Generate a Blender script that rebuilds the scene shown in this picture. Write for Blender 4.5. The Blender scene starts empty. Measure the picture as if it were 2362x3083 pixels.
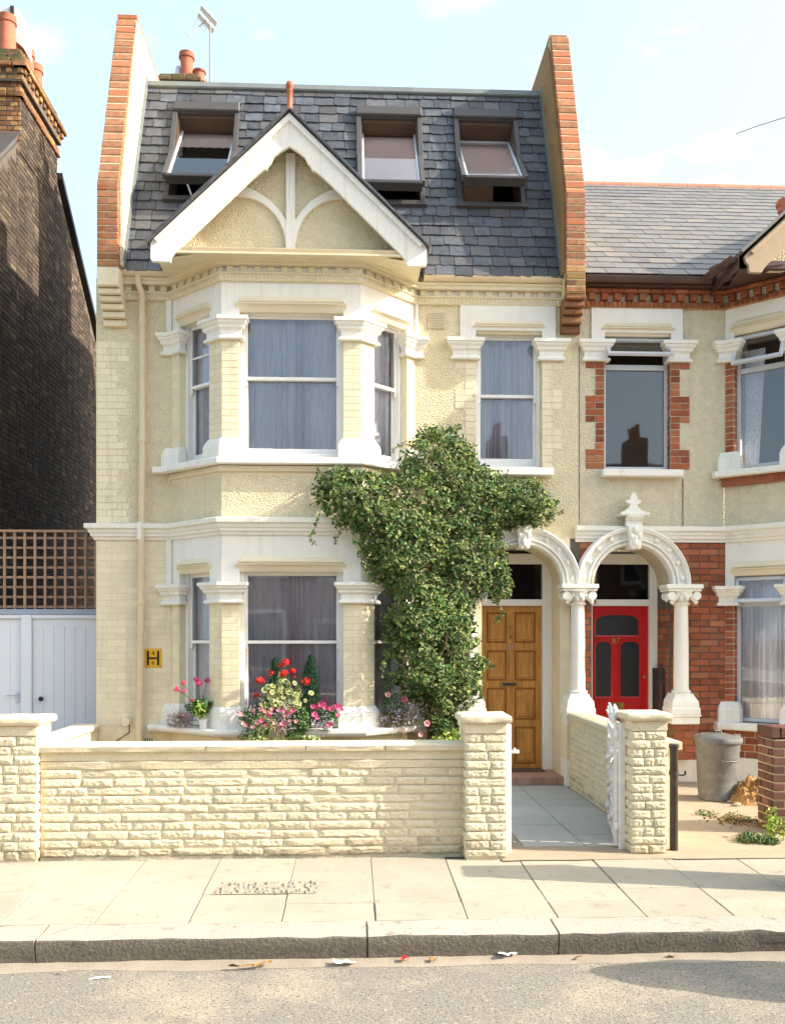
import bpy, bmesh, math, random
from mathutils import Vector, Matrix, noise

RND = random.Random(11)
SC = bpy.context.scene
COL = SC.collection

# ------------------------------------------------------------------ camera, sky, sun, exposure
CAM = Vector((0.0, -10.4, 1.68))
cam_d = bpy.data.cameras.new('camera')
cam = bpy.data.objects.new('camera', cam_d)
COL.objects.link(cam)
cam.location = CAM
cam.rotation_euler = (math.radians(90), 0, math.radians(-2.5))
cam_d.sensor_fit = 'HORIZONTAL'
cam_d.sensor_width = 24.0
cam_d.lens = 28.0
cam_d.shift_y = 374.0 / 2362.0
cam_d.clip_end = 2000
SC.camera = cam

SUN_AZ = math.radians(78)      # right of the street-facing normal (-Y)
SUN_EL = math.radians(32)
to_sun = Vector((math.sin(SUN_AZ) * math.cos(SUN_EL), -math.cos(SUN_AZ) * math.cos(SUN_EL), math.sin(SUN_EL)))
sun_d = bpy.data.lights.new('sun', 'SUN')
sun_d.energy = 2.9
sun_d.angle = math.radians(0.5)
sun_d.color = (1.0, 0.91, 0.75)
sun = bpy.data.objects.new('sun', sun_d)
COL.objects.link(sun)
sun.location = (20, -5, 20)
sun.rotation_euler = to_sun.to_track_quat('Z', 'Y').to_euler()

world = bpy.data.worlds.new('World')
SC.world = world
world.use_nodes = True
wn, wl = world.node_tree.nodes, world.node_tree.links
wn.clear()
w_out = wn.new('ShaderNodeOutputWorld')
w_bg = wn.new('ShaderNodeBackground')
w_sky = wn.new('ShaderNodeTexSky')
w_sky.sky_type = 'NISHITA'
w_sky.sun_disc = False
w_sky.sun_elevation = SUN_EL
w_sky.sun_rotation = math.atan2(to_sun.x, to_sun.y)
w_sky.air_density = 1.0
w_sky.dust_density = 5.0
w_sky.ozone_density = 1.0
w_bg.inputs['Strength'].default_value = 0.15
tc = wn.new('ShaderNodeTexCoord')
mp = wn.new('ShaderNodeMapping')
mp.inputs['Scale'].default_value = (1.0, 1.0, 2.2)
mp.inputs['Location'].default_value = (0.37, 0.1, 0.12)
cn = wn.new('ShaderNodeTexNoise')
cn.inputs['Scale'].default_value = 3.2
cn.inputs['Detail'].default_value = 7
cn.inputs['Roughness'].default_value = 0.62
cr = wn.new('ShaderNodeValToRGB')
cr.color_ramp.elements[0].position = 0.57
cr.color_ramp.elements[1].position = 0.95
cmul = wn.new('ShaderNodeMix')
cmul.data_type = 'RGBA'
cmul.inputs[7].default_value = (7.6, 7.5, 7.3, 1)
wl.new(tc.outputs['Generated'], mp.inputs['Vector'])
wl.new(mp.outputs['Vector'], cn.inputs['Vector'])
wl.new(cn.outputs['Fac'], cr.inputs['Fac'])
wl.new(cr.outputs['Color'], cmul.inputs[0])
wl.new(w_sky.outputs['Color'], cmul.inputs[6])
veil = wn.new('ShaderNodeMix')
veil.data_type = 'RGBA'
veil.inputs[0].default_value = 0.5
veil.inputs[7].default_value = (2.45, 3.15, 3.5, 1)
wl.new(cmul.outputs[2], veil.inputs[6])
wl.new(veil.outputs[2], w_bg.inputs['Color'])
wl.new(w_bg.outputs['Background'], w_out.inputs['Surface'])

SC.view_settings.view_transform = 'Standard'
SC.view_settings.look = 'None'
SC.view_settings.gamma = 1.0
SC.view_settings.exposure = 1.6
SC.view_settings.use_curve_mapping = False
SC.render.engine = 'CYCLES'
SC.render.resolution_x, SC.render.resolution_y = 784, 1024


# ------------------------------------------------------------------ materials
def mat(name, col, rough=0.85, var=0.12, scale=6.0, bump=0.0, bscale=60.0, piece=0.0, stain=None,
        metal=0.0, spec=0.4, bdist=0.01, hue=0.0, second=None, vor=False, trans=0.0, streak=None):
    m = bpy.data.materials.new(name)
    m.use_nodes = True
    n, l = m.node_tree.nodes, m.node_tree.links
    b = n['Principled BSDF']
    b.inputs['Roughness'].default_value = rough
    b.inputs['Metallic'].default_value = metal
    b.inputs['Specular IOR Level'].default_value = spec
    geo = n.new('ShaderNodeNewGeometry')
    oi = n.new('ShaderNodeObjectInfo')

    def tex(sc, det=5.0, rgh=0.6):
        t = n.new('ShaderNodeTexNoise')
        t.inputs['Scale'].default_value = sc
        t.inputs['Detail'].default_value = det
        t.inputs['Roughness'].default_value = rgh
        l.new(geo.outputs['Position'], t.inputs['Vector'])
        return t

    def mix(fac, a, bb, mode='MIX'):
        x = n.new('ShaderNodeMix')
        x.data_type = 'RGBA'
        x.blend_type = mode
        for s, v in ((x.inputs[0], fac), (x.inputs[6], a), (x.inputs[7], bb)):
            if hasattr(v, 'default_value') or hasattr(v, 'is_linked'):
                l.new(v, s)
            else:
                s.default_value = v if not isinstance(v, tuple) else (*v, 1)[:4]
        return x.outputs[2]

    def ramp(src, p0, p1):
        r = n.new('ShaderNodeMapRange')
        r.inputs[1].default_value, r.inputs[2].default_value = p0, p1
        l.new(src, r.inputs[0])
        return r.outputs[0]

    lo = tuple(max(0, c * (1 - var)) for c in col)
    hi = tuple(min(1, c * (1 + var)) for c in col)
    c = mix(ramp(tex(scale).outputs['Fac'], 0.3, 0.7), lo, hi)
    if piece > 0 or second:
        add = n.new('ShaderNodeMath'); add.operation = 'ADD'
        fr = n.new('ShaderNodeMath'); fr.operation = 'FRACT'
        l.new(oi.outputs['Random'], add.inputs[0])
        l.new(geo.outputs['Random Per Island'], add.inputs[1])
        l.new(add.outputs[0], fr.inputs[0])
        pr = fr.outputs[0]
        if second:
            rr = n.new('ShaderNodeMath'); rr.operation = 'MULTIPLY'; rr.inputs[1].default_value = 7.31
            f2 = n.new('ShaderNodeMath'); f2.operation = 'FRACT'
            l.new(pr, rr.inputs[0]); l.new(rr.outputs[0], f2.inputs[0])
            c = mix(ramp(f2.outputs[0], second[1], 1.0), c, second[0])
        if piece > 0:
            hs = n.new('ShaderNodeHueSaturation')
            mr = n.new('ShaderNodeMapRange')
            mr.inputs[3].default_value, mr.inputs[4].default_value = 1 - piece, 1 + piece
            l.new(pr, mr.inputs[0])
            l.new(mr.outputs[0], hs.inputs['Value'])
            if hue:
                mh = n.new('ShaderNodeMapRange')
                mh.inputs[3].default_value, mh.inputs[4].default_value = 0.5 - hue, 0.5 + hue
                l.new(pr, mh.inputs[0]); l.new(mh.outputs[0], hs.inputs['Hue'])
            l.new(c, hs.inputs['Color'])
            c = hs.outputs['Color']
    for st in (stain or []):
        c = mix(ramp(tex(st[1], 8, 0.65).outputs['Fac'], st[2], st[2] + st[3]), c, st[0])
    if streak:
        vm = n.new('ShaderNodeVectorMath'); vm.operation = 'MULTIPLY'; vm.inputs[1].default_value = (streak[1], streak[1], streak[1] * .07)
        l.new(geo.outputs['Position'], vm.inputs[0])
        t = n.new('ShaderNodeTexNoise'); t.inputs['Scale'].default_value = 1.0; t.inputs['Detail'].default_value = 7; t.inputs['Roughness'].default_value = .7
        l.new(vm.outputs[0], t.inputs['Vector'])
        c = mix(ramp(t.outputs['Fac'], streak[2], streak[2] + streak[3]), c, streak[0])
    l.new(c, b.inputs['Base Color'])
    if bump > 0:
        bp = n.new('ShaderNodeBump')
        bp.inputs['Strength'].default_value = bump
        bp.inputs['Distance'].default_value = bdist
        if vor:
            t = n.new('ShaderNodeTexVoronoi')
            t.inputs['Scale'].default_value = bscale
            l.new(geo.outputs['Position'], t.inputs['Vector'])
            mm = n.new('ShaderNodeMath'); mm.operation = 'SUBTRACT'
            l.new(tex(bscale * 0.8, 3).outputs['Fac'], mm.inputs[0]); l.new(t.outputs['Distance'], mm.inputs[1])
            l.new(mm.outputs[0], bp.inputs['Height'])
        else:
            l.new(tex(bscale, 6, 0.65).outputs['Fac'], bp.inputs['Height'])
        l.new(bp.outputs['Normal'], b.inputs['Normal'])
    if trans > 0:
        td = n.new('ShaderNodeBsdfTranslucent')
        l.new(c, td.inputs['Color'])
        ms = n.new('ShaderNodeMixShader')
        ms.inputs[0].default_value = trans
        l.new(b.outputs[0], ms.inputs[1]); l.new(td.outputs[0], ms.inputs[2])
        l.new(ms.outputs[0], n['Material Output'].inputs['Surface'])
    return m


def glass(name, tint=(0.96, 0.97, 0.99), ior=2.0):
    m = bpy.data.materials.new(name)
    m.use_nodes = True
    n, l = m.node_tree.nodes, m.node_tree.links
    n.remove(n['Principled BSDF'])
    tr = n.new('ShaderNodeBsdfTransparent'); tr.inputs['Color'].default_value = (*tint, 1)
    gl = n.new('ShaderNodeBsdfGlossy'); gl.inputs['Roughness'].default_value = 0.02
    gl.inputs['Color'].default_value = (0.95, 0.97, 1, 1)
    fr = n.new('ShaderNodeFresnel'); fr.inputs['IOR'].default_value = ior
    nz = n.new('ShaderNodeTexNoise'); nz.inputs['Scale'].default_value = 1.6
    geo = n.new('ShaderNodeNewGeometry'); l.new(geo.outputs['Position'], nz.inputs['Vector'])
    bp = n.new('ShaderNodeBump'); bp.inputs['Strength'].default_value = 0.05; bp.inputs['Distance'].default_value = 0.02
    l.new(nz.outputs['Fac'], bp.inputs['Height']); l.new(bp.outputs['Normal'], gl.inputs['Normal'])
    mx = n.new('ShaderNodeMixShader')
    l.new(fr.outputs[0], mx.inputs[0]); l.new(tr.outputs[0], mx.inputs[1]); l.new(gl.outputs[0], mx.inputs[2])
    l.new(mx.outputs[0], n['Material Output'].inputs['Surface'])
    return m


CREAM = (0.66, 0.575, 0.335)
M = {}
M['cream_brick'] = mat('cream_brick_paint', (0.76, 0.67, 0.475), 0.8, 0.05, 5, 0.3, 70, 0.05, [((0.54, 0.47, 0.29), 1.7, 0.6, 0.35), ((0.42, 0.36, 0.24), 9, 0.68, 0.15)], streak=((0.50, 0.43, 0.29), 9, 0.53, 0.35))
M['cream_render'] = mat('cream_pebbledash', (0.73, 0.635, 0.43), 0.9, 0.07, 9, 0.8, 60, 0, [((0.58, 0.50, 0.30), 1.3, 0.55, 0.4)], bdist=0.015, vor=True, streak=((0.50, 0.43, 0.28), 7, 0.56, 0.4))
M['grey_render'] = mat('neighbour_pebbledash', (0.66, 0.58, 0.42), 0.9, 0.10, 12, 0.8, 60, 0, [((0.42, 0.36, 0.22), 1.1, 0.58, 0.35)], bdist=0.014, vor=True, streak=((0.46, 0.40, 0.29), 7, 0.54, 0.35))
M['white'] = mat('white_masonry_paint', (0.80, 0.77, 0.70), 0.75, 0.03, 5, 0.22, 40, 0, [((0.70, 0.66, 0.57), 2.2, 0.58, 0.3), ((0.48, 0.42, 0.32), 14, 0.66, 0.12)], streak=((0.56, 0.50, 0.40), 11, 0.54, 0.35))
M['white_wood'] = mat('white_gloss_paint', (0.80, 0.79, 0.76), 0.4, 0.03, 8, 0.05, 50)
M['cream_trim'] = mat('cream_trim_paint', (0.70, 0.62, 0.43), 0.55, 0.05, 8, 0.2, 60, 0, [((0.5, 0.40, 0.23), 2.5, 0.62, 0.3)])
M['beige_pipe'] = mat('beige_gutter_paint', (0.68, 0.55, 0.36), 0.45, 0.06, 5, 0.05, 30, 0, [((0.5, 0.4, 0.26), 3, 0.6, 0.3)])
M['red_brick'] = mat('red_brick', (0.30, 0.085, 0.036), 0.88, 0.2, 14, 0.5, 90, 0.28, [((0.20, 0.12, 0.08), 3, 0.62, 0.3)], second=((0.36, 0.15, 0.07), 0.55))
M['orange_brick'] = mat('orange_brick', (0.35, 0.158, 0.08), 0.88, 0.25, 18, 0.5, 80, 0.26, [((0.30, 0.13, 0.07), 4, 0.62, 0.3)], second=((0.40, 0.13, 0.06), 0.5))
M['old_brick'] = mat('weathered_brick', (0.26, 0.12, 0.055), 0.9, 0.3, 16, 0.6, 70, 0.4, [((0.045, 0.035, 0.025), 5, 0.55, 0.3)], second=((0.36, 0.22, 0.08), 0.5))
M['sooty_brick'] = mat('sooty_stock_brick', (0.085, 0.062, 0.045), 0.95, 0.35, 9, 0.5, 60, 0.45, [((0.035, 0.028, 0.022), 0.9, 0.45, 0.4)], second=((0.16, 0.12, 0.07), 0.75))
M['brown_brick'] = mat('brown_engineering_brick', (0.105, 0.042, 0.03), 0.7, 0.2, 16, 0.3, 90, 0.3, second=((0.16, 0.07, 0.05), 0.6))
M['mortar'] = mat('mortar', (0.52, 0.45, 0.32), 0.95, 0.15, 12, 0.5, 80)
M['dark_mortar'] = mat('dark_mortar', (0.12, 0.10, 0.08), 0.95, 0.25, 10, 0.5, 80)
M['buff_mortar'] = mat('buff_mortar', (0.58, 0.47, 0.30), 0.95, 0.15, 10, 0.4, 80)
M['slate'] = mat('old_slate', (0.080, 0.087, 0.103), 0.55, 0.3, 14, 0.5, 40, 0.38,
                 [((0.17, 0.16, 0.145), 8, 0.57, 0.22), ((0.045, 0.049, 0.058), 3, 0.55, 0.3)], second=((0.10, 0.092, 0.09), 0.45), spec=0.5)
M['slate_grey'] = mat('grey_slate', (0.15, 0.142, 0.135), 0.5, 0.15, 8, 0.3, 40, 0.14, [((0.18, 0.145, 0.105), 2.5, 0.58, 0.25)], second=((0.18, 0.155, 0.13), 0.6), spec=0.5)
M['lead'] = mat('lead_flashing', (0.17, 0.185, 0.18), 0.5, 0.15, 5, 0.2, 20, 0, [((0.24, 0.27, 0.25), 4, 0.55, 0.3)])
M['terracotta'] = mat('terracotta', (0.42, 0.135, 0.075), 0.8, 0.15, 8, 0.2, 50, 0.1, [((0.3, 0.2, 0.15), 3, 0.6, 0.3)])
M['ridge'] = mat('pink_ridge_tile', (0.42, 0.2, 0.14), 0.85, 0.15, 6, 0.3, 50, 0.12)
M['moss'] = mat('mossy_brick', (0.16, 0.10, 0.05), 0.95, 0.4, 14, 0.7, 40, 0.3, [((0.07, 0.085, 0.03), 6, 0.45, 0.2)])
M['skylight'] = mat('grey_brown_aluminium', (0.072, 0.066, 0.064), 0.45, 0.06, 5)
M['dark_metal'] = mat('dark_gasket', (0.03, 0.028, 0.028), 0.5, 0.1)
M['pine'] = mat('pine_lining', (0.10, 0.058, 0.034), 0.5, 0.1, 8)
M['blind'] = mat('peach_blind', (0.93, 0.70, 0.58), 0.9, 0.03, 4)
M['hood_cream'] = mat('cream_hood_paint', (0.74, 0.655, 0.48), 0.7, 0.04, 6, 0.15, 40)
M['net'] = mat('net_curtain', (0.94, 0.93, 0.97), 0.95, 0.02, 12, trans=0.06, streak=((0.60, 0.59, 0.68), 26, 0.46, 0.3))
M['floral'] = mat('floral_curtain', (0.7, 0.7, 0.72), 0.95, 0.04, 12, stain=[((0.2, 0.22, 0.3), 60, 0.55, 0.1), ((0.5, 0.25, 0.25), 43, 0.63, 0.08)])
M['interior'] = mat('dim_room', (0.06, 0.05, 0.045), 0.95, 0.1)
M['glass'] = glass('window_glass')
M['fan_glass'] = glass('fanlight_glass', (0.25, 0.25, 0.28), 1.4)
M['frost'] = mat('obscured_glass', (0.018, 0.016, 0.02), 0.25, 0.3, 60, 0.5, 120)
M['oak'] = mat('varnished_door_wood', (0.55, 0.265, 0.06), 0.35, 0.16, 4, 0.1, 30, streak=((0.27, 0.105, 0.02), 45, 0.42, 0.3))
M['oak_dark'] = mat('door_moulding_wood', (0.25, 0.085, 0.016), 0.4, 0.12, 4)
M['red_door'] = mat('red_gloss_paint', (0.50, 0.012, 0.014), 0.25, 0.05, 5)
M['brass'] = mat('aged_brass', (0.40, 0.27, 0.08), 0.35, 0.2, 20, metal=0.8)
M['tan_wood'] = mat('tan_barge_paint', (0.42, 0.31, 0.2), 0.6, 0.1, 6, 0.2, 40)
M['brown_trim'] = mat('brown_eaves_paint', (0.085, 0.048, 0.04), 0.5, 0.2, 6, 0.1, 40)
M['alu'] = mat('grey_white_aluminium', (0.56, 0.58, 0.62), 0.4, 0.05, 8)
M['trellis'] = mat('weathered_trellis_wood', (0.36, 0.23, 0.15), 0.85, 0.2, 10, 0.2, 60, 0.15)
M['blue_beam'] = mat('blue_grey_paint', (0.33, 0.38, 0.47), 0.6, 0.05)
M['door_white'] = mat('white_board_paint', (0.74, 0.76, 0.80), 0.5, 0.02, 3)
M['stone'] = mat('cream_rock_stone', (0.69, 0.605, 0.425), 0.88, 0.07, 6, 0.9, 38, 0.05, [((0.56, 0.48, 0.31), 2.1, 0.60, 0.3), ((0.36, 0.31, 0.22), 11, 0.68, 0.14)], bdist=0.014)
M['stone_dirty'] = mat('splashed_rock_stone', (0.60, 0.52, 0.36), 0.9, 0.1, 6, 0.9, 38, 0.06, [((0.36, 0.30, 0.20), 4, 0.46, 0.25), ((0.16, 0.135, 0.095), 12, 0.56, 0.15)], bdist=0.014)
M['coping'] = mat('cream_coping', (0.66, 0.585, 0.42), 0.85, 0.06, 6, 0.5, 40, 0.02, [((0.5, 0.43, 0.28), 3.0, 0.6, 0.25), ((0.22, 0.19, 0.13), 6.0, 0.69, 0.1)])
M['slab'] = mat('paving_slab', (0.385, 0.342, 0.272), 0.9, 0.06, 3, 0.45, 80, 0.07, [((0.34, 0.285, 0.205), 1.3, 0.50, 0.4), ((0.235, 0.205, 0.16), 7, 0.58, 0.2), ((0.16, 0.14, 0.115), 22, 0.64, 0.06)])
M['joint'] = mat('sandy_joint', (0.34, 0.29, 0.215), 0.95, 0.2, 12, 0.4, 80)
M['path_slab'] = mat('path_slab', (0.44, 0.43, 0.40), 0.88, 0.07, 4, 0.35, 90, 0.06, [((0.33, 0.31, 0.27), 4, 0.6, 0.25)])
M['kerb'] = mat('granite_kerb', (0.41, 0.36, 0.305), 0.9, 0.15, 60, 0.6, 55, 0.05, [((0.42, 0.33, 0.275), 3, 0.52, 0.25), ((0.19, 0.165, 0.14), 12, 0.57, 0.15)], bdist=0.012)
M['kerb_face'] = mat('dark_granite', (0.145, 0.128, 0.105), 0.9, 0.35, 50, 0.8, 55, 0.06, [((0.20, 0.165, 0.135), 4, 0.60, 0.25), ((0.06, 0.054, 0.046), 9, 0.55, 0.25)], bdist=0.015)  # darker granite than the kerb tops, for the road-side faces
M['asphalt'] = mat('worn_asphalt', (0.255, 0.23, 0.195), 0.95, 0.30, 75, 0.9, 85, 0, [((0.40, 0.34, 0.25), 1.5, 0.50, 0.2), ((0.10, 0.09, 0.08), 55, 0.54, 0.08), ((0.45, 0.40, 0.33), 43, 0.59, 0.07), ((0.16, 0.145, 0.125), 2.6, 0.60, 0.2)], bdist=0.012)
M['dust'] = mat('sandy_channel', (0.31, 0.265, 0.205), 0.95, 0.12, 7, 0.5, 70, 0, [((0.28, 0.24, 0.18), 10, 0.58, 0.2)])
M['concrete'] = mat('sandy_concrete', (0.37, 0.295, 0.21), 0.95, 0.1, 6, 0.6, 60, 0, [((0.34, 0.27, 0.19), 2.2, 0.58, 0.3), ((0.56, 0.5, 0.4), 25, 0.62, 0.15)])
M['soil'] = mat('garden_soil', (0.09, 0.065, 0.045), 1.0, 0.3, 14, 0.8, 40)
M['cobble'] = mat('cobble_patch', (0.29, 0.255, 0.205), 0.9, 0.25, 30, 0.6, 80, 0.25)
M['tile'] = mat('pink_step_tile', (0.38, 0.22, 0.16), 0.7, 0.12, 10, 0.1, 40, 0.12)
M['iron_white'] = mat('flaking_white_iron', (0.72, 0.70, 0.68), 0.5, 0.06, 10, 0.2, 60, 0, [((0.25, 0.12, 0.07), 14, 0.66, 0.1)])
M['galv'] = mat('galvanised_steel', (0.16, 0.157, 0.155), 0.55, 0.18, 10, 0.25, 30, 0, [((0.29, 0.26, 0.23), 5, 0.55, 0.2), ((0.17, 0.20, 0.16), 8, 0.62, 0.2)], metal=0.35)
M['rust_post'] = mat('dark_iron_post', (0.045, 0.036, 0.032), 0.7, 0.3, 12, 0.3, 60)
M['sign_yellow'] = mat('yellow_enamel', (0.74, 0.42, 0.02), 0.4, 0.08, 20)
M['sign_black'] = mat('black_enamel', (0.015, 0.013, 0.012), 0.4, 0.1)
M['leaf'] = mat('creeper_leaf', (0.045, 0.105, 0.022), 0.5, 0.5, 5, 0, 10, 0.5, second=((0.24, 0.27, 0.07), 0.30), hue=0.02, trans=0.22)
M['leaf_mid'] = mat('green_leaf', (0.06, 0.15, 0.03), 0.5, 0.15, 4, 0, 10, 0.35, second=((0.12, 0.22, 0.05), 0.5), trans=0.25)
M['leaf_lime'] = mat('lime_leaf', (0.22, 0.34, 0.05), 0.5, 0.15, 4, 0, 10, 0.35, second=((0.5, 0.48, 0.08), 0.6), trans=0.25)
M['leaf_var'] = mat('variegated_leaf', (0.18, 0.28, 0.09), 0.55, 0.1, 4, 0, 10, 0.15, second=((0.72, 0.68, 0.33), 0.15), trans=0.2)
M['leaf_conifer'] = mat('conifer_leaf', (0.018, 0.075, 0.035), 0.6, 0.2, 12, 0, 10, 0.4, trans=0.1)
M['leaf_straw'] = mat('straw_stem', (0.30, 0.21, 0.09), 0.7, 0.2, 12, 0, 10, 0.4, second=((0.14, 0.18, 0.06), 0.4), trans=0.2)
M['stem'] = mat('woody_stem', (0.12, 0.075, 0.045), 0.9, 0.2, 12)
M['f_red'] = mat('red_petal', (0.62, 0.025, 0.02), 0.6, 0.15, 30, 0, 10, 0.2, trans=0.2)
M['f_pink'] = mat('pink_petal', (0.72, 0.10, 0.24), 0.6, 0.15, 30, 0, 10, 0.2, trans=0.25)
M['f_pale'] = mat('pale_pink_petal', (0.80, 0.34, 0.36), 0.6, 0.15, 30, 0, 10, 0.15, trans=0.25)
M['f_lilac'] = mat('lilac_petal', (0.58, 0.42, 0.64), 0.6, 0.15, 30, 0, 10, 0.2, trans=0.25)
M['pot_white'] = mat('white_plastic_pot', (0.75, 0.74, 0.72), 0.4, 0.03)
M['litter'] = mat('litter_paper', (0.75, 0.74, 0.70), 0.8, 0.08, 30)
M['dead_leaf'] = mat('dead_leaf', (0.26, 0.14, 0.05), 0.85, 0.3, 20, 0.3, 40, 0.4)
M['cabinet'] = mat('green_cabinet_paint', (0.05, 0.10, 0.06), 0.5, 0.1)
M['tarp'] = mat('grey_tarpaulin', (0.22, 0.23, 0.24), 0.6, 0.1, 5, 0.3, 15)
M['rubber'] = mat('tyre_rubber', (0.02, 0.02, 0.02), 0.8, 0.1)
M['aerial'] = mat('aerial_metal', (0.34, 0.31, 0.30), 0.5, 0.1, metal=0.3)
M['opp_brick'] = mat('opposite_brick', (0.26, 0.13, 0.08), 0.9, 0.2, 8, 0.3, 40)
M['opp_glass'] = mat('opposite_dark_glass', (0.03, 0.035, 0.045), 0.1, 0.1)
M['mat_dark'] = mat('door_mat', (0.13, 0.08, 0.06), 0.95, 0.3, 40, 0.5, 80)


# ------------------------------------------------------------------ geometry helpers
class Fr:
    """a wall frame: O origin, u along the wall (to the right seen from the street), w up, n outward"""
    def __init__(s, O, u, w=(0, 0, 1)):
        s.O, s.u, s.w = Vector(O), Vector(u).normalized(), Vector(w).normalized()
        s.n = s.u.cross(s.w).normalized()

    def p(s, a, b, d=0.0):
        return s.O + s.u * a + s.w * b + s.n * d

    def rot(s):
        return Matrix((s.u, -s.n, s.w)).transposed().to_euler()


F0 = Fr((0, 0, 0), (1, 0, 0))


class MB:
    def __init__(s):
        s.v, s.f = [], []

    def add(s, vs, fs):
        k = len(s.v)
        s.v += [Vector(p) for p in vs]
        s.f += [tuple(i + k for i in f) for f in fs]
        return s

    def box(s, x0, x1, y0, y1, z0, z1):
        return s.fbox(F0, x0, x1, z0, z1, -y1, -y0)

    def fbox(s, F, u0, u1, w0, w1, d0, d1, ch=0.0):
        if ch <= 0:
            vs = [F.p(u, w, d) for d in (d1, d0) for (u, w) in ((u0, w0), (u1, w0), (u1, w1), (u0, w1))]
            return s.add(vs, [(0, 1, 2, 3), (7, 6, 5, 4), (0, 4, 5, 1), (1, 5, 6, 2), (2, 6, 7, 3), (3, 7, 4, 0)])
        c = ch
        vs = [F.p(u, w, d1) for (u, w) in ((u0 + c, w0 + c), (u1 - c, w0 + c), (u1 - c, w1 - c), (u0 + c, w1 - c))]
        vs += [F.p(u, w, d1 - c) for (u, w) in ((u0, w0), (u1, w0), (u1, w1), (u0, w1))]
        vs += [F.p(u, w, d0) for (u, w) in ((u0, w0), (u1, w0), (u1, w1), (u0, w1))]
        fs = [(0, 1, 2, 3), (11, 10, 9, 8)]
        for k in (0, 4):
            for i in range(4):
                j = (i + 1) % 4
                fs.append((k + 4 + i, k + 4 + j, k + j, k + i))
        return s.add(vs, fs)

    def quad(s, F, u0, u1, w0, w1, d=0.0):
        return s.add([F.p(u0, w0, d), F.p(u1, w0, d), F.p(u1, w1, d), F.p(u0, w1, d)], [(0, 1, 2, 3)])

    def poly(s, F, pts, d0, d1):
        """closed polygon (u,w), anticlockwise seen from outside, extruded d0..d1"""
        n = len(pts)
        vs = [F.p(a, b, d1) for a, b in pts] + [F.p(a, b, d0) for a, b in pts]
        fs = [tuple(range(n)), tuple(range(2 * n - 1, n - 1, -1))]
        for i in range(n):
            j = (i + 1) % n
            fs.append((i, n + i, n + j, j))
        return s.add(vs, fs)

    def wall(s, F, u0, u1, w0, w1, holes=(), th=0.2):
        us = sorted({u0, u1, *[min(max(h[k], u0), u1) for h in holes for k in (0, 1)]})
        ws = sorted({w0, w1, *[min(max(h[k], w0), w1) for h in holes for k in (2, 3)]})
        for a, b in zip(us, us[1:]):
            for c, d in zip(ws, ws[1:]):
                mu, mw = (a + b) / 2, (c + d) / 2
                if not any(h[0] < mu < h[1] and h[2] < mw < h[3] for h in holes):
                    s.quad(F, a, b, c, d)
        for (a, b, c, d) in holes:
            lo_, hi_ = c >= w0, d <= w1
            c, d = max(c, w0), min(d, w1)
            sides = [((b, c), (b, d)), ((a, d), (a, c))] + ([((a, c), (b, c))] if lo_ else []) + ([((b, d), (a, d))] if hi_ else [])
            for (p, q) in sides:
                s.add([F.p(*p, 0), F.p(*q, 0), F.p(*q, -th), F.p(*p, -th)], [(3, 2, 1, 0)])
        return s

    def sweep(s, path, prof, caps=True):
        """path [(x,y)] left to right; prof closed [(out,z)], out to the right-hand (street) side"""
        nrm = []
        for a, b in zip(path, path[1:]):
            d = Vector((b[0] - a[0], b[1] - a[1])).normalized()
            nrm.append(Vector((d.y, -d.x)))
        k, m = len(path), len(prof)
        vs = []
        for i, p in enumerate(path):
            if i == 0: o = nrm[0]
            elif i == k - 1: o = nrm[-1]
            else:
                o = (nrm[i - 1] + nrm[i]).normalized()
                o = o / max(0.3, o.dot(nrm[i]))
            for (d, z) in prof:
                vs.append((p[0] + o.x * d, p[1] + o.y * d, z))
        fs = []
        for i in range(k - 1):
            for j in range(m):
                jj = (j + 1) % m
                fs.append((i * m + j, (i + 1) * m + j, (i + 1) * m + jj, i * m + jj))
        if caps:
            fs.append(tuple(range(m)))
            fs.append(tuple(range(k * m - 1, (k - 1) * m - 1, -1)))
        return s.add(vs, fs)

    def lathe(s, c, prof, n=20, axis=None, cap=True):
        ax = Vector(axis or (0, 0, 1)).normalized()
        e1 = ax.orthogonal().normalized()
        e2 = ax.cross(e1)
        vs = []
        for r, z in prof:
            for i in range(n):
                t = 2 * math.pi * i / n
                vs.append(Vector(c) + ax * z + (e1 * math.cos(t) + e2 * math.sin(t)) * r)
        fs = []
        for j in range(len(prof) - 1):
            for i in range(n):
                k = (i + 1) % n
                fs.append((j * n + i, j * n + k, (j + 1) * n + k, (j + 1) * n + i))
        if cap:
            fs.append(tuple(range(n - 1, -1, -1)))
            m = (len(prof) - 1) * n
            fs.append(tuple(range(m, m + n)))
        return s.add(vs, fs)

    def tube(s, pts, r, n=8):
        pts = [Vector(p) for p in pts]
        rs = r if isinstance(r, (list, tuple)) else [r] * len(pts)
        vs = []
        for i, p in enumerate(pts):
            d = (pts[min(i + 1, len(pts) - 1)] - pts[max(i - 1, 0)]).normalized()
            a = d.orthogonal().normalized() if abs(d.z) > 0.9 else d.cross(Vector((0, 0, 1))).normalized()
            b = d.cross(a)
            for k in range(n):
                t = 2 * math.pi * k / n
                vs.append(p + (a * math.cos(t) + b * math.sin(t)) * rs[i])
        fs = []
        for i in range(len(pts) - 1):
            for k in range(n):
                kk = (k + 1) % n
                fs.append((i * n + k, i * n + kk, (i + 1) * n + kk, (i + 1) * n + k))
        fs.append(tuple(range(n - 1, -1, -1)))
        m = (len(pts) - 1) * n
        fs.append(tuple(range(m, m + n)))
        return s.add(vs, fs)

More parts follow.
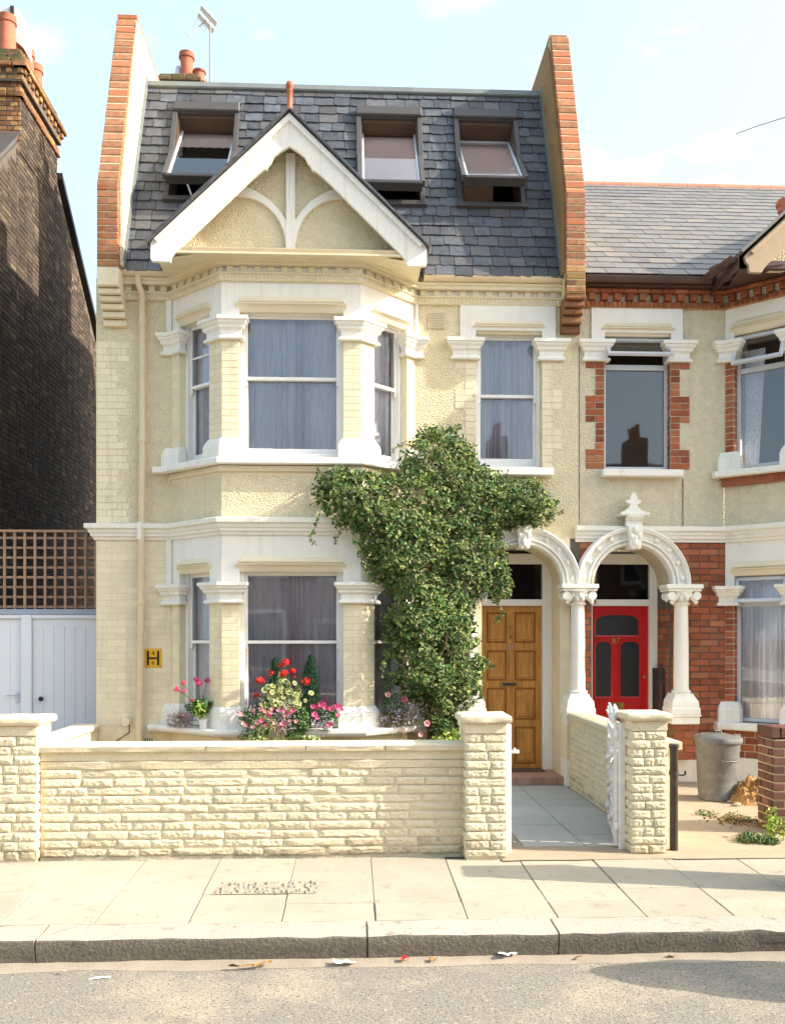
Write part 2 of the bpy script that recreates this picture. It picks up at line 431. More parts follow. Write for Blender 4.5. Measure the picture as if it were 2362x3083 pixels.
    def ball(s, c, r, nu=8, nv=5, sc=(1, 1, 1)):
        prof = [(max(0.001, math.sin(math.pi * i / nv)) * r, -math.cos(math.pi * i / nv) * r) for i in range(nv + 1)]
        k = len(s.v)
        s.lathe((0, 0, 0), prof, nu)
        for i in range(k, len(s.v)):
            p = s.v[i]
            s.v[i] = Vector((c[0] + p.x * sc[0], c[1] + p.y * sc[1], c[2] + p.z * sc[2]))
        return s

    def mesh(s, name, origin=(0, 0, 0), smooth=None, fix=True):
        o = Vector(origin)
        me = bpy.data.meshes.new(name)
        me.from_pydata([tuple(p - o) for p in s.v], [], s.f)
        if fix:
            bm = bmesh.new(); bm.from_mesh(me)
            bmesh.ops.recalc_face_normals(bm, faces=bm.faces)
            bm.to_mesh(me); bm.free()
        if smooth:
            me.shade_smooth()
            me.set_sharp_from_angle(angle=math.radians(smooth))
        me.update()
        return me


W = {}      # world position of every object built here


def tag(o, label=None, cat=None, group=None, kind=None):
    if label: o['label'] = label
    if cat: o['category'] = cat
    if group: o['group'] = group
    if kind: o['kind'] = kind
    return o


def link(name, data, parent, loc):
    o = bpy.data.objects.new(name, data)
    COL.objects.link(o)
    W[o] = Vector(loc)
    if parent is not None:
        o.parent = parent
        o.location = Vector(loc) - W[parent]
    else:
        o.location = loc
    return o


def thing(name, loc, label, cat, group=None):
    o = link(name, None, None, loc)
    o.empty_display_size = 0.2
    return tag(o, label, cat, group)


def build(mb, name, m, parent=None, smooth=None, fix=True, kind=None, label=None, cat=None, group=None, bevel=0):
    xs = [p.x for p in mb.v]; ys = [p.y for p in mb.v]; zs = [p.z for p in mb.v]
    o = ((min(xs) + max(xs)) / 2, (min(ys) + max(ys)) / 2, min(zs))
    me = mb.mesh(name, o, smooth, fix)
    me.materials.append(M[m] if isinstance(m, str) else m)
    ob = link(name, me, parent, o)
    if bevel:
        bv = ob.modifiers.new('bevel', 'BEVEL')
        bv.width = bevel; bv.segments = 2; bv.limit_method = 'ANGLE'; bv.angle_limit = math.radians(40)
    return tag(ob, label, cat, group, kind)


# unit pieces: x -.5...5 along wall, y 0 (face) .. 1 (back), z -.5...5
def unit_brick(seed, soft=0.03, rough=0.05):
    r = random.Random(seed)
    J = lambda a: r.uniform(-a, a)
    v = []
    for (x, z) in ((-.5, -.5), (.5, -.5), (.5, .5), (-.5, .5)):
        v.append((x * (1 - soft * 2 * r.uniform(.6, 1.4)), abs(J(rough)), z * (1 - soft * 5 * r.uniform(.6, 1.4))))
    for (x, z) in ((-.5, -.5), (.5, -.5), (.5, .5), (-.5, .5)):
        v.append((x + J(.008), 0.13, z + J(.035)))
    for (x, z) in ((-.5, -.5), (.5, -.5), (.5, .5), (-.5, .5)):
        v.append((x, 1, z))
    f = [(0, 1, 2, 3)]
    for k in (0, 4):
        for i in range(4):
            j = (i + 1) % 4
            f.append((k + 4 + i, k + 4 + j, k + j, k + i))
    me = bpy.data.meshes.new('brick')
    me.from_pydata(v, [], f); me.update()
    return me


def unit_rock(seed, nx=10, nz=4):
    r = random.Random(seed)
    off = Vector((r.uniform(0, 99), r.uniform(0, 99), r.uniform(0, 99)))
    v, f = [], []
    for j in range(nz + 1):
        for i in range(nx + 1):
            x, z = i / nx - .5, j / nz - .5
            edge = min(i, nx - i, (j if j < nz else 0), nz - j) == 0
            if edge:
                y = .80 + r.uniform(-.06, .05)
                if j in (0, nz): z += r.uniform(-.03, .03)
            else:
                q = Vector((x * 4, 0, z * 1.6)) + off
                y = .34 - .26 * noise.noise(q) + r.choice((-.16, -.08, 0, .05, .14)) + r.uniform(-.06, .06)
                x += r.uniform(-.03, .03); z += r.uniform(-.07, .07)
            v.append((x, y, z))
    for j in range(nz):
        for i in range(nx):
            a = j * (nx + 1) + i
            f.append((a, a + 1, a + nx + 2, a + nx + 1))
    k = len(v)
    v += [(-.5, 1, -.5), (.5, 1, -.5), (.5, 1, .5), (-.5, 1, .5)]
    row = nx + 1
    f.append((k, k + 1, *range(nx, -1, -1)))
    f.append((k + 2, k + 3, *range(nz * row, nz * row + nx + 1)))
    f.append((k + 3, k, *range(0, nz * row + 1, row)))
    f.append((k + 1, k + 2, *range(nz * row + nx, nx - 1, -row)))
    me = bpy.data.meshes.new('stone')
    me.from_pydata(v, [], f); me.update()
    return me


def unit_slate(seed, ragged=0.04):
    r = random.Random(seed)
    n = 4
    v = []
    for d in (0, 1):
        v += [(-.5, d, .5), (.5, d, .5)]
        for i in range(n + 1):
            x = .5 - i / n
            z = -.5 + r.uniform(-ragged, ragged)
            if i in (0, n) and r.random() < .35: z += ragged * 1.6
            v.append((x * r.uniform(.985, 1.0), d, z) if d == 0 else (v[2 + i][0], d, v[2 + i][2]))
    m = n + 3
    f = [tuple(reversed(range(m))), tuple(range(m, 2 * m))]
    for i in range(m):
        j = (i + 1) % m
        f.append((i, j, m + j, m + i))
    me = bpy.data.meshes.new('slate')
    me.from_pydata(v, [], f)
    bm = bmesh.new(); bm.from_mesh(me); bmesh.ops.recalc_face_normals(bm, faces=bm.faces); bm.to_mesh(me); bm.free()
    me.update()
    return me


UB = [unit_brick(i) for i in range(8)]
UBSOFT = [unit_brick(50 + i, 0.010, 0.03) for i in range(8)]
UR = [unit_rock(i) for i in range(14)]
URS = [unit_rock(100 + i, 5, 4) for i in range(10)]
US = [unit_slate(i) for i in range(12)]
USN = [unit_slate(30 + i, 0.012) for i in range(6)]
_shared = {}


def shared(me, m):
    k = (me.name, m)
    if k not in _shared:
        c = me.copy(); c.name = me.name.split('.')[0]
        c.materials.append(M[m])
        _shared[k] = c
    return _shared[k]


class Pieces:
    """collects the bricks / slates / stones of one thing: the 300 largest in view become parts, the rest one stuff part"""
    def __init__(s, root, rest_name, limit=300):
        s.root, s.rest, s.limit, s.L = root, rest_name, limit, []

    def put(s, name, parent, unit, m, F, u0, u1, w0, w1, depth, proud, roll=0.0, tilt=0.0):
        c = F.p((u0 + u1) / 2, (w0 + w1) / 2, proud)
        d = (c - CAM)
        size = (u1 - u0) * (w1 - w0) * abs(F.n.dot(d.normalized())) / d.length_squared
        s.L.append((size, name, parent, unit, m, F, u1 - u0, w1 - w0, depth, c, roll, tilt))

    def finish(s):
        s.L.sort(key=lambda t: -t[0])
        rest = MB(); rmats = []; fm = []
        for i, (sz, name, parent, unit, m, F, lu, lw, dep, c, roll, tilt) in enumerate(s.L):
            Rm = Matrix((F.u, -F.n, F.w)).transposed()
            if roll or tilt:
                Rm = Rm @ Matrix.Rotation(roll, 3, 'Y') @ Matrix.Rotation(tilt, 3, 'X')
            if i < s.limit:
                o = link(name, shared(unit, m), parent, c)
                o.rotation_euler = Rm.to_euler()
                o.scale = (lu, dep, lw)
            else:
                T = Matrix.Translation(c) @ Rm.to_4x4() @ Matrix.Diagonal((lu, dep, lw, 1))
                k = len(rest.f)
                rest.add([T @ v.co for v in unit.vertices], [tuple(p.vertices) for p in unit.polygons])
                if m not in rmats: rmats.append(m)
                fm += [rmats.index(m)] * (len(rest.f) - k)
        if rest.v:
            o = build(rest, s.rest, rmats[0], s.root, fix=False, kind='stuff')
            for m in rmats[1:]: o.data.materials.append(M[m])
            o.data.polygons.foreach_set('material_index', fm)


def courses(P, parent, m, F, u0, u1, w0, w1, h=0.075, L=0.225, joint=0.008, depth=0.03, proud=0.006, units=None,
            holes=(), start=0, name='brick', flem=False, jit=0.0):
    """stretcher (or header/stretcher) bond filling a rectangle"""
    units = units or UB
    n = max(1, round((w1 - w0) / h)); hh = (w1 - w0) / n
    for j in range(n):
        a, b = w0 + j * hh + joint / 2, w0 + (j + 1) * hh - joint / 2
        u = u0 - ((j + start) % 2) * L * (0.5 if not flem else 0.25)
        k = 0
        while u < u1 - 0.01:
            ln = L if not flem else (L if (k + j) % 2 == 0 else L / 2)
            x0, x1 = max(u, u0), min(u + ln, u1)
            u += ln; k += 1
            if x1 - x0 < 0.03: continue
            if any(hh_[0] < (x0 + x1) / 2 < hh_[1] and hh_[2] < (a + b) / 2 < hh_[3] for hh_ in holes): continue
            P.put(name, parent, RND.choice(units), m, F, x0 + joint / 2, x1 - joint / 2, a, b, depth,
                  proud + RND.uniform(-1, 1) * jit)


def text(s, size, F, u, w, d, name, m, parent, extrude=0.002):
    cu = bpy.data.curves.new('text', 'FONT')
    cu.body = s; cu.size = size; cu.extrude = extrude; cu.align_x = 'CENTER'; cu.align_y = 'CENTER'
    t = bpy.data.objects.new('text', cu)
    me = bpy.data.meshes.new_from_object(t)
    bpy.data.objects.remove(t)
    me.name = name
    me.materials.append(M[m])
    o = link(name, me, parent, F.p(u, w, d))
    o.rotation_euler = Matrix((F.u, F.w, F.n)).transposed().to_euler()
    return o


def leaf_into(mb, c, nrm, size, aspect=0.62, fold=0.25, up=None):
    n = Vector(nrm).normalized()
    t = n.cross(Vector((RND.uniform(-1, 1), RND.uniform(-1, 1), RND.uniform(-1, 1)))).normalized() if up is None else Vector(up)
    b = n.cross(t)
    L, Wd = size, size * aspect
    c = Vector(c)
    k = len(mb.v)
    mb.v += [c - t * L / 2, c + b * Wd / 2 - t * L * .08 + n * fold * Wd, c + t * L / 2, c - b * Wd / 2 - t * L * .08 + n * fold * Wd]
    mb.f += [(k, k + 1, k + 2), (k, k + 2, k + 3)]


def rnd_dir():
    while True:
        v = Vector((RND.uniform(-1, 1), RND.uniform(-1, 1), RND.uniform(-1, 1)))
        if 0.05 < v.length < 1: return v.normalized()


# ================================================================== THE SETTING
def pave_z(y):      # pavement falls slightly to the kerb
    return min(0.0, (y + 3.45) * 0.05 / 1.7)


g = MB()
g.quad(Fr((0, 0, -0.205), (1, 0, 0), (0, 1, 0)), -400, 400, -400, 400)
build(g, 'ground', 'soil', fix=False, kind='structure')
r_ = MB()
r_.quad(Fr((0, 0, -0.2), (1, 0, 0), (0, 1, 0)), -60, 60, -13.0, -5.105)
build(r_, 'road', 'asphalt', fix=False, kind='structure')
# sandy gutter channel: an uneven low drift against the kerb
d_ = MB()
N = 90
vs = []
for i in range(N + 1):
    x = -5 + 11 * i / N
    wdt = 0.10 + 0.05 * noise.noise(Vector((x * 1.7, 3, 0))) + 0.02 * noise.noise(Vector((x * 7, 1, 0)))
    vs += [(x, -5.11, -0.178 + .01 * noise.noise(Vector((x * 3, 9, 0)))), (x, -5.11 - wdt * .5, -0.188), (x, -5.11 - wdt, -0.1985)]
d_.add(vs, [(i * 3 + k, i * 3 + k + 1, i * 3 + k + 4, i * 3 + k + 3) for i in range(N) for k in (0, 1)])
build(d_, 'gutter_channel', 'dust', smooth=60, kind='structure')

pv = MB()
pv.add([(-60, -5.0, pave_z(-5.0) - .016), (60, -5.0, pave_z(-5.0) - .016), (60, -3.40, -.016), (-60, -3.40, -.016)], [(0, 1, 2, 3)])
pv.add([(-60, -5.0, -.3), (60, -5.0, -.3), (60, -5.0, pave_z(-5.0) - .016), (-60, -5.0, pave_z(-5.0) - .016)], [(0, 1, 2, 3)])
pavement = build(pv, 'pavement', 'joint', fix=False, kind='structure')
JX = [-3.23, -2.67, -2.115, -1.548, -.988, -.429, .138, .70, 1.256, 1.803, 2.345, 2.90, 3.46]
for i in range(len(JX) - 1):
    front = -4.29 if i % 2 else -4.535
    if i == 4: front = -4.315
    if i == 5: front = -4.52
    rows = [(-4.868, front), (front, -3.52 if i > 6 else -3.46)]
    for (a, b) in rows:
        s_ = MB()
        cuts = [(JX[i], JX[i + 1])]
        for (c0, c1) in cuts:
            t = RND.uniform(-.003, .003)
            for zz in (0,):
                vs = []
                for (x, y, z) in ((c0 + .0025, a + .0025, 0), (c1 - .0025, a + .0025, 0), (c1 - .0025, b - .0025, 0), (c0 + .0025, b - .0025, 0)):
                    vs.append(Vector((x + RND.uniform(-.002, .002), y, pave_z(y) + t + RND.uniform(-.002, .002))))
                ctr = sum(vs, Vector()) / 4
                top = [v + (ctr - v).normalized() * .006 for v in vs]
                mid = [v - Vector((0, 0, .005)) for v in vs]
                bot = [v - Vector((0, 0, .03)) for v in vs]
                fs = [(0, 1, 2, 3)] + [(k + 4 + q, k + 4 + (q + 1) % 4, k + (q + 1) % 4, k + q) for k in (0, 4) for q in range(4)]
                s_.add(top + mid + bot, fs)
        build(s_, 'paving_slab', 'slab', pavement, fix=False)
# cobbled patch let into the pavement
cb = MB(); cb.add([(-.93, -4.325, pave_z(-4.325) + .004), (-.24, -4.325, pave_z(-4.325) + .004), (-.20, -4.06, pave_z(-4.06) + .004), (-.90, -4.05, pave_z(-4.05) + .004)], [(0, 1, 2, 3)])
cbo = build(cb, 'cobble_patch', 'joint', pavement, fix=False)
for i in range(22):
    for j in range(3):
        b = MB()
        x = -.89 + (i + .5 * (j % 2)) * .0305 + RND.uniform(-.012, .012); y = -4.28 + j * .085 + RND.uniform(-.03, .03)
        if RND.random() < .12: continue
        b.ball((x, y, pave_z(y) + .003), .017, 6, 4, (RND.uniform(.6, 1.2), RND.uniform(1.0, 2.4), RND.uniform(.3, .8)))
        build(b, 'cobble', 'cobble', cbo, smooth=60)

KX = [-9.0, -1.80, .085, 1.20, 2.95, 6.5, 14]
kerb_root = MB(); kerb_root.box(-60, 60, -5.085, -4.885, -.3, -.07)
kerb = build(kerb_root, 'kerb', 'kerb', kind='structure')
for a, b in zip(KX, KX[1:]):
    k = MB()
    n = max(8, int((b - a) / .09)); rows = [(-5.108, -.215), (-5.118, -.12), (-5.127, -.064), (-5.121, -.051), (-5.10, -.0455), (-4.98, -.043), (-4.874, -.040)]
    vs = []
    for i in range(n + 1):
        x = a + .006 + (b - a - .012) * i / n
        for j, (y, z) in enumerate(rows):
            q = Vector((x * 6, y * 9, z * 9))
            e = noise.noise(q) * .008 + noise.noise(q * 3) * .005
            vs.append((x, y + e * (1.4 if j < 4 else .2), z + e * (.3 if j < 2 else .9)))
    m = len(rows)
    fs = [(i * m + j, (i + 1) * m + j, (i + 1) * m + j + 1, i * m + j + 1) for i in range(n) for j in range(m - 1)]
    k.add(vs, fs)
    e0 = [vs[j] for j in range(m)] + [(vs[0][0], -4.874, -.215)]
    e1 = [vs[n * m + j] for j in range(m)] + [(vs[-1][0], -4.874, -.215)]
    k.add(e0, [tuple(range(m, -1, -1))]); k.add(e1, [tuple(range(m + 1))])
    ko = build(k, 'kerb_stone', 'kerb', kerb, smooth=50, fix=False)
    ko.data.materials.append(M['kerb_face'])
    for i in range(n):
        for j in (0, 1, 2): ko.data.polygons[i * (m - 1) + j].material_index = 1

# front garden, path, forecourt
fg = MB(); fg.quad(Fr((0, 0, -.012), (1, 0, 0), (0, 1, 0)), -3.2, 1.3, -3.45, 0.2)
build(fg, 'front_garden_ground', 'soil', fix=False, kind='structure')
ga = MB(); ga.quad(Fr((0, 0, -.012), (1, 0, 0), (0, 1, 0)), -9, -2.95, -3.45, 1.0)
build(ga, 'side_drive', 'concrete', fix=False, kind='structure')
pb = MB(); pb.quad(Fr((0, 0, -.010), (1, 0, 0), (0, 1, 0)), 1.14, 2.55, -3.40, .6)
path = build(pb, 'garden_path', 'joint', fix=False, kind='structure')
PY = [-3.16, -2.86, -2.52, -2.18, -1.83, -1.45, -.98, -.55, -.17]
PY = [-3.16, -2.74, -2.31, -1.88, -1.45, -1.02, -.60, -.17]
for a, b in zip(PY, PY[1:]):
    for c0, c1 in ((1.36, 1.86), (1.86, 2.40)):
        s_ = MB(); z = RND.uniform(-.002, .003)
        s_.fbox(Fr((0, 0, 0), (1, 0, 0), (0, 1, 0)), c0 + .004, c1 - .004, a + .004, b - .004, -.03, z, ch=.004)
        build(s_, 'path_slab', 'path_slab', path)
th_ = MB()
n = 30
vs = []
for i in range(n + 1):
    x = 1.12 + 1.42 * i / n
    vs += [(x, -3.60 + .03 * noise.noise(Vector((x * 4, 0, 0))), .002), (x, -3.40, .012 + .006 * noise.noise(Vector((x * 6, 2, 0)))), (x, -3.17, .006)]
th_.add(vs, [(i * 3 + k, (i + 1) * 3 + k, (i + 1) * 3 + k + 1, i * 3 + k + 1) for i in range(n) for k in (0, 1)])
build(th_, 'threshold_strip', 'concrete', smooth=60, kind='structure')
fc = MB()
nx, ny = 40, 24
vs = []
for j in range(ny + 1):
    for i in range(nx + 1):
        x = 2.42 + 7.0 * (i / nx) ** 1.3; y = -3.62 + 4.2 * j / ny
        vs.append((x, y, .004 + .012 * noise.noise(Vector((x * 1.5, y * 1.5, 0))) * (0 if j == 0 else 1)))
fc.add(vs, [(j * (nx + 1) + i, j * (nx + 1) + i + 1, (j + 1) * (nx + 1) + i + 1, (j + 1) * (nx + 1) + i) for j in range(ny) for i in range(nx)])
build(fc, 'forecourt', 'concrete', smooth=60, kind='structure')

# ================================================================== THE CREAM HOUSE
H = thing('terraced_house', (0, 0, 0), 'cream painted bay fronted terraced house with slate mansard roof and orange wooden door', 'house')
HP = Pieces(H, 'brickwork')
XL, XR = -2.87, 2.60
BAY = [(-2.03, 0), (-1.39, -.6), (.09, -.6), (.71, 0)]
FL = Fr((-2.03, 0, 0), (.64, -.60, 0)); LL = math.hypot(.64, .6)
FF = Fr((-1.39, -.6, 0), (1, 0, 0)); LF = 1.48
FRt = Fr((.09, -.6, 0), (.62, .60, 0)); LR = math.hypot(.62, .6)
EAVE = 5.67
WR = (1.405, 2.165, 3.60, 5.17)          # upper right window opening
b = MB()
b.wall(F0, XL, XR, 2.80, EAVE, [(-2.03, .71, 2.5, 5.66), WR], .25)
upper_wall = build(b, 'upper_wall', 'cream_render', H, fix=False)
b = MB()
b.wall(F0, .71, 2.49, 0, 2.80, [(1.475, 2.375, -.1, 2.72)], .45)
build(b, 'porch_wall', 'cream_brick', H, fix=False)
lower_wall = build(MB().wall(F0, XL, -2.03, 0, 2.80, [], .45), 'lower_wall', 'cream_brick', H, fix=False)
b = MB()
b.quad(Fr((XL, 7, 0), (0, -1, 0)), 0, 7, 0, 5.7); b.quad(Fr((-2.70, 7, 0), (0, -1, 0)), 0, 6.4, 5.7, 8.5); b.quad(Fr((2.48, 0, 0), (0, 1, 0)), .6, 7, 0, 8.5); b.quad(Fr((XR, 7, 0), (-1, 0, 0)), 0, XR - XL, 0, 8.5)
build(b, 'rear_and_side_walls', 'old_brick', H, fix=False)
b = MB()
b.quad(Fr((0, 0, 8.46), (1, 0, 0), (0, 1, 0)), XL, XR, 1.0, 7)
b.quad(Fr((0, 0, .08), (1, 0, 0), (0, 1, 0)), XL, XR, .5, 7); b.quad(Fr((0, 0, 2.75), (1, 0, 0), (0, 1, 0)), XL, XR, .5, 7); b.quad(Fr((0, 0, 5.66), (1, 0, 0), (0, 1, 0)), XL, XR, .02, 7)
b.quad(Fr((0, .9, 0), (1, 0, 0)), XL, 1.3, .1, 5.6); b.quad(Fr((0, 1.9, 0), (1, 0, 0)), XL, XR, 2.8, 8.4)
build(b, 'floors_and_partitions', 'interior', H, fix=False)

# bay: walls of three faces, two storeys
UPW, LOW = (3.60, 5.17), (.69, 2.40)
bay_open = {'L': (.14, LL - .205), 'F': (.19, LF - .19), 'R': (.205, LR - .14)}
bay_walls = []
for (z0, z1, za, zb) in ((3.4, 5.0, UPW[0], 5.2), (0, 2.2, LOW[0], 2.5)):
    b = MB()
    for key, F, L in (('L', FL, LL), ('F', FF, LF), ('R', FRt, LR)):
        a0, a1 = bay_open[key]
        b.wall(F, 0, L, z0, z1, [(a0, a1, za, zb)], .14)
    bay_walls.append(build(b, 'bay_wall', 'cream_brick', H, fix=False))
b = MB()
for key, F, L in (('L', FL, LL), ('F', FF, LF), ('R', FRt, LR)):
    b.wall(F, 0, L, 2.80, 3.4, [], .14)
build(b, 'bay_apron', 'cream_render', H, fix=False)
for (z0, z1, zo) in ((5.0, 5.66, 5.17), (2.2, 2.80, 2.40)):
    b = MB()
    for key, F, L in (('L', FL, LL), ('F', FF, LF), ('R', FRt, LR)):
        a0, a1 = bay_open[key]
        b.wall(F, 0, L, z0, z1, [(a0, a1, z0 - .1, zo)], .14)
    build(b, 'bay_lintel', 'white', H, fix=False)
b = MB()
b.add([(-2.03, 0, 2.9), (-1.39, -.6, 2.9), (.09, -.6, 2.9), (.71, 0, 2.9)], [(0, 1, 2, 3)])
b.add([(-2.03, 0, .1), (-1.39, -.6, .1), (.09, -.6, .1), (.71, 0, .1)], [(0, 1, 2, 3)])
build(b, 'bay_floors', 'interior', H, fix=False)

# white lintel surround on the flat wall beside the bay and round the right window
for (x0, x1, z0, z1) in ((-2.09, -2.03, 5.07, 5.46), (.71, .75, 5.07, 5.46), (-2.09, -2.03, 2.25, 2.78)):
    build(MB().fbox(F0, x0, x1, z0, z1, -.01, .022), 'lintel_return', 'white', H)
b = MB()
b.wall(Fr((0, -.024, 0), (1, 0, 0)), 1.225, 2.32, 5.07, 5.462, [(WR[0], WR[1], 5.0, 5.17)], .02)
for x in (1.225, 2.32):
    b.add([(x, 0, 5.07), (x, -.024, 5.07), (x, -.024, 5.462), (x, 0, 5.462)], [(0, 1, 2, 3)])
build(b, 'window_lintel', 'white', H, fix=False)


def capital(F, a, bb, w0, w1, parent, ret=0.0, path=None, m='white'):
    h = w1 - w0
    prof = [(0, w0), (.045, w0), (.05, w0 + h * .08), (.035, w0 + h * .16), (.022, w0 + h * .2), (.022, w0 + h * .42), (.05, w0 + h * .52),
            (.052, w0 + h * .62), (.075, w0 + h * .72), (.078, w0 + h * .8), (.095, w0 + h * .84), (.095, w1), (0, w1)]
    if path is None:
        p, q = F.p(a, 0), F.p(bb, 0)
        path = [(p.x, p.y), (q.x, q.y)]
    # returns at both free ends
    d0 = (Vector(path[1]) - Vector(path[0])).normalized(); d1 = (Vector(path[-1]) - Vector(path[-2])).normalized()
    back = lambda d: Vector((-d.y, d.x))
    p0 = Vector(path[0]) + back(d0) * .06; p1 = Vector(path[-1]) + back(d1) * .06
    pp = [tuple(p0)] + list(path) + [tuple(p1)]
    mb = MB().sweep(pp, prof)
    return build(mb, 'capital', m, parent, smooth=25)


def pier_base(path, w0, w1, parent, m='white'):
    h = w1 - w0
    prof = [(0, w0), (.05, w0), (.05, w0 + h * .62), (.042, w0 + h * .68), (.042, w0 + h * .74), (.03, w0 + h * .84), (.008, w1), (0, w1)]
    d0 = (Vector(path[1]) - Vector(path[0])).normalized(); d1 = (Vector(path[-1]) - Vector(path[-2])).normalized()
    back = lambda d: Vector((-d.y, d.x))
    p0 = Vector(path[0]) + back(d0) * .06; p1 = Vector(path[-1]) + back(d1) * .06
    return build(MB().sweep([tuple(p0)] + list(path) + [tuple(p1)], prof), 'pier_base', m, parent, smooth=25)


def xy(F, u): p = F.p(u, 0); return (p.x, p.y)


for (c0, c1, b0, b1) in ((4.835, 5.07, 3.575, 3.795), (2.03, 2.255, .69, .925)):
    capital(None, 0, 0, c0, c1, H, path=[(-2.10, 0), (-2.03, 0), xy(FL, .15)])
    capital(None, 0, 0, c0, c1, H, path=[xy(FL, LL - .205), BAY[1], xy(FF, .19)])
    capital(None, 0, 0, c0, c1, H, path=[xy(FF, LF - .19), BAY[2], xy(FRt, .205)])
    capital(None, 0, 0, c0, c1, H, path=[xy(FRt, LR - .15), BAY[3], (.77, 0)])
    pier_base([(-2.09, 0), (-2.03, 0), xy(FL, .14)], b0, b1, H)
    pier_base([xy(FL, LL - .205), BAY[1], xy(FF, .19)], b0, b1, H)
    pier_base([xy(FF, LF - .19), BAY[2], xy(FRt, .205)], b0, b1, H)
    pier_base([xy(FRt, LR - .14), BAY[3], (.76, 0)], b0, b1, H)
capital(F0, 1.165, 1.405, 4.835, 5.07, H)
capital(F0, 2.155, 2.385, 4.835, 5.07, H)


def hood(F, a, bb, w, parent, m='hood_cream'):
    """splayed window head: a sloping soffit-like band under a narrow roll with bevelled ends"""
    def run(prof, name, par, i0, i1):
        k = len(prof)
        vs = [F.p(a - .035 + i0 + t * i1, w + z, d) for d, z, t in prof] + [F.p(bb + .035 - i0 - t * i1, w + z, d) for d, z, t in prof]
        return build(MB().add(vs, [tuple(range(k)), tuple(range(2 * k - 1, k - 1, -1))] + [(i, k + i, k + (i + 1) % k, (i + 1) % k) for i in range(k)]), name, m, par)
    o = run([(-.10, -.03, 0), (-.02, -.03, 0), (.020, .036, 0), (.048, .042, 0), (.048, .052, 0), (-.10, .052, 0)], 'hood_mould', parent, 0, 0)
    run([(-.02, .0525, 0), (.012, .0525, 0), (.034, .066, .1), (.038, .082, .3), (.030, .096, .5), (.012, .118, .9), (.0, .128, 1), (-.02, .128, 1)], 'hood_roll', o, .02, .05)
    return o


for key, F in (('L', FL), ('F', FF), ('R', FRt)):
    a0, a1 = bay_open[key]
    for w in (5.17, 2.40):
        hood(F, a0, a1, w, H)
hood(F0, WR[0], WR[1], 5.17, H)

# sills and string course
up = [(-2.225, 0)] + BAY + [(.86, 0)]
build(MB().sweep([(-2.23, 0.0), (-2.12, -.0)] + [BAY[1], BAY[2]] + [(.80, 0), (.90, 0)], [(0, 3.50), (.09, 3.50), (.10, 3.51), (.10, 3.56), (.09, 3.572), (0, 3.58)]), 'bay_sill', 'white', H, bevel=.004)
build(MB().sweep(BAY, [(0, 3.435), (.035, 3.435), (.04, 3.45), (.04, 3.49), (0, 3.5)]), 'sill_moulding', 'cream_trim', H)
build(MB().fbox(F0, 1.40, 2.275, 3.505, 3.59, -.05, .12, ch=.008), 'window_sill', 'white', H)
lo = [(-2.26, 0), (-2.20, -.03), (-1.47, -.62), (-1.39, -.63), (.10, -.63), (.18, -.60), (.85, .0)]
build(MB().sweep([(-2.27, 0), (-2.10, -.0), BAY[1], BAY[2], (.79, 0), (.95, 0)], [(0, .60), (.10, .612), (.14, .63), (.155, .655), (.155, .68), (.14, .692), (0, .695)]), 'bay_sill', 'white', H, smooth=30)
STR = [(-2.92, .3), (-2.87, .05), (-2.87, 0)] + BAY + [(1.27, 0)]
SPROF = [(0, 2.76), (.022, 2.76), (.026, 2.785), (.05, 2.80), (.052, 2.825), (.07, 2.84), (.074, 2.87), (.105, 2.885), (.11, 2.93), (.09, 2.938), (0, 2.95)]
build(MB().sweep([(-2.871, .5), (-2.871, 0)] + BAY + [(1.27, 0)], SPROF), 'string_course', 'white', H, smooth=25)

# cornice: bead moulding, dentils, top moulding
CP = [(-2.56, 0)] + BAY + [(2.38, 0)]
build(MB().sweep(CP, [(0, 5.455), (.03, 5.455), (.04, 5.47), (.035, 5.515), (.055, 5.53), (.055, 5.54), (0, 5.545)]), 'bead_moulding', 'cream_trim', H, smooth=30)
build(MB().sweep(CP, [(0, 5.61), (.085, 5.61), (.09, 5.625), (.09, 5.64), (.11, 5.652), (.115, 5.672), (0, 5.675)]), 'cornice_mould', 'cream_trim', H, smooth=30)
beads, dn = MB(), 0
segs = [(F0, XL + .3, -2.05), (FL, .02, LL - .01), (FF, .02, LF - .02), (FRt, .02, LR - .01), (F0, .73, 2.37)]
for F, a, c in segs:
    n = int((c - a) / .042)
    for i in range(n):
        p = F.p(a + (i + .5) * (c - a) / n, 5.493, .037)
        beads.ball(p, .016, 6, 4, (1, 1, 1.15))
    n = max(2, round((c - a) / .148))
    for i in range(n):
        u = a + (i + .5) * (c - a) / n
        build(MB().fbox(F, u - .037, u + .037, 5.545, 5.61, -.01, .040, ch=.006), 'dentil', 'cream_trim', H)
        if not (F is F0 and u < -2):
            build(MB().quad(F, u + .037, u + (c - a) / n - .037, 5.547, 5.606, .014), 'dentil_panel', 'white', H, fix=False)
build(beads, 'bead', 'cream_trim', H, smooth=60, kind='stuff')
sb = MB()
for F, a, c in segs[1:4]:
    n = int((c - a) / .042)
    for i in range(n):
        p = F.p(a + (i + .5) * (c - a) / n, 3.462, .038)
        sb.ball(p, .015, 6, 4)
build(sb, 'sill_bead', 'cream_trim', H, smooth=60, kind='stuff')

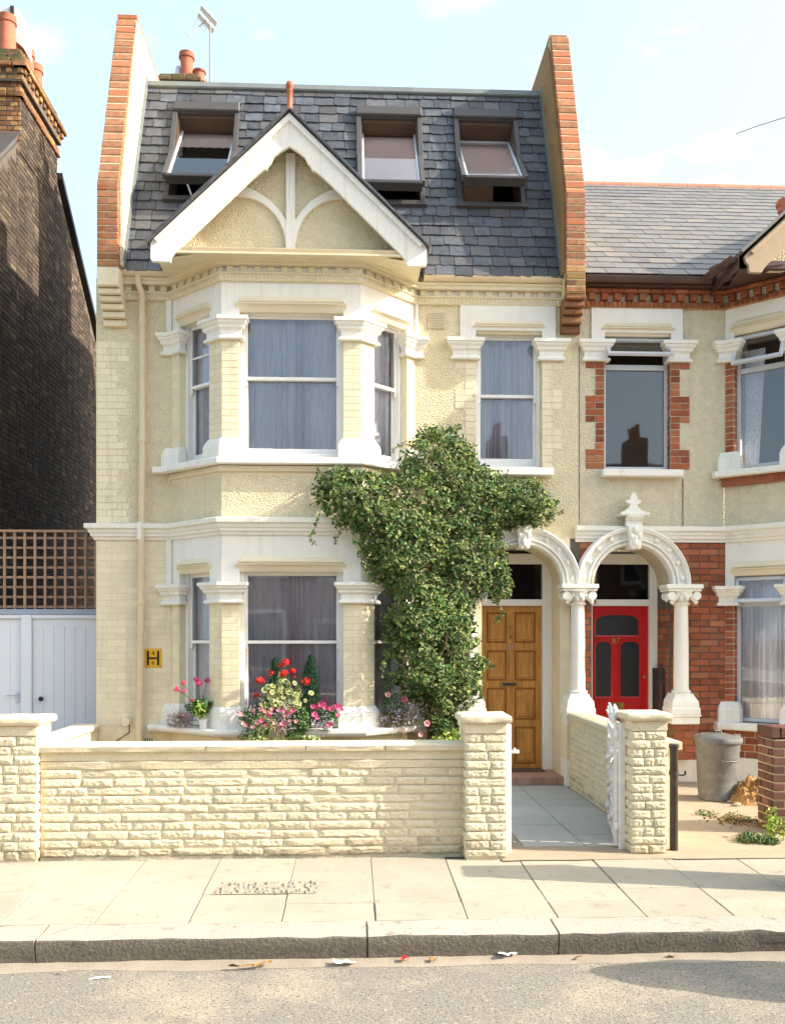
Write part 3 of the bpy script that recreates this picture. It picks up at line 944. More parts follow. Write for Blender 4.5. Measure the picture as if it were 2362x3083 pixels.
# painted brickwork: lower left wall, quoins, bay piers
courses(HP, lower_wall, 'cream_brick', F0, XL + .003, -2.03, .30, 2.75, depth=.03, proud=.0042, units=UBSOFT, jit=.001, joint=.006)
for j in range(29):
    w = 2.95 + j * .0755
    if w > 4.98: break
    u1 = -2.50 if (j // 4) % 2 == 0 else -2.62
    courses(HP, upper_wall, 'cream_brick', F0, XL + .003, u1, w, w + .0755, depth=.03, proud=.0042, units=UBSOFT, start=j, jit=.0015, joint=.006)
for j in range(16):
    w = 3.60 + j * .0755
    if w > 4.82: break
    big = (j // 3) % 2 == 1
    courses(HP, upper_wall, 'cream_brick', F0, 1.165 if big else 1.28, 1.405, w, w + .0755, depth=.03, proud=.0042, units=UBSOFT, start=j, jit=.0008, joint=.006)
    courses(HP, upper_wall, 'cream_brick', F0, 2.165, 2.395 if big else 2.29, w, w + .0755, depth=.03, proud=.0042, units=UBSOFT, start=j, jit=.0008, joint=.006)
for bay_wall, (w0, w1) in zip(bay_walls, ((3.80, 4.83), (.93, 2.03))):
    courses(HP, bay_wall, 'cream_brick', FF, .0, .19, w0, w1, depth=.03, proud=.0042, units=UBSOFT, joint=.006, L=.2)
    courses(HP, bay_wall, 'cream_brick', FF, LF - .19, LF, w0, w1, depth=.03, proud=.0042, units=UBSOFT, joint=.006, L=.2)
    courses(HP, bay_wall, 'cream_brick', FRt, 0, .205, w0, w1, depth=.03, proud=.0042, units=UBSOFT, joint=.006, L=.2)
    courses(HP, bay_wall, 'cream_brick', FRt, LR - .14, LR, w0, w1, depth=.03, proud=.0042, units=UBSOFT, joint=.006, L=.2)
    courses(HP, bay_wall, 'cream_brick', FL, 0, .14, w0, w1, depth=.03, proud=.0042, units=UBSOFT, joint=.006, L=.2)
    courses(HP, bay_wall, 'cream_brick', FL, LL - .205, LL, w0, w1, depth=.03, proud=.0042, units=UBSOFT, joint=.006, L=.2)


# windows
def sash_window(F, u0, u1, w0, w1, mid, parent, rec=.12, low_rail=.11, label=None, glazing_bar=None):
    fr = MB()
    d1, d0 = -rec + .04, -rec - .09
    j = .045
    fr.fbox(F, u0, u0 + j, w0, w1, d0, d1); fr.fbox(F, u1 - j, u1, w0, w1, d0, d1)
    fr.fbox(F, u0 + j, u1 - j, w1 - .035, w1, d0, d1); fr.fbox(F, u0 + j, u1 - j, w0, w0 + .035, d0, d1 + .03)
    win = build(fr, 'sash_window', 'white_wood', parent, label=label, bevel=.004)
    for up_, (a, c, dd) in enumerate(((w0 + .035, mid + .018, -rec - .035), (mid - .018, w1 - .035, -rec + .008))):
        s = MB()
        st = .03
        bot = low_rail - .035 if not up_ else .034
        top = .034
        x0, x1 = u0 + j, u1 - j
        s.fbox(F, x0, x0 + st, a, c, dd - .03, dd); s.fbox(F, x1 - st, x1, a, c, dd - .03, dd)
        s.fbox(F, x0 + st, x1 - st, a, a + bot, dd - .03, dd); s.fbox(F, x0 + st, x1 - st, c - top, c, dd - .03, dd)
        if up_:
            for xx in (x0, x1 - .028):
                s.poly(F, [(xx, a - .07), (xx + .028, a - .05), (xx + .028, a), (xx, a)], dd - .03, dd - .002)
        if glazing_bar and up_:
            s.fbox(F, x0 + st, x1 - st, glazing_bar, glazing_bar + .02, dd - .02, dd - .003)
        build(s, 'sash', 'white_wood', win, bevel=.003)
        p = MB().quad(F, x0 + st - .004, x1 - st + .004, a + bot - .004, c - top + .004, dd - .016)
        build(p, 'pane', 'glass', win, fix=False)
    return win


def net_curtain(F, u0, u1, w0, w1, d, label, name='net_curtain', m='net', nf=14, amp=.05, cat='curtain', shape=None, seed=1):
    r = random.Random(seed)
    nu, nw = nf * 14, 10
    ph = [r.uniform(-.5, .5) for _ in range(nf + 2)]
    am = [r.uniform(.5, 1.5) for _ in range(nf + 2)]
    vs = []
    for i in range(nu + 1):
        s = i / nu
        k = s * nf
        for j in range(nw + 1):
            t = j / nw
            a = u0 + (u1 - u0) * s
            if shape: a = shape(a, t)
            kk = k + .45 * math.sin(1.7 * k + ph[0] * 6) + .3 * ph[1] * math.sin(3.1 * k + 2 * t)
            w_ = math.sin(2 * math.pi * kk)
            off = amp * (.6 + .5 * math.sin(.9 * k + ph[2] * 9)) * ((abs(w_) ** .6 * (1 if w_ > 0 else -1)) - 1) * (1.15 - .5 * t) - .003 - .003 * math.sin(17 * s + 3 * t)
            vs.append(F.p(a, w0 + (w1 - w0) * t, d + off))
    m_ = MB().add(vs, [(i * (nw + 1) + j, (i + 1) * (nw + 1) + j, (i + 1) * (nw + 1) + j + 1, i * (nw + 1) + j + 1) for i in range(nu) for j in range(nw)])
    return build(m_, name, m, None, smooth=80, fix=False, label=label, cat=cat, group='curtains behind the window panes')


for key, F, wl_ in (('L', FL, 'left side of the bay'), ('F', FF, 'front of the bay'), ('R', FRt, 'right side of the bay')):
    a0, a1 = bay_open[key]
    sash_window(F, a0, a1, 3.60, 5.17, 4.46, H, glazing_bar=(4.77 if key == 'L' else None))
    sash_window(F, a0, a1, .70, 2.40, 1.617, H, low_rail=.08)
    net_curtain(F, a0 - .0, a1 + .0, 3.62, 5.18, -.198, 'pleated white net curtain upstairs in the cream house, %s' % wl_, nf=int(11 * (a1 - a0)) + 1, seed=len(key) + ord(key[0]))
    net_curtain(F, a0 - .0, a1 + .0, .66, 2.41, -.198, 'pleated grey net curtain downstairs in the cream house, %s' % wl_, nf=int(9 * (a1 - a0)) + 1, seed=9 + ord(key[0]))
sash_window(F0, *WR, 4.455, H, low_rail=.14)
net_curtain(F0, WR[0], WR[1], 3.60, 5.18, -.198, 'pleated net curtain in the single upstairs window above the orange door', nf=9, seed=77)

# eaves: gutter, fascia, downpipe
def gutter(path, z, r, parent, m='beige_pipe', name='gutter'):
    prof = [(.0, z + r)] + [(r * (1 - math.cos(t)), z + r - r * 1.25 * math.sin(t)) for t in [math.pi * i / 8 for i in range(1, 8)]] + [(2 * r, z + r), (2 * r - .008, z + r), (r, z + .02), (.008, z + r)]
    return build(MB().sweep(path, prof), name, m, parent, smooth=40)


for (x0, x1) in ((XL + .3, -2.0), (.74, 2.40)):
    build(MB().fbox(F0, x0, x1, 5.675, 5.78, -.02, .06), 'fascia_board', 'cream_trim', H)
gutter([(-2.58, -.065), (-2.0, -.065)], 5.69, .05, H); gutter([(.80, -.065), (2.39, -.065)], 5.69, .05, H)
for x in (-2.50, -2.24, .95, 1.13, 1.9, 2.33):
    gutter([(x - .012, -.06), (x + .012, -.06)], 5.683, .055, H, name='gutter_joint')
dp = MB().tube([(-2.38, -.115, 5.70), (-2.38, -.115, 5.60), (-2.34, -.08, 5.50), (-2.34, -.075, 4.0), (-2.372, -.075, .45)], .036, 12)
pipe = build(dp, 'drainpipe', 'beige_pipe', H, smooth=50)
for z in (5.19, 3.87, 2.05):
    x = -2.34 if z > 4 else -2.34 - .032 * (4 - z) / 3.55
    build(MB().lathe((x, -.075, z), [(.042, -.03), (.045, -.02), (.045, .02), (.042, .03)], 12), 'pipe_collar', 'beige_pipe', pipe, smooth=40)
build(MB().lathe((-2.362, -.075, 2.76), [(.0385, 0), (.0385, .19)], 12), 'painted_band', 'white', pipe, smooth=40)

# airbricks, vent cap
ab = MB()
ab.wall(Fr((.865, -.012, 5.185), (1, 0, 0)), 0, .188, 0, .183, [(.012 + i * .0192, .012 + i * .0192 + .011, .012 + j * .0188, .012 + j * .0188 + .011) for i in range(9) for j in range(9)], .012)
build(ab, 'airbrick', 'cream_trim', H, fix=False)
build(MB().quad(F0, .866, 1.052, 5.186, 5.367, .001), 'airbrick_backing', 'dark_metal', H, fix=False)
cap_ = MB().lathe((-2.528, -.0, .72), [(.03, 0), (.03, .05), (.052, .055), (.054, .07), (.045, .085), (.01, .09)], 16, (0, -1, 0))
build(cap_, 'flue_cap', 'cream_trim', H, smooth=40)
gr_ = MB().fbox(F0, -2.37, -2.20, .452, .555, 0, .012, ch=.004)
grille = build(gr_, 'vent_grille', 'cream_trim', H)
for i in range(4):
    build(MB().fbox(F0, -2.33 + i * .026, -2.318 + i * .026, .475, .53, .004, .0135), 'vent_slot', 'dark_metal', grille)
build(MB().tube([(-2.50, -.01, .70), (-2.5, -.012, .60), (-2.62, -.012, .52), (-2.72, -.012, .45)], .006, 6), 'wire', 'stem', H)

# --- mansard slope
TH = math.radians(67)
FM = Fr((0, -.12, 5.78), (1, 0, 0), (0, math.cos(TH), math.sin(TH)))
LM = 2.97
SKY = [(-2.165, -1.365), (.045, .845), (1.235, 2.025)]
SKW = (1.00, 2.56)
b = MB().wall(FM, -2.62, 2.42, -.02, LM, [(a + .06, c - .06, SKW[0] + .06, SKW[1] - .10) for a, c in SKY], .12)
roof = build(b, 'mansard_roof', 'slate', H, fix=False)
SP = Pieces(roof, 'slates')
nr = 20
for j in range(nr):
    w0 = -.06 + j * .150
    u = -2.61 - RND.uniform(0, .15)
    while u < 2.40:
        L = RND.uniform(.145, .255)
        a, c = max(u, -2.61), min(u + L, 2.41)
        u += L
        if c - a < .04: continue
        for s0, s1 in SKY:            # trim round the skylights
            if w0 + .12 > SKW[0] - .04 and w0 + .03 < SKW[1]:
                if a < s0 < c: c = s0
                elif a < s1 < c: a = s1
        if c - a < .04: continue
        mid = (a + c) / 2
        if any(s0 - .001 < mid < s1 + .001 for s0, s1 in SKY) and w0 + .10 > SKW[0] and w0 + .05 < SKW[1]: continue
        z = FM.p(0, w0).z; yb = FM.p(0, w0).y
        # hidden under the front gable
        gz = 7.10 - abs(mid + .66) * .97
        if z < gz - .25: continue
        top = min(w0 + .185, LM - .02)
        if w0 > LM - .13: continue
        SP.put('slate', roof, RND.choice(US), 'slate', FM, a + .003, c - .003, w0 + RND.uniform(-.008, .008), top, .011,
               .020 + RND.uniform(-.002, .004), roll=RND.uniform(-.012, .012), tilt=-.09 + RND.uniform(-.025, .025))
SP.finish()
cp = MB()
cp.fbox(FM, -2.60, 2.42, LM - .10, LM + .0, -.02, .055, ch=.012)
cp.add([FM.p(-2.6, LM - .002, .045), FM.p(2.42, LM - .002, .045), (2.42, 7, 8.50), (-2.6, 7, 8.50)], [(0, 1, 2, 3)])
build(cp, 'lead_coping', 'lead', H)


def skylight(s0, s1, tilt, seed, blind):
    F = FM
    fr = MB()
    w0, w1 = SKW
    bw = .058
    fr.fbox(F, s0, s0 + bw, w0, w1, -.1, .075); fr.fbox(F, s1 - bw, s1, w0, w1, -.1, .075)
    fr.fbox(F, s0 - .02, s1 + .02, w0 - .035, w0 + .03, -.1, .07)
    fr.fbox(F, s0 + bw, s1 - bw, w1 - .16, w1, -.1, .06)
    sk = build(fr, 'skylight', 'skylight', H, bevel=.006)
    hd = MB().fbox(F, s0 - .0, s1 + .0, w1 - .155, w1 - .005, .062, .105, ch=.012)
    build(hd, 'top_hood', 'skylight', sk)
    ln = MB()
    a, c = s0 + bw, s1 - bw
    ln.fbox(F, a, a + .012, w0 + .03, w1 - .16, -.22, .02); ln.fbox(F, c - .012, c, w0 + .03, w1 - .16, -.22, .02)
    ln.fbox(F, a, c, w1 - .20, w1 - .16, -.22, .02); ln.fbox(F, a, c, w0 + .03, w0 + .05, -.22, .02)
    build(ln, 'timber_lining', 'pine', sk)
    # centre-pivot sash
    wc = (w0 + w1) / 2 - .03
    half = (w1 - w0) / 2 - .10
    pv_ = F.p(0, wc, .02)
    R_ = Matrix.Rotation(tilt, 3, F.u)
    S = Fr(pv_, F.u, R_ @ F.w)
    sm = MB()
    b_ = .034
    sm.fbox(S, a + .008, a + b_, -half, half, -.03, .035); sm.fbox(S, c - b_, c - .008, -half, half, -.03, .035)
    sm.fbox(S, a + b_, c - b_, half - b_, half, -.03, .035); sm.fbox(S, a + b_, c - b_, -half, -half + b_, -.03, .035)
    sash = build(sm, 'skylight_sash', 'alu', sk, bevel=.004)
    build(MB().fbox(S, a - .01, c + .01, -half - .06, -half + .012, -.05, .05, ch=.008), 'bottom_cover', 'dark_metal', sk)
    sc = MB()
    sc.fbox(S, a - .045, a + .006, -half - .02, -.02, -.02, .055); sc.fbox(S, c - .006, c + .045, -half - .02, -.02, -.02, .055)
    build(sc, 'sash_cover', 'skylight', sk, bevel=.004)
    build(MB().quad(S, a + b_ - .003, c - b_ + .003, -half + b_ - .003, half - b_ + .003, .012), 'pane', 'glass', sk, fix=False)
    t0 = -half + b_ if blind == 'full' else half - b_ - .42
    bl = MB()
    n = 18
    vs = []
    for i in range(n + 1):
        u = a + b_ + (c - a - 2 * b_) * i / n
        vs += [S.p(u, t0 + (.018 * abs(math.sin(i * 1.05)) if blind != 'full' else 0), -.010), S.p(u, half - b_, -.010)]
    bl.add(vs, [(2 * i, 2 * i + 2, 2 * i + 3, 2 * i + 1) for i in range(n)])
    build(bl, 'roller_blind', 'blind', sk, fix=False)
    return sk


skylight(*SKY[0], math.radians(-19), 1, 'part')
skylight(*SKY[1], math.radians(-17), 2, 'full')
skylight(*SKY[2], math.radians(-23), 3, 'full')
build(MB().quad(Fr((0, .95, 0), (1, 0, 0)), 1.25, 1.75, 6.2, 7.6), 'inner_blind', 'blind', H, fix=False)
build(MB().tube([(-1.80, .25, 6.62), (-1.92, .33, 6.95)], .012, 6), 'window_stay', 'white_wood', H)

# --- party-wall parapets
def parapet(x0, x1, zb, low_m, side):
    prof = [(-.33, zb), (-.33, 6.57), (.52, 8.96), (.60, 9.0), (2.6, 9.0)] if side == 'l' else [(-.33, zb), (-.33, 6.57), (.475, 8.87), (.54, 8.905), (2.6, 8.905)]
    prof += [(2.6, 5.0), (.02, 5.0), (.02, zb)]
    FX = Fr((x0, 0, 0), (0, 1, 0))
    mb = MB()
    k = len(prof)
    vs = [(x0 + .006, y + .006 * (i < 3), z) for i, (y, z) in enumerate(prof)] + [(x1 - .006, y + .006 * (i < 3), z) for i, (y, z) in enumerate(prof)]
    mb.add(vs, [tuple(range(k)), tuple(range(2 * k - 1, k - 1, -1))] + [(i, k + i, k + (i + 1) % k, (i + 1) % k) for i in range(k)])
    return build(mb, 'parapet', 'buff_mortar', H)


for side, (x0, x1) in (('l', (-2.775, -2.545)), ('r', (2.372, 2.590))):
    pw = parapet(x0, x1, 5.70 if side == 'l' else 5.50, None, side)
    PP = HP
    Fv = Fr((x0, -.33, 0), (1, 0, 0))
    wd = x1 - x0
    z = 5.70 if side == 'l' else 5.50
    j = 0
    while z < 6.56:
        h = .075
        if j % 2 == 0: cuts = [(0, wd)]
        else: cuts = [(0, wd / 2), (wd / 2, wd)]
        for a, c in cuts:
            HP.put('coping_brick', pw, RND.choice(UB), 'orange_brick' if z > 5.8 else 'old_brick', Fv, a + .003, c - .003, z + .006, z + h - .006, .10, .004 + RND.uniform(-.002, .003))
        z += h; j += 1
    sl = Vector((0, .85, 2.39)) if side == 'l' else Vector((0, .805, 2.30)); Ls = sl.length
    zt_ = 8.99 if side == 'l' else 8.895
    Fs = Fr((x0, -.33, 6.57), (1, 0, 0), sl)
    n = round(Ls / .110)
    for j in range(n):
        a, c = j * Ls / n, (j + 1) * Ls / n
        HP.put('coping_brick', pw, RND.choice(UB), 'orange_brick', Fs, .002, wd - .002, a + .007, c - .008, .07, .003 + RND.uniform(-.002, .003), roll=RND.uniform(-.008, .008))
    for j in range(18):
        build(MB().box(x0 + .002, x1 - .002, .55 + j * .112, .655 + j * .112, zt_, zt_ + .045), 'coping_brick', 'orange_brick', pw)
    # rendered inner cheek and flashing facing the roof
    sgn = 1 if side == 'l' else -1
    xi = x1 if side == 'l' else x0
    ck = MB()
    for (d, off, m_) in ((.004, .0, None),):
        pts = [(-.25, 5.75), (-.25, 6.60), (.50, zt_ - .07 - (.14 if side == 'r' else 0)), (.60, zt_ - .07), (2.4, zt_ - .07), (2.4, 8.5), (1.0, 8.4), (0.0, 5.75)]
        vs = [(xi + sgn * .0, y, z) for y, z in pts] + [(xi + sgn * .022, y, z) for y, z in pts]
        k = len(pts)
        ck.add(vs, [tuple(range(k)), tuple(range(2 * k - 1, k - 1, -1))] + [(i, k + i, k + (i + 1) % k, (i + 1) % k) for i in range(k)])
    build(ck, 'parapet_render', 'cream_render' if side == 'l' else 'old_brick', pw)
    fl = MB()
    pts = [(-.16, 5.76), (-.20, 5.85), (.94, 8.55), (1.02, 8.5)]
    vs = [(xi, y, z) for y, z in pts] + [(xi + sgn * .035, y, z) for y, z in pts]
    fl.add(vs, [(0, 1, 2, 3), (7, 6, 5, 4), (0, 4, 5, 1), (1, 5, 6, 2), (2, 6, 7, 3), (3, 7, 4, 0)])
    build(fl, 'flashing', 'lead', pw)
    # corbelled foot
    steps = [(5.70, 5.49, .33), (5.49, 5.423, .28), (5.423, 5.358, .23), (5.358, 5.29, .175), (5.29, 5.217, .12), (5.217, 5.14, .06)] if side == 'l' else \
        [(5.50, 5.435, .32), (5.435, 5.37, .265), (5.37, 5.305, .21), (5.305, 5.22, .15), (5.22, 5.13, .08)]
    for i, (zt, zb_, pr) in enumerate(steps):
        dx = .012 * i if side == 'l' else 0
        mb = MB().fbox(F0, x0 + (.0 if side == 'l' else .0) - dx * 0, x1 + dx * .4, zb_ + .006, zt - .004, -.02, pr, ch=.008)
        build(mb, 'corbel_brick', 'cream_brick' if side == 'l' else 'old_brick', pw)

# --- front gable
FG = Fr((-.655, -.62, 0), (1, 0, 0))
b = MB().poly(FG, [(-1.28, 5.66), (1.28, 5.66), (0, 6.95)], -.05, 0)
gable = build(b, 'gable', 'cream_render', H)
FB = Fr((-.655, -.85, 0), (1, 0, 0))


def barge(s, F, m, parent, clipx=None):
    pts = [(0, 7.13), (1.405, 5.785), (1.43, 5.74), (1.43, 5.575), (1.41, 5.553), (1.225, 5.55), (1.215, 5.60), (1.18, 5.645), (.40, 6.415), (.30, 6.50),
           (.262, 6.528), (.232, 6.53), (.222, 6.565), (.19, 6.60), (.16, 6.665), (.09, 6.72), (0, 6.775)]
    pts = [(x * s, z) for x, z in pts]
    if s > 0: pts = pts[::-1]
    o = build(MB().poly(F, pts, -.045, 0), 'barge_board', m, parent, bevel=.005)
    mo = [(0, 7.11), (1.39, 5.78), (1.36, 5.745), (0, 7.035)]
    mo = [(x * s, z) for x, z in mo]
    if s > 0: mo = mo[::-1]
    build(MB().poly(F, mo, 0, .028), 'barge_moulding', m, o, bevel=.004)
    kb = [(1.25, 5.80), (1.435, 5.80), (1.445, 5.77), (1.42, 5.735), (1.27, 5.735)]
    kb = [(x * s, z) for x, z in kb]
    if s > 0: kb = kb[::-1]
    return o


barge(-1, FB, 'white', gable); barge(1, FB, 'white', gable)
post = [(-.052, 5.76), (.052, 5.76), (.047, 6.15), (.05, 6.80), (-.05, 6.80), (-.047, 6.15)]
build(MB().poly(FG, post, 0, .05), 'king_post', 'white', gable, bevel=.004)
for s in (-1, 1):
    pts = []
    n = 14
    for i in range(n + 1):           # quarter rings sweeping from the post foot out to the barge boards
        t = math.pi / 2 * i / n
        pts.append((-.06 - .515 + .515 * math.cos(t), 5.85 + .495 * math.sin(t)))
    inn = [(-.06 - .54 + .52 * math.cos(math.pi / 2 * i / n) + .105 * (1 - i / n) * 0 + .0, 5.88 + .0 + .585 * math.sin(math.pi / 2 * i / n)) for i in range(n + 1)]
    ring = [(x, z) for x, z in pts] + [(-.7, 6.345), (-.7, 6.445), (-.575, 6.458), (-.46, 6.44), (-.34, 6.385), (-.22, 6.305), (-.12, 6.20), (-.045, 6.09), (-.045, 5.85)]
    ring = [(x * -s, z) for x, z in ring]
    if s < 0: ring = ring[::-1]
    build(MB().poly(FG, ring, 0, .04), 'curved_brace', 'white', gable, bevel=.003)
# gable roof slopes with a dark tiled verge, running back into the mansard
for s in (-1, 1):
    mb = MB()
    a = Vector((-.655, 0, 7.135)); c = Vector((-.655 + s * 1.455, 0, 5.735))
    nv = Vector(((c - a).z * -s, 0, (c - a).x * s)).normalized()
    vs = []
    for y in (-.90, 0.9):
        for q in (a, c):
            vs += [q + Vector((0, y, 0)), q + Vector((0, y, 0)) + nv * .012]
    mb.add(vs, [(0, 1, 3, 2), (4, 6, 7, 5), (0, 4, 5, 1), (2, 3, 7, 6), (1, 5, 7, 3), (0, 2, 6, 4)])
    gr = build(mb, 'gable_roof', 'slate', gable)
    L = (c - a).length
    t = (c - a).normalized()
    for k in range(16):
        u = (k + .5) * L / 16
        m_ = MB()
        Fk = Fr(a + t * u + nv * .012 + Vector((0, -.905, 0)), t * s, nv) if s > 0 else Fr(a + t * u + nv * .012 + Vector((0, -.905, 0)), -t, nv)
        m_.fbox(Fk, -L / 32 + .002, L / 32 - .002, -.010, .010, -.35, RND.uniform(0, .015))
        build(m_, 'verge_slate', 'slate', gr)
fin = MB().lathe((-.655, -.80, 7.14), [(.05, 0), (.042, .03), (.030, .05), (.028, .22), (.036, .23), (.028, .24), (.03, .26), (.042, .28), (.042, .30), (.03, .33), (.008, .345)], 12)
build(fin, 'finial', 'terracotta', gable, smooth=40)
build(MB().box(-1.90, .60, -.84, -.60, 5.655, 5.675), 'gable_soffit', 'cream_trim', gable)
for (xa, xb, xc, xd, xe) in ((-2.04, -1.39, -1.6, -2.06, 0), (.73, .09, .29, .75, 0)):
    b = MB()
    b.add([(xa, -.80, 5.60), (xa, .0, 5.66), (xb, -.6, 5.672), (xc, -.80, 5.66), (xd, 0, 5.80), (xd, -.8, 5.78)], [(3, 2, 1, 0), (0, 1, 4, 5)])
    build(b, 'corner_soffit', 'cream_trim', gable, fix=False)
build(MB().box(-1.86, .55, -.74, -.62, 5.67, 5.76), 'gable_fascia', 'cream_trim', gable)
gutter([(-1.86, -.745), (.56, -.745)], 5.672, .045, gable)
for x in (-1.66, -.66, .25):
    gutter([(x - .01, -.74), (x + .01, -.74)], 5.666, .05, gable, name='gutter_joint')

# --- chimney behind the mansard
ch = MB().box(-2.93, -2.45, 4.0, 5.6, 8.4, 10.28)
chim = build(ch, 'chimney_stack', 'moss', H)
for i, (o, z0, z1) in enumerate(((.05, 10.22, 10.285), (.11, 10.29, 10.355), (.06, 10.36, 10.42), (.0, 10.425, 10.46))):
    for k in range(3):
        x0 = -2.93 - o + k * (.48 + 2 * o) / 3
        build(MB().fbox(F0, x0 + .004, x0 + (.48 + 2 * o) / 3 - .004, z0, z1, -5.6 - o, -4.0 + o + RND.uniform(-.01, .01), ch=.01), 'chimney_brick', 'moss', chim)
for (x, y, h, r) in ((-2.63, 4.28, .50, .105), (-2.50, 4.75, .36, .10), (-2.42, 4.2, .18, .09)):
    pot = MB().lathe((x, y, 10.44), [(r * 1.12, 0), (r * 1.05, h * .1), (r * .93, h * .55), (r * .98, h * .82), (r * 1.18, h * .84), (r * 1.2, h * .9), (r * 1.08, h * .93), (r * 1.14, h), (r * .9, h), (r * .85, h * .6)], 18, cap=False)
    build(pot, 'chimney_pot', 'terracotta', chim, smooth=40)
build(MB().lathe((-2.77, 4.3, 10.45), [(.09, 0), (.03, .30), (.01, .31)], 12), 'chimney_cowl', 'alu', chim, smooth=40)

# ================================================================== PORCHES
def arch_pts(cx, zc, r, n=24, a0=0.0, a1=math.pi):
    return [(cx + r * math.cos(a0 + (a1 - a0) * i / n), zc + r * math.sin(a0 + (a1 - a0) * i / n)) for i in range(n + 1)]


def porch_arch(cx, root, wall_m, gap_hi=2.95, span=(None, None), skip_left=False):
    ZC = 2.266
    rin, rout = .448, .655
    # spandrel wall filling between the rectangular hole and the curve
    sp = MB()
    for s in (-1, 1):
        pts = [(cx + s * .449, ZC), (cx + s * .449, 2.722), (cx, 2.722)] + [(cx + s * rin * math.sin(t), ZC + rin * math.cos(t)) for t in [math.pi / 2 * i / 12 for i in range(13)]]
        if s < 0: pts = pts[::-1]
        sp.poly(F0, pts[:-1] if s > 0 else pts[1:], -.44, .0)
    build(sp, 'arch_soffit', wall_m, root)
    prof = [(rin, 0), (rin, .10), (rin + .012, .125), (rin + .035, .13), (rin + .04, .11), (rin + .052, .11), (rin + .058, .14), (rin + .075, .14),
            (rin + .082, .112), (rout - .055, .112), (rout - .045, .15), (rout - .012, .165), (rout, .15), (rout, 0)]
    mb = MB()
    n = 40
    k = len(prof)
    vs = []
    for i in range(n + 1):
        t = math.pi * i / n
        for r, d in prof:
            vs.append(F0.p(cx + r * math.cos(t), ZC + r * math.sin(t), d))
    fs = [(i * k + j, (i + 1) * k + j, (i + 1) * k + (j + 1) % k, i * k + (j + 1) % k) for i in range(n) for j in range(k)]
    fs += [tuple(range(k)), tuple(range((n + 1) * k - 1, n * k - 1, -1))]
    mb.add(vs, fs)
    arch = build(mb, 'porch_arch', 'white', root, smooth=30)
    # carved band: round fruits with curling leaves between
    for i in range(10):
        t = math.pi * (i + .42) / 9.9
        if abs(t - math.pi / 2) < .18: continue
        rm = (rin + rout) / 2 + .018
        c = (cx + rm * math.cos(t), ZC + rm * math.sin(t))
        p = F0.p(*c, .115)
        ros = build(MB().ball(p, .034, 10, 6, (1, .8, 1)), 'carved_fruit', 'white', arch, smooth=60)
        lf = MB()
        for q in range(3):
            tt = t + (.10 + .055 * q) * (1 if t < math.pi / 2 else -1)
            rr = rm + (.026, -.02, .006)[q]
            pp = F0.p(cx + rr * math.cos(tt), ZC + rr * math.sin(tt), .108)
            tangent = F0.p(-math.sin(tt), math.cos(tt)) - F0.O
            for z in range(4):
                w = pp + tangent * (.02 * z - .03)
                lf.ball(w, .017 - .003 * z, 6, 4, (1, .9, 1))
        build(lf, 'carved_leaf', 'white', arch, smooth=60)
    ks = MB().poly(F0, [(cx - .062, 2.665), (cx + .062, 2.665), (cx + .085, 2.93), (cx - .085, 2.93)], 0, .20)
    key = build(ks, 'keystone', 'white', arch, bevel=.008)
    kc = MB()
    for (dx, dz, r) in ((0, .06, .05), (-.045, .14, .035), (.045, .14, .035), (0, .21, .045), (-.03, .02, .03), (.03, .02, .03), (0, .12, .03)):
        kc.ball(F0.p(cx + dx, 2.67 + dz, .20), r, 8, 5, (.9, .55, 1.1))
    build(kc, 'keystone_carving', 'white', arch, smooth=60)
    return arch


def porch_column(cx, root, halves=(True, True), zb=.69):
    F = F0
    ab_ = MB()
    ab_.box(cx - .21, cx + .21, -.27, .02, 2.215, 2.264)
    ab_.box(cx - .195, cx + .195, -.255, .02, 2.185, 2.2148)
    cap = build(ab_, 'column_capital', 'white', root, bevel=.008)
    cv = MB()
    cv.lathe((cx, -.13, 2.03), [(.085, 0), (.098, .012), (.098, .025), (.082, .035), (.10, .09), (.14, .14), (.15, .158)], 16)
    for s in (-1, 1):          # volutes and leaves under the slab
        for y in (-.215, -.06):
            cv.lathe((cx + s * .145, y - .03, 2.135), [(.048, 0), (.05, .02), (.038, .03), (.036, .045), (.05, .055), (.048, .07)], 12, (0, 1, 0))
        for q in range(5):
            cv.ball((cx + s * (.05 + .022 * q), -.232 + .004 * q, 2.165 - .024 * q), .026, 7, 4, (1, .6, 1.2))
        cv.ball((cx + s * .03, -.235, 2.12), .034, 7, 5, (.8, .6, 1.5))
        cv.ball((cx + s * .17, -.14, 2.12), .04, 7, 5, (.6, 1, 1.4))
    cv.ball((cx, -.245, 2.15), .036, 8, 5, (1, .6, 1.2))
    build(cv, 'capital_carving', 'white', cap, smooth=50)
    sh = MB().lathe((cx, -.13, 1.03), [(.10, 0), (.108, .012), (.108, .03), (.088, .04), (.084, .06), (.083, .5), (.076, .99), (.076, 1.0)], 24)
    build(sh, 'column_shaft', 'white', root, smooth=40)
    bs = MB()
    F2 = Fr((cx, -.13, 0), (1, 0, 0))
    k = [(.105, 1.03), (.115, 1.0), (.15, .945), (.155, .90), (.155, .88), (.165, .865), (.165, .80)]
    vs, fs = [], []
    for r, z in k:
        vs += [(cx - r, -.13 - r, z), (cx + r, -.13 - r, z), (cx + r, .02, z), (cx - r, .02, z)]
    for i in range(len(k) - 1):
        for q in range(4):
            fs.append((i * 4 + q, i * 4 + (q + 1) % 4, (i + 1) * 4 + (q + 1) % 4, (i + 1) * 4 + q))
    fs += [(0, 1, 2, 3), (len(vs) - 1, len(vs) - 2, len(vs) - 3, len(vs) - 4)]
    bs.add(vs, fs)
    bs.box(cx - .172, cx + .172, -.302, .02, .775, .799); bs.box(cx - .158, cx + .158, -.288, .02, zb, .7748)
    build(bs, 'column_base', 'white', root, bevel=.006)


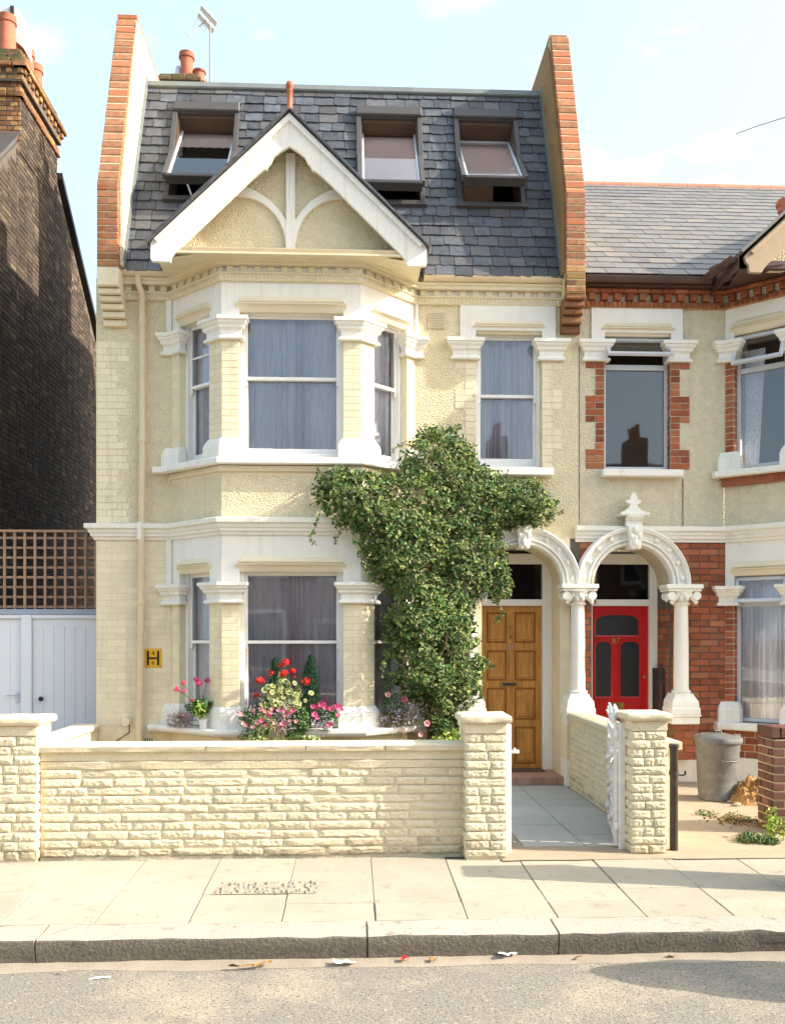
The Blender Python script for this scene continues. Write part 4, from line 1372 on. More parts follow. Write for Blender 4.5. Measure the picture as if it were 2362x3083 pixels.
porch_arch(1.925, H, 'cream_trim')
porch_column(1.32, H); porch_column(2.545, H)
# piers carrying the columns, porch recess
b = MB()
b.box(2.385, 2.70, -.28, .0, 0, .69); b.box(1.18, 1.47, -.28, 0, 0, .69)
build(b, 'porch_pier', 'cream_brick', H, bevel=.006)
b = MB(); b.box(2.378, 2.708, -.288, .002, 0, .30)
build(b, 'plinth', 'white', H, bevel=.004)
b = MB()
b.quad(Fr((0, .52, 0), (1, 0, 0)), 1.4, 2.45, 0, 2.9)
build(b, 'porch_recess', 'cream_brick', H, fix=False)
# doorway
DY = .45
FD = Fr((0, DY, 0), (1, 0, 0))
b = MB()
b.fbox(FD, 2.254, 2.374, .09, 2.66, -.06, .06); b.fbox(FD, 1.476, 1.525, .09, 2.66, -.06, .06)
b.fbox(FD, 1.525, 2.254, 2.04, 2.118, -.06, .055); b.fbox(FD, 1.525, 2.254, 2.537, 2.66, -.06, .058)
build(b, 'door_frame', 'white_wood', H, bevel=.006)
build(MB().quad(FD, 1.525, 2.254, 2.115, 2.54, -.0), 'fanlight', 'fan_glass', H, fix=False)
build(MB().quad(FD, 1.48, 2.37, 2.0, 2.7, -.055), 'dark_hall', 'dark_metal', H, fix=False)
dr = MB()
dr.fbox(FD, 1.527, 2.252, .10, 2.036, -.05, .0)
door = build(dr, 'front_door', 'oak', H)
rows = [(.16, .60), (.685, 1.065), (1.15, 1.51), (1.60, 1.965)]
for (p0, p1) in ((1.60, 1.835), (1.93, 2.18)):
    for (a, c) in rows:
        mb = MB()
        for q, (i0, dd) in enumerate(((0, .012), (.014, .006))):
            pass
        mb.fbox(FD, p0, p1, c - .02, c, 0, .010, ch=.004); mb.fbox(FD, p0, p1, a, a + .02, 0, .010, ch=.004)
        mb.fbox(FD, p0, p0 + .02, a + .02, c - .02, 0, .010, ch=.004); mb.fbox(FD, p1 - .02, p1, a + .02, c - .02, 0, .010, ch=.004)
        pm = build(mb, 'panel_moulding', 'oak_dark', door)
        fm = MB().fbox(FD, p0 + .035, p1 - .035, a + .035, c - .035, 0, .009, ch=.008)
        build(fm, 'door_panel', 'oak', door)
lb = MB().fbox(FD, 1.755, 1.975, 1.075, 1.135, 0, .012, ch=.005)
lp = build(lb, 'letter_box', 'brass', door)
build(MB().fbox(FD, 1.785, 1.945, 1.09, 1.12, .01, .0145), 'letter_flap', 'dark_metal', lp)
kn = MB().tube([FD.p(1.875, 1.79, .012), FD.p(1.877, 1.78, .04), FD.p(1.882, 1.70, .045), FD.p(1.884, 1.655, .012)], [.012, .009, .011, .014], 8)
build(kn, 'door_knocker', 'brass', door, smooth=50)
text('85', .075, FD, 1.888, 1.545, .003, 'door_number', 'aerial', door)
st = MB().box(1.40, 2.46, -.17, .46, 0, .092)
step = build(st, 'doorstep', 'tile', H, bevel=.008)
for i in range(7):
    build(MB().box(1.402 + i * .15, 1.402 + (i + 1) * .15 - .004, -.182, -.17, .004, .088), 'step_tile', 'tile', step)
build(MB().box(1.55, 2.25, .2, .44, .093, .108), 'doormat', 'mat_dark', None, label='dark brown doormat at the foot of the orange wooden door', cat='doormat')

HP.finish()

# ================================================================== HYDRANT SIGN
sg = thing('hydrant_sign', (-2.236, 0, 1.327), 'square yellow H sign with black figures 4 and 6 beside the drainpipe', 'sign')
build(MB().fbox(F0, -2.330, -2.142, 1.327, 1.540, .008, .014, ch=.003), 'plate', 'sign_yellow', sg)
b = MB()
b.fbox(F0, -2.305, -2.281, 1.352, 1.515, .0142, .0165); b.fbox(F0, -2.191, -2.167, 1.352, 1.515, .0142, .0165)
b.fbox(F0, -2.281, -2.191, 1.422, 1.442, .0142, .0165)
build(b, 'letter_h', 'sign_black', sg)
text('4', .068, F0, -2.236, 1.487, .0165, 'figure_four', 'sign_black', sg, .001)
text('6', .060, F0, -2.236, 1.380, .0165, 'figure_six', 'sign_black', sg, .001)
for x in (-2.318, -2.154):
    for z in (1.34, 1.527):
        build(MB().lathe((x, -.0145, z), [(.006, 0), (.006, .003)], 8, (0, -1, 0)), 'screw', 'brass', sg)

# ================================================================== THE BRICK NEIGHBOUR (number 87)
K = thing('terraced_house', (2.6, 0, 0), 'red brick terraced house with pale pebbledash upstairs and bright red front door', 'house')
KP = Pieces(K, 'brickwork')
KA = [(4.30, 0), (4.94, -.6), (6.42, -.6)]
GL = Fr((4.30, 0, 0), (.64, -.6, 0))
WK = (2.89, 3.66, 3.60, 5.17)
b = MB()
b.wall(Fr((0, .004, 0), (1, 0, 0)), 2.60, 4.30, 2.92, EAVE, [WK], .25)
k_up = build(b, 'upper_wall', 'grey_render', K, fix=False)
b = MB()
b.wall(Fr((0, .004, 0), (1, 0, 0)), 2.49, 4.30, 0, 2.92, [(2.742, 3.642, -.1, 2.72)], .45)
k_low = build(b, 'lower_wall', 'dark_mortar', K, fix=False)
GF = Fr((4.94, -.6, 0), (1, 0, 0))
for (z0, z1, za, zb) in ((3.4, 5.0, 3.60, 5.2), (0, 2.2, .69, 2.5)):
    b = MB()
    b.wall(GL, 0, LL, z0, z1, [(.10, LL - .205, za, zb)], .14); b.wall(GF, 0, 1.48, z0, z1, [(.19, 1.29, za, zb)], .14)
    k_bay = build(b, 'bay_wall', 'mortar', K, fix=False)
b = MB(); b.wall(GL, 0, LL, 2.95, 3.5, [], .1); b.wall(GF, 0, 1.48, 2.95, 3.5, [], .1)
build(b, 'bay_apron', 'grey_render', K, fix=False)
for (z0, z1, zo) in ((5.0, 5.66, 5.17), (2.2, 2.95, 2.40)):
    b = MB()
    for G, L in ((GL, LL), (GF, 1.48)):
        a0, a1 = (.10, LL - .205) if G is GL else (.19, 1.29)
        b.wall(G, 0, L, z0, z1, [(a0, a1, z0 - .1, zo)], .14)
    build(b, 'bay_lintel', 'white', K, fix=False)
b = MB()
b.wall(Fr((0, -.016, 0), (1, 0, 0)), 2.735, 3.80, 5.06, 5.462, [(WK[0], WK[1], 5.0, 5.17)], .03)
build(b, 'lintel', 'white', K, fix=False)
b = MB()
b.quad(Fr((0, 1.0, 0), (1, 0, 0)), 3.7, 7.2, .1, 2.7); b.quad(Fr((0, 1.0, 0), (1, 0, 0)), 2.62, 7.2, 2.8, 5.6)
b.quad(Fr((0, 0, 2.8), (1, 0, 0), (0, 1, 0)), 2.62, 7.2, .5, 7); b.quad(Fr((0, 0, 5.65), (1, 0, 0), (0, 1, 0)), 2.62, 7.2, .02, 7); b.quad(Fr((0, 0, .05), (1, 0, 0), (0, 1, 0)), 2.62, 7.2, .5, 7)
b.add([(4.3, 0, 2.95), (4.94, -.6, 2.95), (6.42, -.6, 2.95), (7.1, 0, 2.95)], [(0, 1, 2, 3)])
b.add([(4.3, 0, .1), (4.94, -.6, .1), (6.42, -.6, .1), (7.1, 0, .1)], [(0, 1, 2, 3)])
build(b, 'floors_and_partitions', 'interior', K, fix=False)
b = MB()
b.quad(Fr((7.2, 0, 0), (0, 1, 0)), 0, 8, 0, 5.7); b.quad(Fr((7.2, 8, 0), (-1, 0, 0)), 0, 4.6, 0, 5.7)
build(b, 'rear_and_side_walls', 'old_brick', K, fix=False)
# dressed parts
capital(F0, 2.675, 2.90, 4.835, 5.07, K); capital(F0, 3.65, 3.855, 4.835, 5.07, K)
for (c0, c1, b0, b1) in ((4.835, 5.07, 3.575, 3.80), (2.03, 2.255, .69, .925)):
    capital(None, 0, 0, c0, c1, K, path=[(4.24, 0), (4.30, 0), xy(GL, .12)])
    capital(None, 0, 0, c0, c1, K, path=[xy(GL, LL - .205), (4.94, -.6), xy(GF, .19)])
    pier_base([(4.255, 0), (4.30, 0), xy(GL, .13)], b0, b1, K)
    pier_base([xy(GL, LL - .205), (4.94, -.6), xy(GF, .19)], b0, b1, K)
for w in (5.17, 2.40): hood(GL, .10, LL - .205, w, K)
hood(F0, WK[0], WK[1], 5.17, K)
build(MB().fbox(F0, 2.845, 3.775, 3.505, 3.585, -.05, .11, ch=.008), 'window_sill', 'white', K)
build(MB().sweep([(4.14, 0), (4.22, 0), (4.94, -.6), (6.42, -.6)], [(0, 3.50), (.09, 3.50), (.10, 3.51), (.10, 3.56), (.09, 3.572), (0, 3.58)]), 'bay_sill', 'white', K, bevel=.004)
build(MB().sweep([(4.16, 0), (4.22, 0), (4.94, -.6), (6.42, -.6)], [(0, .60), (.10, .61), (.13, .625), (.13, .68), (.12, .692), (0, .695)]), 'bay_sill', 'white', K, bevel=.004)
build(MB().sweep([(1.27 + 1.28, 0), (4.30, 0), (4.94, -.6), (6.42, -.6)], SPROF), 'string_course', 'white', K, smooth=25)
build(MB().box(2.702, 3.02, -.012, .01, 0, .288).box(3.64, 4.32, -.03, .01, 0, .288).sweep([(4.28, 0), (4.94, -.6), (6.42, -.6)], [(0, 0), (.012, 0), (.012, .288), (0, .29)]), 'plinth', 'white', K)
build(MB().sweep([(4.27, 0), (4.94, -.6), (6.42, -.6)], [(0, 3.40), (.03, 3.40), (.04, 3.43), (.03, 3.5), (0, 3.5)]), 'sill_moulding', 'red_brick', K)
for i in range(22):
    u = .01 + i * .0392
    build(MB().fbox(GL, u + .004, u + .034, 3.415, 3.485, .03, .047, ch=.006), 'sill_brick', 'red_brick', K)
# cornice in red brick
build(MB().sweep([(2.60, 0), (4.30, 0), (4.94, -.6), (6.42, -.6)], [(0, 5.45), (.025, 5.45), (.03, 5.462), (.03, 5.52), (0, 5.525)]), 'brick_band', 'old_brick', K)
for F, a, c in ((F0, 2.66, 4.28), (GL, .02, LL)):
    n = int((c - a) / .052)
    for i in range(n):
        u = a + i * (c - a) / n
        build(MB().fbox(F, u + .006, u + .043, 5.46, 5.515, .02, .047, ch=.008), 'bead_brick', 'red_brick', K)
    n = round((c - a) / .148)
    for i in range(n):
        u = a + (i + .5) * (c - a) / n
        build(MB().fbox(F, u - .04, u + .04, 5.53, 5.608, 0, .07, ch=.008), 'dentil', 'red_brick', K)
        build(MB().fbox(F, u - .072, u + .072, 5.612, 5.655, 0, .085 + RND.uniform(-.004, .004), ch=.01), 'cornice_brick', 'red_brick', K)
b = MB()
b.sweep([(2.62, 0), (4.30, 0), (4.94, -.6), (6.42, -.6)], [(.0, 5.66), (.16, 5.66), (.16, 5.675), (.14, 5.69), (.14, 5.72), (0, 5.74)])
build(b, 'eaves_board', 'brown_trim', K)
gutter([(2.62, -.14), (4.06, -.14)], 5.685, .055, K, 'brown_trim')
# brickwork
courses(KP, k_low, 'red_brick', Fr((0, 0.004, 0), (1, 0, 0)), 3.66, 4.30, .29, 2.76, depth=.05, proud=.010, holes=[], jit=.003, joint=.011)
courses(KP, k_low, 'red_brick', Fr((0, 0.004, 0), (1, 0, 0)), 2.60, 2.80, 2.05, 2.76, depth=.05, proud=.010, jit=.003, joint=.011)
courses(KP, k_low, 'red_brick', Fr((0, 0.004, 0), (1, 0, 0)), 2.605, 2.742, .70, 2.03, depth=.05, proud=.008, jit=.003, joint=.011)
courses(KP, k_low, 'red_brick', Fr((3.642, .42, 0), (0, -1, 0)), .0, .42, .0, 2.0, depth=.05, proud=.004, joint=.011)
for (a, c) in ((.0, .10),):
    courses(KP, k_bay, 'red_brick', GL, a, c, 3.80, 4.83, depth=.05, proud=.006, L=.21)
    courses(KP, k_bay, 'red_brick', GL, a, c, .93, 2.03, depth=.05, proud=.006, L=.21)
courses(KP, k_bay, 'red_brick', GL, .0, LL, .29, .60, depth=.05, proud=.006)
courses(KP, k_bay, 'red_brick', GF, .0, 1.48, .29, .60, depth=.05, proud=.006)
courses(KP, k_bay, 'red_brick', Fr(GL.p(.10, 0, 0), (GL.n * -1).copy()), .0, .13, 3.80, 4.83, depth=.03, proud=.003)
courses(KP, k_bay, 'red_brick', Fr(GL.p(.10, 0, 0), (GL.n * -1).copy()), .0, .13, .93, 2.03, depth=.03, proud=.003)
courses(KP, k_bay, 'red_brick', GL, LL - .205, LL, 3.80, 4.83, depth=.05, proud=.006, L=.21)
qz = 3.60
for j in range(16):
    w = 3.60 + j * .077
    if w > 4.80: break
    big = ((j + 1) // 4) % 2 == 0
    bj = j % 4
    courses(KP, k_up, 'red_brick', F0, 2.67 if big else 2.785, 2.89, w, w + .077, h=.077, depth=.05, proud=.008, start=j, joint=.010)
    courses(KP, k_up, 'red_brick', F0, 3.66, 3.885 if big else 3.77, w, w + .077, h=.077, depth=.05, proud=.008, start=j, joint=.010)
    KP.put('brick', k_up, RND.choice(UB), 'red_brick', Fr((3.656, .13, 0), (0, -1, 0)), .005, .12, w + .005, w + .072, .03, .004)
for (a, c) in ((.185, .29), (1.06, 1.17)):
    build(MB().quad(Fr((2.6, .001, 0), (1, 0, 0)), a, c, 3.60, 4.83), 'quoin_mortar', 'mortar', k_up, fix=False)
KP.finish()
# joints in the render
b = MB(); b.fbox(F0, 3.800, 3.806, 2.95, 3.50, 0, .0065); b.fbox(F0, 2.594, 2.600, 2.95, 5.1, 0, .004)
build(b, 'render_joint', 'dark_mortar', K)

# casement windows with top-hung vents
def casement(F, u0, u1, w0, w1, trans, parent, ang, label=None, rec=.11):
    fr = MB()
    j = .04
    fr.fbox(F, u0, u0 + j, w0, w1, -rec - .05, -rec + .02); fr.fbox(F, u1 - j, u1, w0, w1, -rec - .05, -rec + .02)
    fr.fbox(F, u0 + j, u1 - j, w0, w0 + j, -rec - .05, -rec + .022); fr.fbox(F, u0 + j, u1 - j, w1 - j, w1, -rec - .05, -rec + .018)
    fr.fbox(F, u0 + j, u1 - j, trans - .03, trans + .03, -rec - .05, -rec + .018)
    win = build(fr, 'casement_window', 'alu', parent, label=label, bevel=.004)
    build(MB().quad(F, u0 + j - .003, u1 - j + .003, w0 + j - .003, trans - .027, -rec - .015), 'pane', 'glass', win, fix=False)
    hinge = F.p(0, w1 - j - .005, -rec + .03)
    V = Fr(hinge, F.u, Matrix.Rotation(-ang, 3, F.u) @ F.w)
    hgt = w1 - j - trans
    vm = MB()
    t = .04
    vm.fbox(V, u0 + .005, u0 + t, -hgt, 0, -.018, .018); vm.fbox(V, u1 - t, u1 - .005, -hgt, 0, -.018, .018)
    vm.fbox(V, u0 + t, u1 - t, -t, 0, -.018, .018); vm.fbox(V, u0 + t, u1 - t, -hgt, -hgt + t, -.018, .018)
    build(vm, 'top_vent', 'alu', win, bevel=.003)
    build(MB().quad(V, u0 + t - .003, u1 - t + .003, -hgt + t - .003, -t + .003, 0), 'pane', 'glass', win, fix=False)
    return win


casement(F0, WK[0], WK[1], 3.605, 5.165, 4.80, K, math.radians(42))
casement(GL, .10, LL - .205, 3.605, 5.165, 4.73, K, math.radians(28))
casement(GL, .10, LL - .205, .70, 2.395, 2.05, K, math.radians(20))
casement(GF, .19, 1.29, 3.605, 5.165, 4.73, K, math.radians(0)); casement(GF, .19, 1.29, .70, 2.395, 2.05, K, math.radians(0))
net_curtain(GL, .10, .36, 3.62, 5.0, -.24, 'floral gathered curtain behind the left edge of the angled upstairs bay window on the right', nf=4, amp=.015, m='floral', seed=5,
            shape=lambda a, t: .10 + (a - .10) * (.75 + .3 * t))
net_curtain(GL, .10, LL - .205, .70, 2.4, -.24, 'white net curtain in the downstairs bay window beside the dustbin', nf=8, seed=6)

# porch of number 87
porch_arch(3.192, K, 'grey_render')
porch_column(3.735, K)
b = MB(); b.box(3.60, 3.875, -.275, 0, .29, .69)
build(b, 'porch_pier', 'old_brick', K)
KPier = Pieces(K, 'pier_brickwork', 60)
courses(KPier, K, 'red_brick', Fr((0, -.275, 0), (1, 0, 0)), 3.60, 3.875, .29, .69, depth=.04, proud=.008, joint=.01, jit=.002)
KPier.finish()
b = MB()
b.quad(Fr((0, .52, 0), (1, 0, 0)), 2.7, 3.7, 0, 2.9)
build(b, 'porch_recess', 'grey_render', K, fix=False)
b = MB()
b.fbox(FD, 3.545, 3.641, .09, 2.66, -.06, .06); b.fbox(FD, 2.752, 2.856, .09, 2.66, -.06, .06)
b.fbox(FD, 2.856, 3.545, 2.041, 2.118, -.06, .055); b.fbox(FD, 2.856, 3.545, 2.54, 2.66, -.06, .058)
build(b, 'door_frame', 'white_wood', K, bevel=.006)
build(MB().quad(FD, 2.85, 3.55, 2.115, 2.545, 0), 'fanlight', 'fan_glass', K, fix=False)
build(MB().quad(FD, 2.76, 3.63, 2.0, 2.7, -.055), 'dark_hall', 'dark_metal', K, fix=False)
rd = MB().fbox(FD, 2.858, 3.543, .10, 2.038, -.05, 0)
rdoor = build(rd, 'front_door', 'red_door', K)


def arched_light(x0, x1, z0, z1, rise, n=10):
    pts = [(x0, z0), (x1, z0), (x1, z1 - rise)]
    cx, hw = (x0 + x1) / 2, (x1 - x0) / 2
    for i in range(1, n):
        t = math.pi * i / n
        s = abs(math.cos(t)) ** .7 * (1 if math.cos(t) > 0 else -1)
        pts.append((cx + hw * s, z1 - rise + rise * math.sin(t) ** .8))
    pts.append((x0, z1 - rise))
    return pts


for (x0, x1, z0, z1, rise) in ((2.905, 3.425, 1.69, 1.935, .09), (2.905, 3.093, .955, 1.615, .075), (3.205, 3.435, .955, 1.615, .075)):
    o = arched_light(x0 - .018, x1 + .018, z0 - .018, z1 + .018, rise)
    i_ = arched_light(x0, x1, z0, z1, rise)
    mb = MB()
    k = len(o)
    vs = [FD.p(a, c, .001) for a, c in o] + [FD.p(a, c, .014) for a, c in o] + [FD.p(a, c, .010) for a, c in i_] + [FD.p(a, c, .001) for a, c in i_]
    mb.add(vs, [(r * k + q, r * k + (q + 1) % k, (r + 1) * k + (q + 1) % k, (r + 1) * k + q) for r in range(3) for q in range(k)])
    build(mb, 'light_moulding', 'red_door', rdoor)
    build(MB().poly(FD, i_, .0, .004), 'door_light', 'frost', rdoor)
for (x0, x1) in ((2.92, 3.15), (3.24, 3.46)):
    build(MB().fbox(FD, x0, x1, .16, .72, 0, .012, ch=.012), 'door_panel', 'red_door', rdoor)
text('87', .098, FD, 3.152, 1.622, .004, 'door_number', 'brass', rdoor, .003)
lb = MB().fbox(FD, 3.053, 3.254, .806, .887, 0, .012, ch=.006)
lp = build(lb, 'letter_box', 'brass', rdoor)
build(MB().fbox(FD, 3.085, 3.222, .826, .867, .012, .017, ch=.004), 'letter_flap', 'brass', lp)
build(MB().lathe(FD.p(3.50, 1.19, 0), [(.018, 0), (.018, .012), (.006, .014)], 10, (0, -1, 0)), 'lock', 'brass', rdoor)
build(MB().box(2.70, 3.66, -.20, .45, 0, .09), 'doorstep', 'tile', K)
ms = thing('meter_box', (3.61, .30, .6), 'narrow dark meter box and timber batten against the porch wall right of the red door', 'meter box')
build(MB().box(3.565, 3.640, .12, .36, .75, 1.30), 'case', 'rust_post', ms, bevel=.006)
build(MB().box(3.572, 3.60, .10, .118, .70, 1.12), 'batten', 'pine', ms)

# pedestal and trefoil ornament on the keystone of number 87
fb = MB()
fb.sweep([(3.095, .0), (3.095, -.12), (3.29, -.12), (3.29, 0)][1:3], [(0, 2.93), (.02, 2.93), (.02, 2.985), (.05, 3.0), (.07, 3.03), (.075, 3.055), (.075, 3.075), (0, 3.08)])
fb.box(3.03, 3.355, -.19, .0, 3.05, 3.078)
orn = build(fb, 'keystone_pedestal', 'white', K, bevel=.004)
prof = [(-.145, 3.08), (.145, 3.08), (.145, 3.095), (.09, 3.115), (.055, 3.145), (.04, 3.18), (.06, 3.187), (.09, 3.20), (.092, 3.215), (.065, 3.232), (.04, 3.236), (.042, 3.262), (.028, 3.292), (0, 3.325),
        (-.028, 3.292), (-.042, 3.262), (-.04, 3.236), (-.065, 3.232), (-.092, 3.215), (-.09, 3.20), (-.06, 3.187), (-.04, 3.18), (-.055, 3.145), (-.09, 3.115), (-.145, 3.095)]
build(MB().poly(Fr((3.192, -.13, 0), (1, 0, 0)), prof, -.07, 0), 'trefoil_ornament', 'white', orn, bevel=.012)

# roof of number 87
a37 = math.atan2(8.86 - 5.76, 4.2)
FK = Fr((0, -.20, 5.76), (1, 0, 0), (0, math.cos(a37), math.sin(a37)))
LK = math.hypot(4.2, 3.1)
b = MB().quad(FK, 2.595, 11, 0, LK); b.quad(Fr((11, 8.2, 5.76), (-1, 0, 0), (0, -math.cos(a37), math.sin(a37))), 0, 8.4, 0, LK)
kroof = build(b, 'slate_roof', 'slate_grey', K, fix=False)
KS = Pieces(kroof, 'slates')
n = 22
for j in range(n):
    w = -.03 + j * LK / n
    u = 2.60 - (.16 if j % 2 else 0) - .05
    while u < 8.2:
        a, c = max(u, 2.60), u + .31
        u += .31
        if c - a < .05: continue
        mid = (a + c) / 2
        z = FK.p(0, w).z
        if mid > 4.2 and z < 5.70 + (mid - 4.45) * .95 and mid < 5.7: continue
        if mid >= 5.7: 
            if z < 5.7 + 1.2 - (mid - 5.7) * .95: continue
        KS.put('slate', kroof, RND.choice(USN), 'slate_grey', FK, a + .003, c - .003, w, min(w + .30, LK + .01), .008, .022 + RND.uniform(-.001, .002), tilt=-.032 + RND.uniform(-.004, .004), roll=RND.uniform(-.003, .003))
KS.finish()
for i in range(18):
    x = 2.60 + i * .45
    build(MB().lathe((x + .003, 4.0, 8.80), [(.11, 0), (.11, .444)], 12, (1, 0, 0)), 'ridge_tile', 'ridge', kroof, smooth=40)
# gable of number 87
FK2 = Fr((5.70, -.85, 0), (1, 0, 0))
kg = build(MB().poly(Fr((5.70, -.62, 0), (1, 0, 0)), [(-1.35, 5.66), (1.35, 5.66), (0, 6.97)], -.05, 0), 'gable', 'grey_render', K)
pts = [(0, 7.17), (-1.50, 5.77), (-1.545, 5.72), (-1.53, 5.66), (-1.50, 5.63), (-1.49, 5.55), (-1.36, 5.545), (-1.325, 5.60), (-1.28, 5.65), (-.42, 6.43), (-.30, 6.52), (-.24, 6.55), (-.2, 6.62), (0, 6.80)]
for s in (-1, 1):
    q = [(x * -s, z) for x, z in pts]
    o = build(MB().poly(FK2, q if s < 0 else q[::-1], -.045, 0), 'barge_board', 'tan_wood', kg, bevel=.006)
    q = [(0, 7.14), (-1.49, 5.765), (-1.455, 5.735), (0, 7.06)]
    q = [(x * -s, z) for x, z in q]
    build(MB().poly(FK2, q if s < 0 else q[::-1], 0, .028), 'barge_moulding', 'tan_wood', o, bevel=.004)
    mb = MB()
    a = Vector((5.70, 0, 7.20)); c = Vector((5.70 + s * 1.58, 0, 5.74))
    nv = Vector(((c - a).z * -s, 0, (c - a).x * s)).normalized()
    vs = []
    for y in (-.90, 1.9):
        for qq in (a, c):
            vs += [qq + Vector((0, y, 0)), qq + Vector((0, y, 0)) + nv * .03]
    mb.add(vs, [(0, 1, 3, 2), (4, 6, 7, 5), (0, 4, 5, 1), (2, 3, 7, 6), (1, 5, 7, 3), (0, 2, 6, 4)])
    build(mb, 'gable_roof', 'slate_grey', kg)
# crested ridge tiles standing on the left slope beside the verge
t = (Vector((5.70, 0, 7.20)) - Vector((4.12, 0, 5.74))).normalized()
for k in range(9):
    p = Vector((5.70, -.55, 7.20)) - t * (.02 + k * .155)
    if p.x < 4.45: break
    nn = Vector((-t.z, 0, t.x))
    Fk = Fr(p, t, nn)
    build(MB().poly(Fk, [(-.075, -.02), (.075, -.02), (.075, .07), (.055, .095), (.04, .15), (-.01, .165), (-.045, .13), (-.05, .095), (-.075, .07)], -.05, .05), 'crested_tile', 'terracotta', kg, bevel=.006)
b = MB()
b.add([(4.12, -.80, 5.60), (4.30, 0, 5.66), (4.94, -.6, 5.672), (4.6, -.80, 5.66)], [(3, 2, 1, 0)])
b.add([(4.10, -.85, 5.58), (4.10, -.85, 5.74), (4.10, .3, 6.0), (4.10, .3, 5.6)], [(0, 1, 2, 3)])
b.fbox(Fr((5.70, -.74, 0), (1, 0, 0)), -1.30, 1.3, 5.62, 5.70, 0, .05)
build(b, 'gable_eaves', 'brown_trim', kg, fix=False)
gutter([(4.0, -.02), (4.12, -.80)], 5.69, .05, K, 'brown_trim')

# ================================================================== THE DARK HOUSE ON THE LEFT
D = thing('end_house', (-7.5, 2.0, 0), 'sooty dark brick house with a bare windowless gable end and tall chimney stack', 'house')
XF = -5.0
FXF = Fr((XF, 0, 0), (0, 1, 0))          # flank wall, seen from the right; u runs away from the street
ridge_y, ridge_z = 4.62, 10.05
prof = [(1.0, 0), (9.5, 0), (9.5, 5.9), (ridge_y, ridge_z), (1.0, 6.75)]
flank = build(MB().poly(FXF, prof, -.22, -.008), 'flank_wall', 'dark_mortar', D)
DP = Pieces(D, 'flank_brickwork')
top_at = lambda y: ridge_z - .02 - (abs(y - ridge_y) * (.85 if y > ridge_y else .93))
h = .078
for j in range(int(10.2 / h)):
    a, c = j * h + .005, (j + 1) * h - .005
    if a < 1.3: continue
    u = 2.3 - (.06 if j % 2 else .17)
    k = 0
    while u < 9.4:
        ln = .225 if (k + j) % 2 else .1125
        x0, x1 = u + .005, u + ln - .005
        u += ln; k += 1
        if x0 < 2.4 or c > top_at(x0) or c > top_at(x1): continue
        d = 10.4 + x0
        uu = 1061 - 5.0 * 2756 / d
        if uu < -40 or uu > 330: continue
        lit = c > 7.9 + (x0 - 4.2) * .55 if x0 < 5.2 else False
        DP.put('brick', flank, RND.choice(UB), 'sooty_brick', FXF, x0, x1, a, c, .05, .0 + RND.uniform(-.003, .004))
DP.finish()
b = MB()
nF = Vector((0, -.68, .73)).normalized(); nB = Vector((0, .65, .76)).normalized()
for (y0, z0, y1, z1) in ((1.0, 6.72, ridge_y, ridge_z + .05), (9.6, 5.85, ridge_y, ridge_z + .05)):
    b.add([(XF - .03, y0, z0), (XF - .03, y1, z1), (-12, y1, z1), (-12, y0, z0),
           (XF - .03, y0, z0 + .07), (XF - .03, y1, z1 + .07), (-12, y1, z1 + .07), (-12, y0, z0 + .07)],
          [(0, 1, 2, 3), (7, 6, 5, 4), (0, 4, 5, 1), (1, 5, 6, 2), (2, 6, 7, 3), (3, 7, 4, 0)])
droof = build(b, 'slate_roof', 'slate', D)
b = MB()
b.add([(XF + .09, 9.6, 5.88), (XF + .09, 5.35, 9.44), (XF + .09, 5.35, 9.54), (XF + .09, 9.6, 5.98), (XF - .05, 9.6, 5.88), (XF - .05, 5.35, 9.44), (XF - .05, 5.35, 9.54), (XF - .05, 9.6, 5.98)],
      [(0, 1, 2, 3), (7, 6, 5, 4), (0, 4, 5, 1), (1, 5, 6, 2), (2, 6, 7, 3), (3, 7, 4, 0)])
build(b, 'verge_board', 'dark_metal', droof)
# lead-grey apron slates where the front slope meets the stack
for k in range(4):
    a = 3.80 - k * .40
    y0, y1 = a - .40, a
    zf = lambda y: ridge_z + .15 - (ridge_y - y) * .93
    m_ = MB()
    for q in range(2):
        m_ = MB()
        x0 = XF + .02 - q * .36
        m_.add([(x0, y0, zf(y0)), (x0, y1 - .01, zf(y1)), (x0 - .35, y1 - .01, zf(y1)), (x0 - .35, y0, zf(y0)),
                (x0, y0, zf(y0) + .02), (x0, y1 - .01, zf(y1) + .012), (x0 - .35, y1 - .01, zf(y1) + .012), (x0 - .35, y0, zf(y0) + .02)],
               [(0, 1, 2, 3), (7, 6, 5, 4), (0, 4, 5, 1), (1, 5, 6, 2), (2, 6, 7, 3), (3, 7, 4, 0)])
        build(m_, 'roof_slate', 'skylight', droof)
b = MB(); b.quad(Fr((XF - .2, 1.0, 0), (-1, 0, 0)), 0, 7, 0, 6.8); b.quad(Fr((-12, 1, 0), (0, 1, 0)), 0, 8.5, 0, 6.8)
build(b, 'front_wall', 'sooty_brick', D, fix=False)
# chimney stack
CX0, CX1, CY0, CY1 = -6.1, -4.985, 3.60, 5.32
cst = build(MB().box(CX0 + .01, CX1 - .01, CY0 + .01, CY1 - .01, 9.0, 10.4), 'chimney_stack', 'dark_mortar', D)
CPc = Pieces(cst, 'chimney_brickwork', 240)
FCf = Fr((0, CY0 + .01, 0), (1, 0, 0)); FCr = Fr((CX1 - .01, 0, 0), (0, 1, 0))
courses(CPc, cst, 'old_brick', FCf, CX0, CX1, 9.0, 10.02, depth=.05, proud=.01, joint=.012, flem=True, jit=.002)
courses(CPc, cst, 'sooty_brick', FCr, CY0, CY1, 8.95, 10.02, depth=.05, proud=.01, joint=.012, flem=True, jit=.002)
CPc.finish()


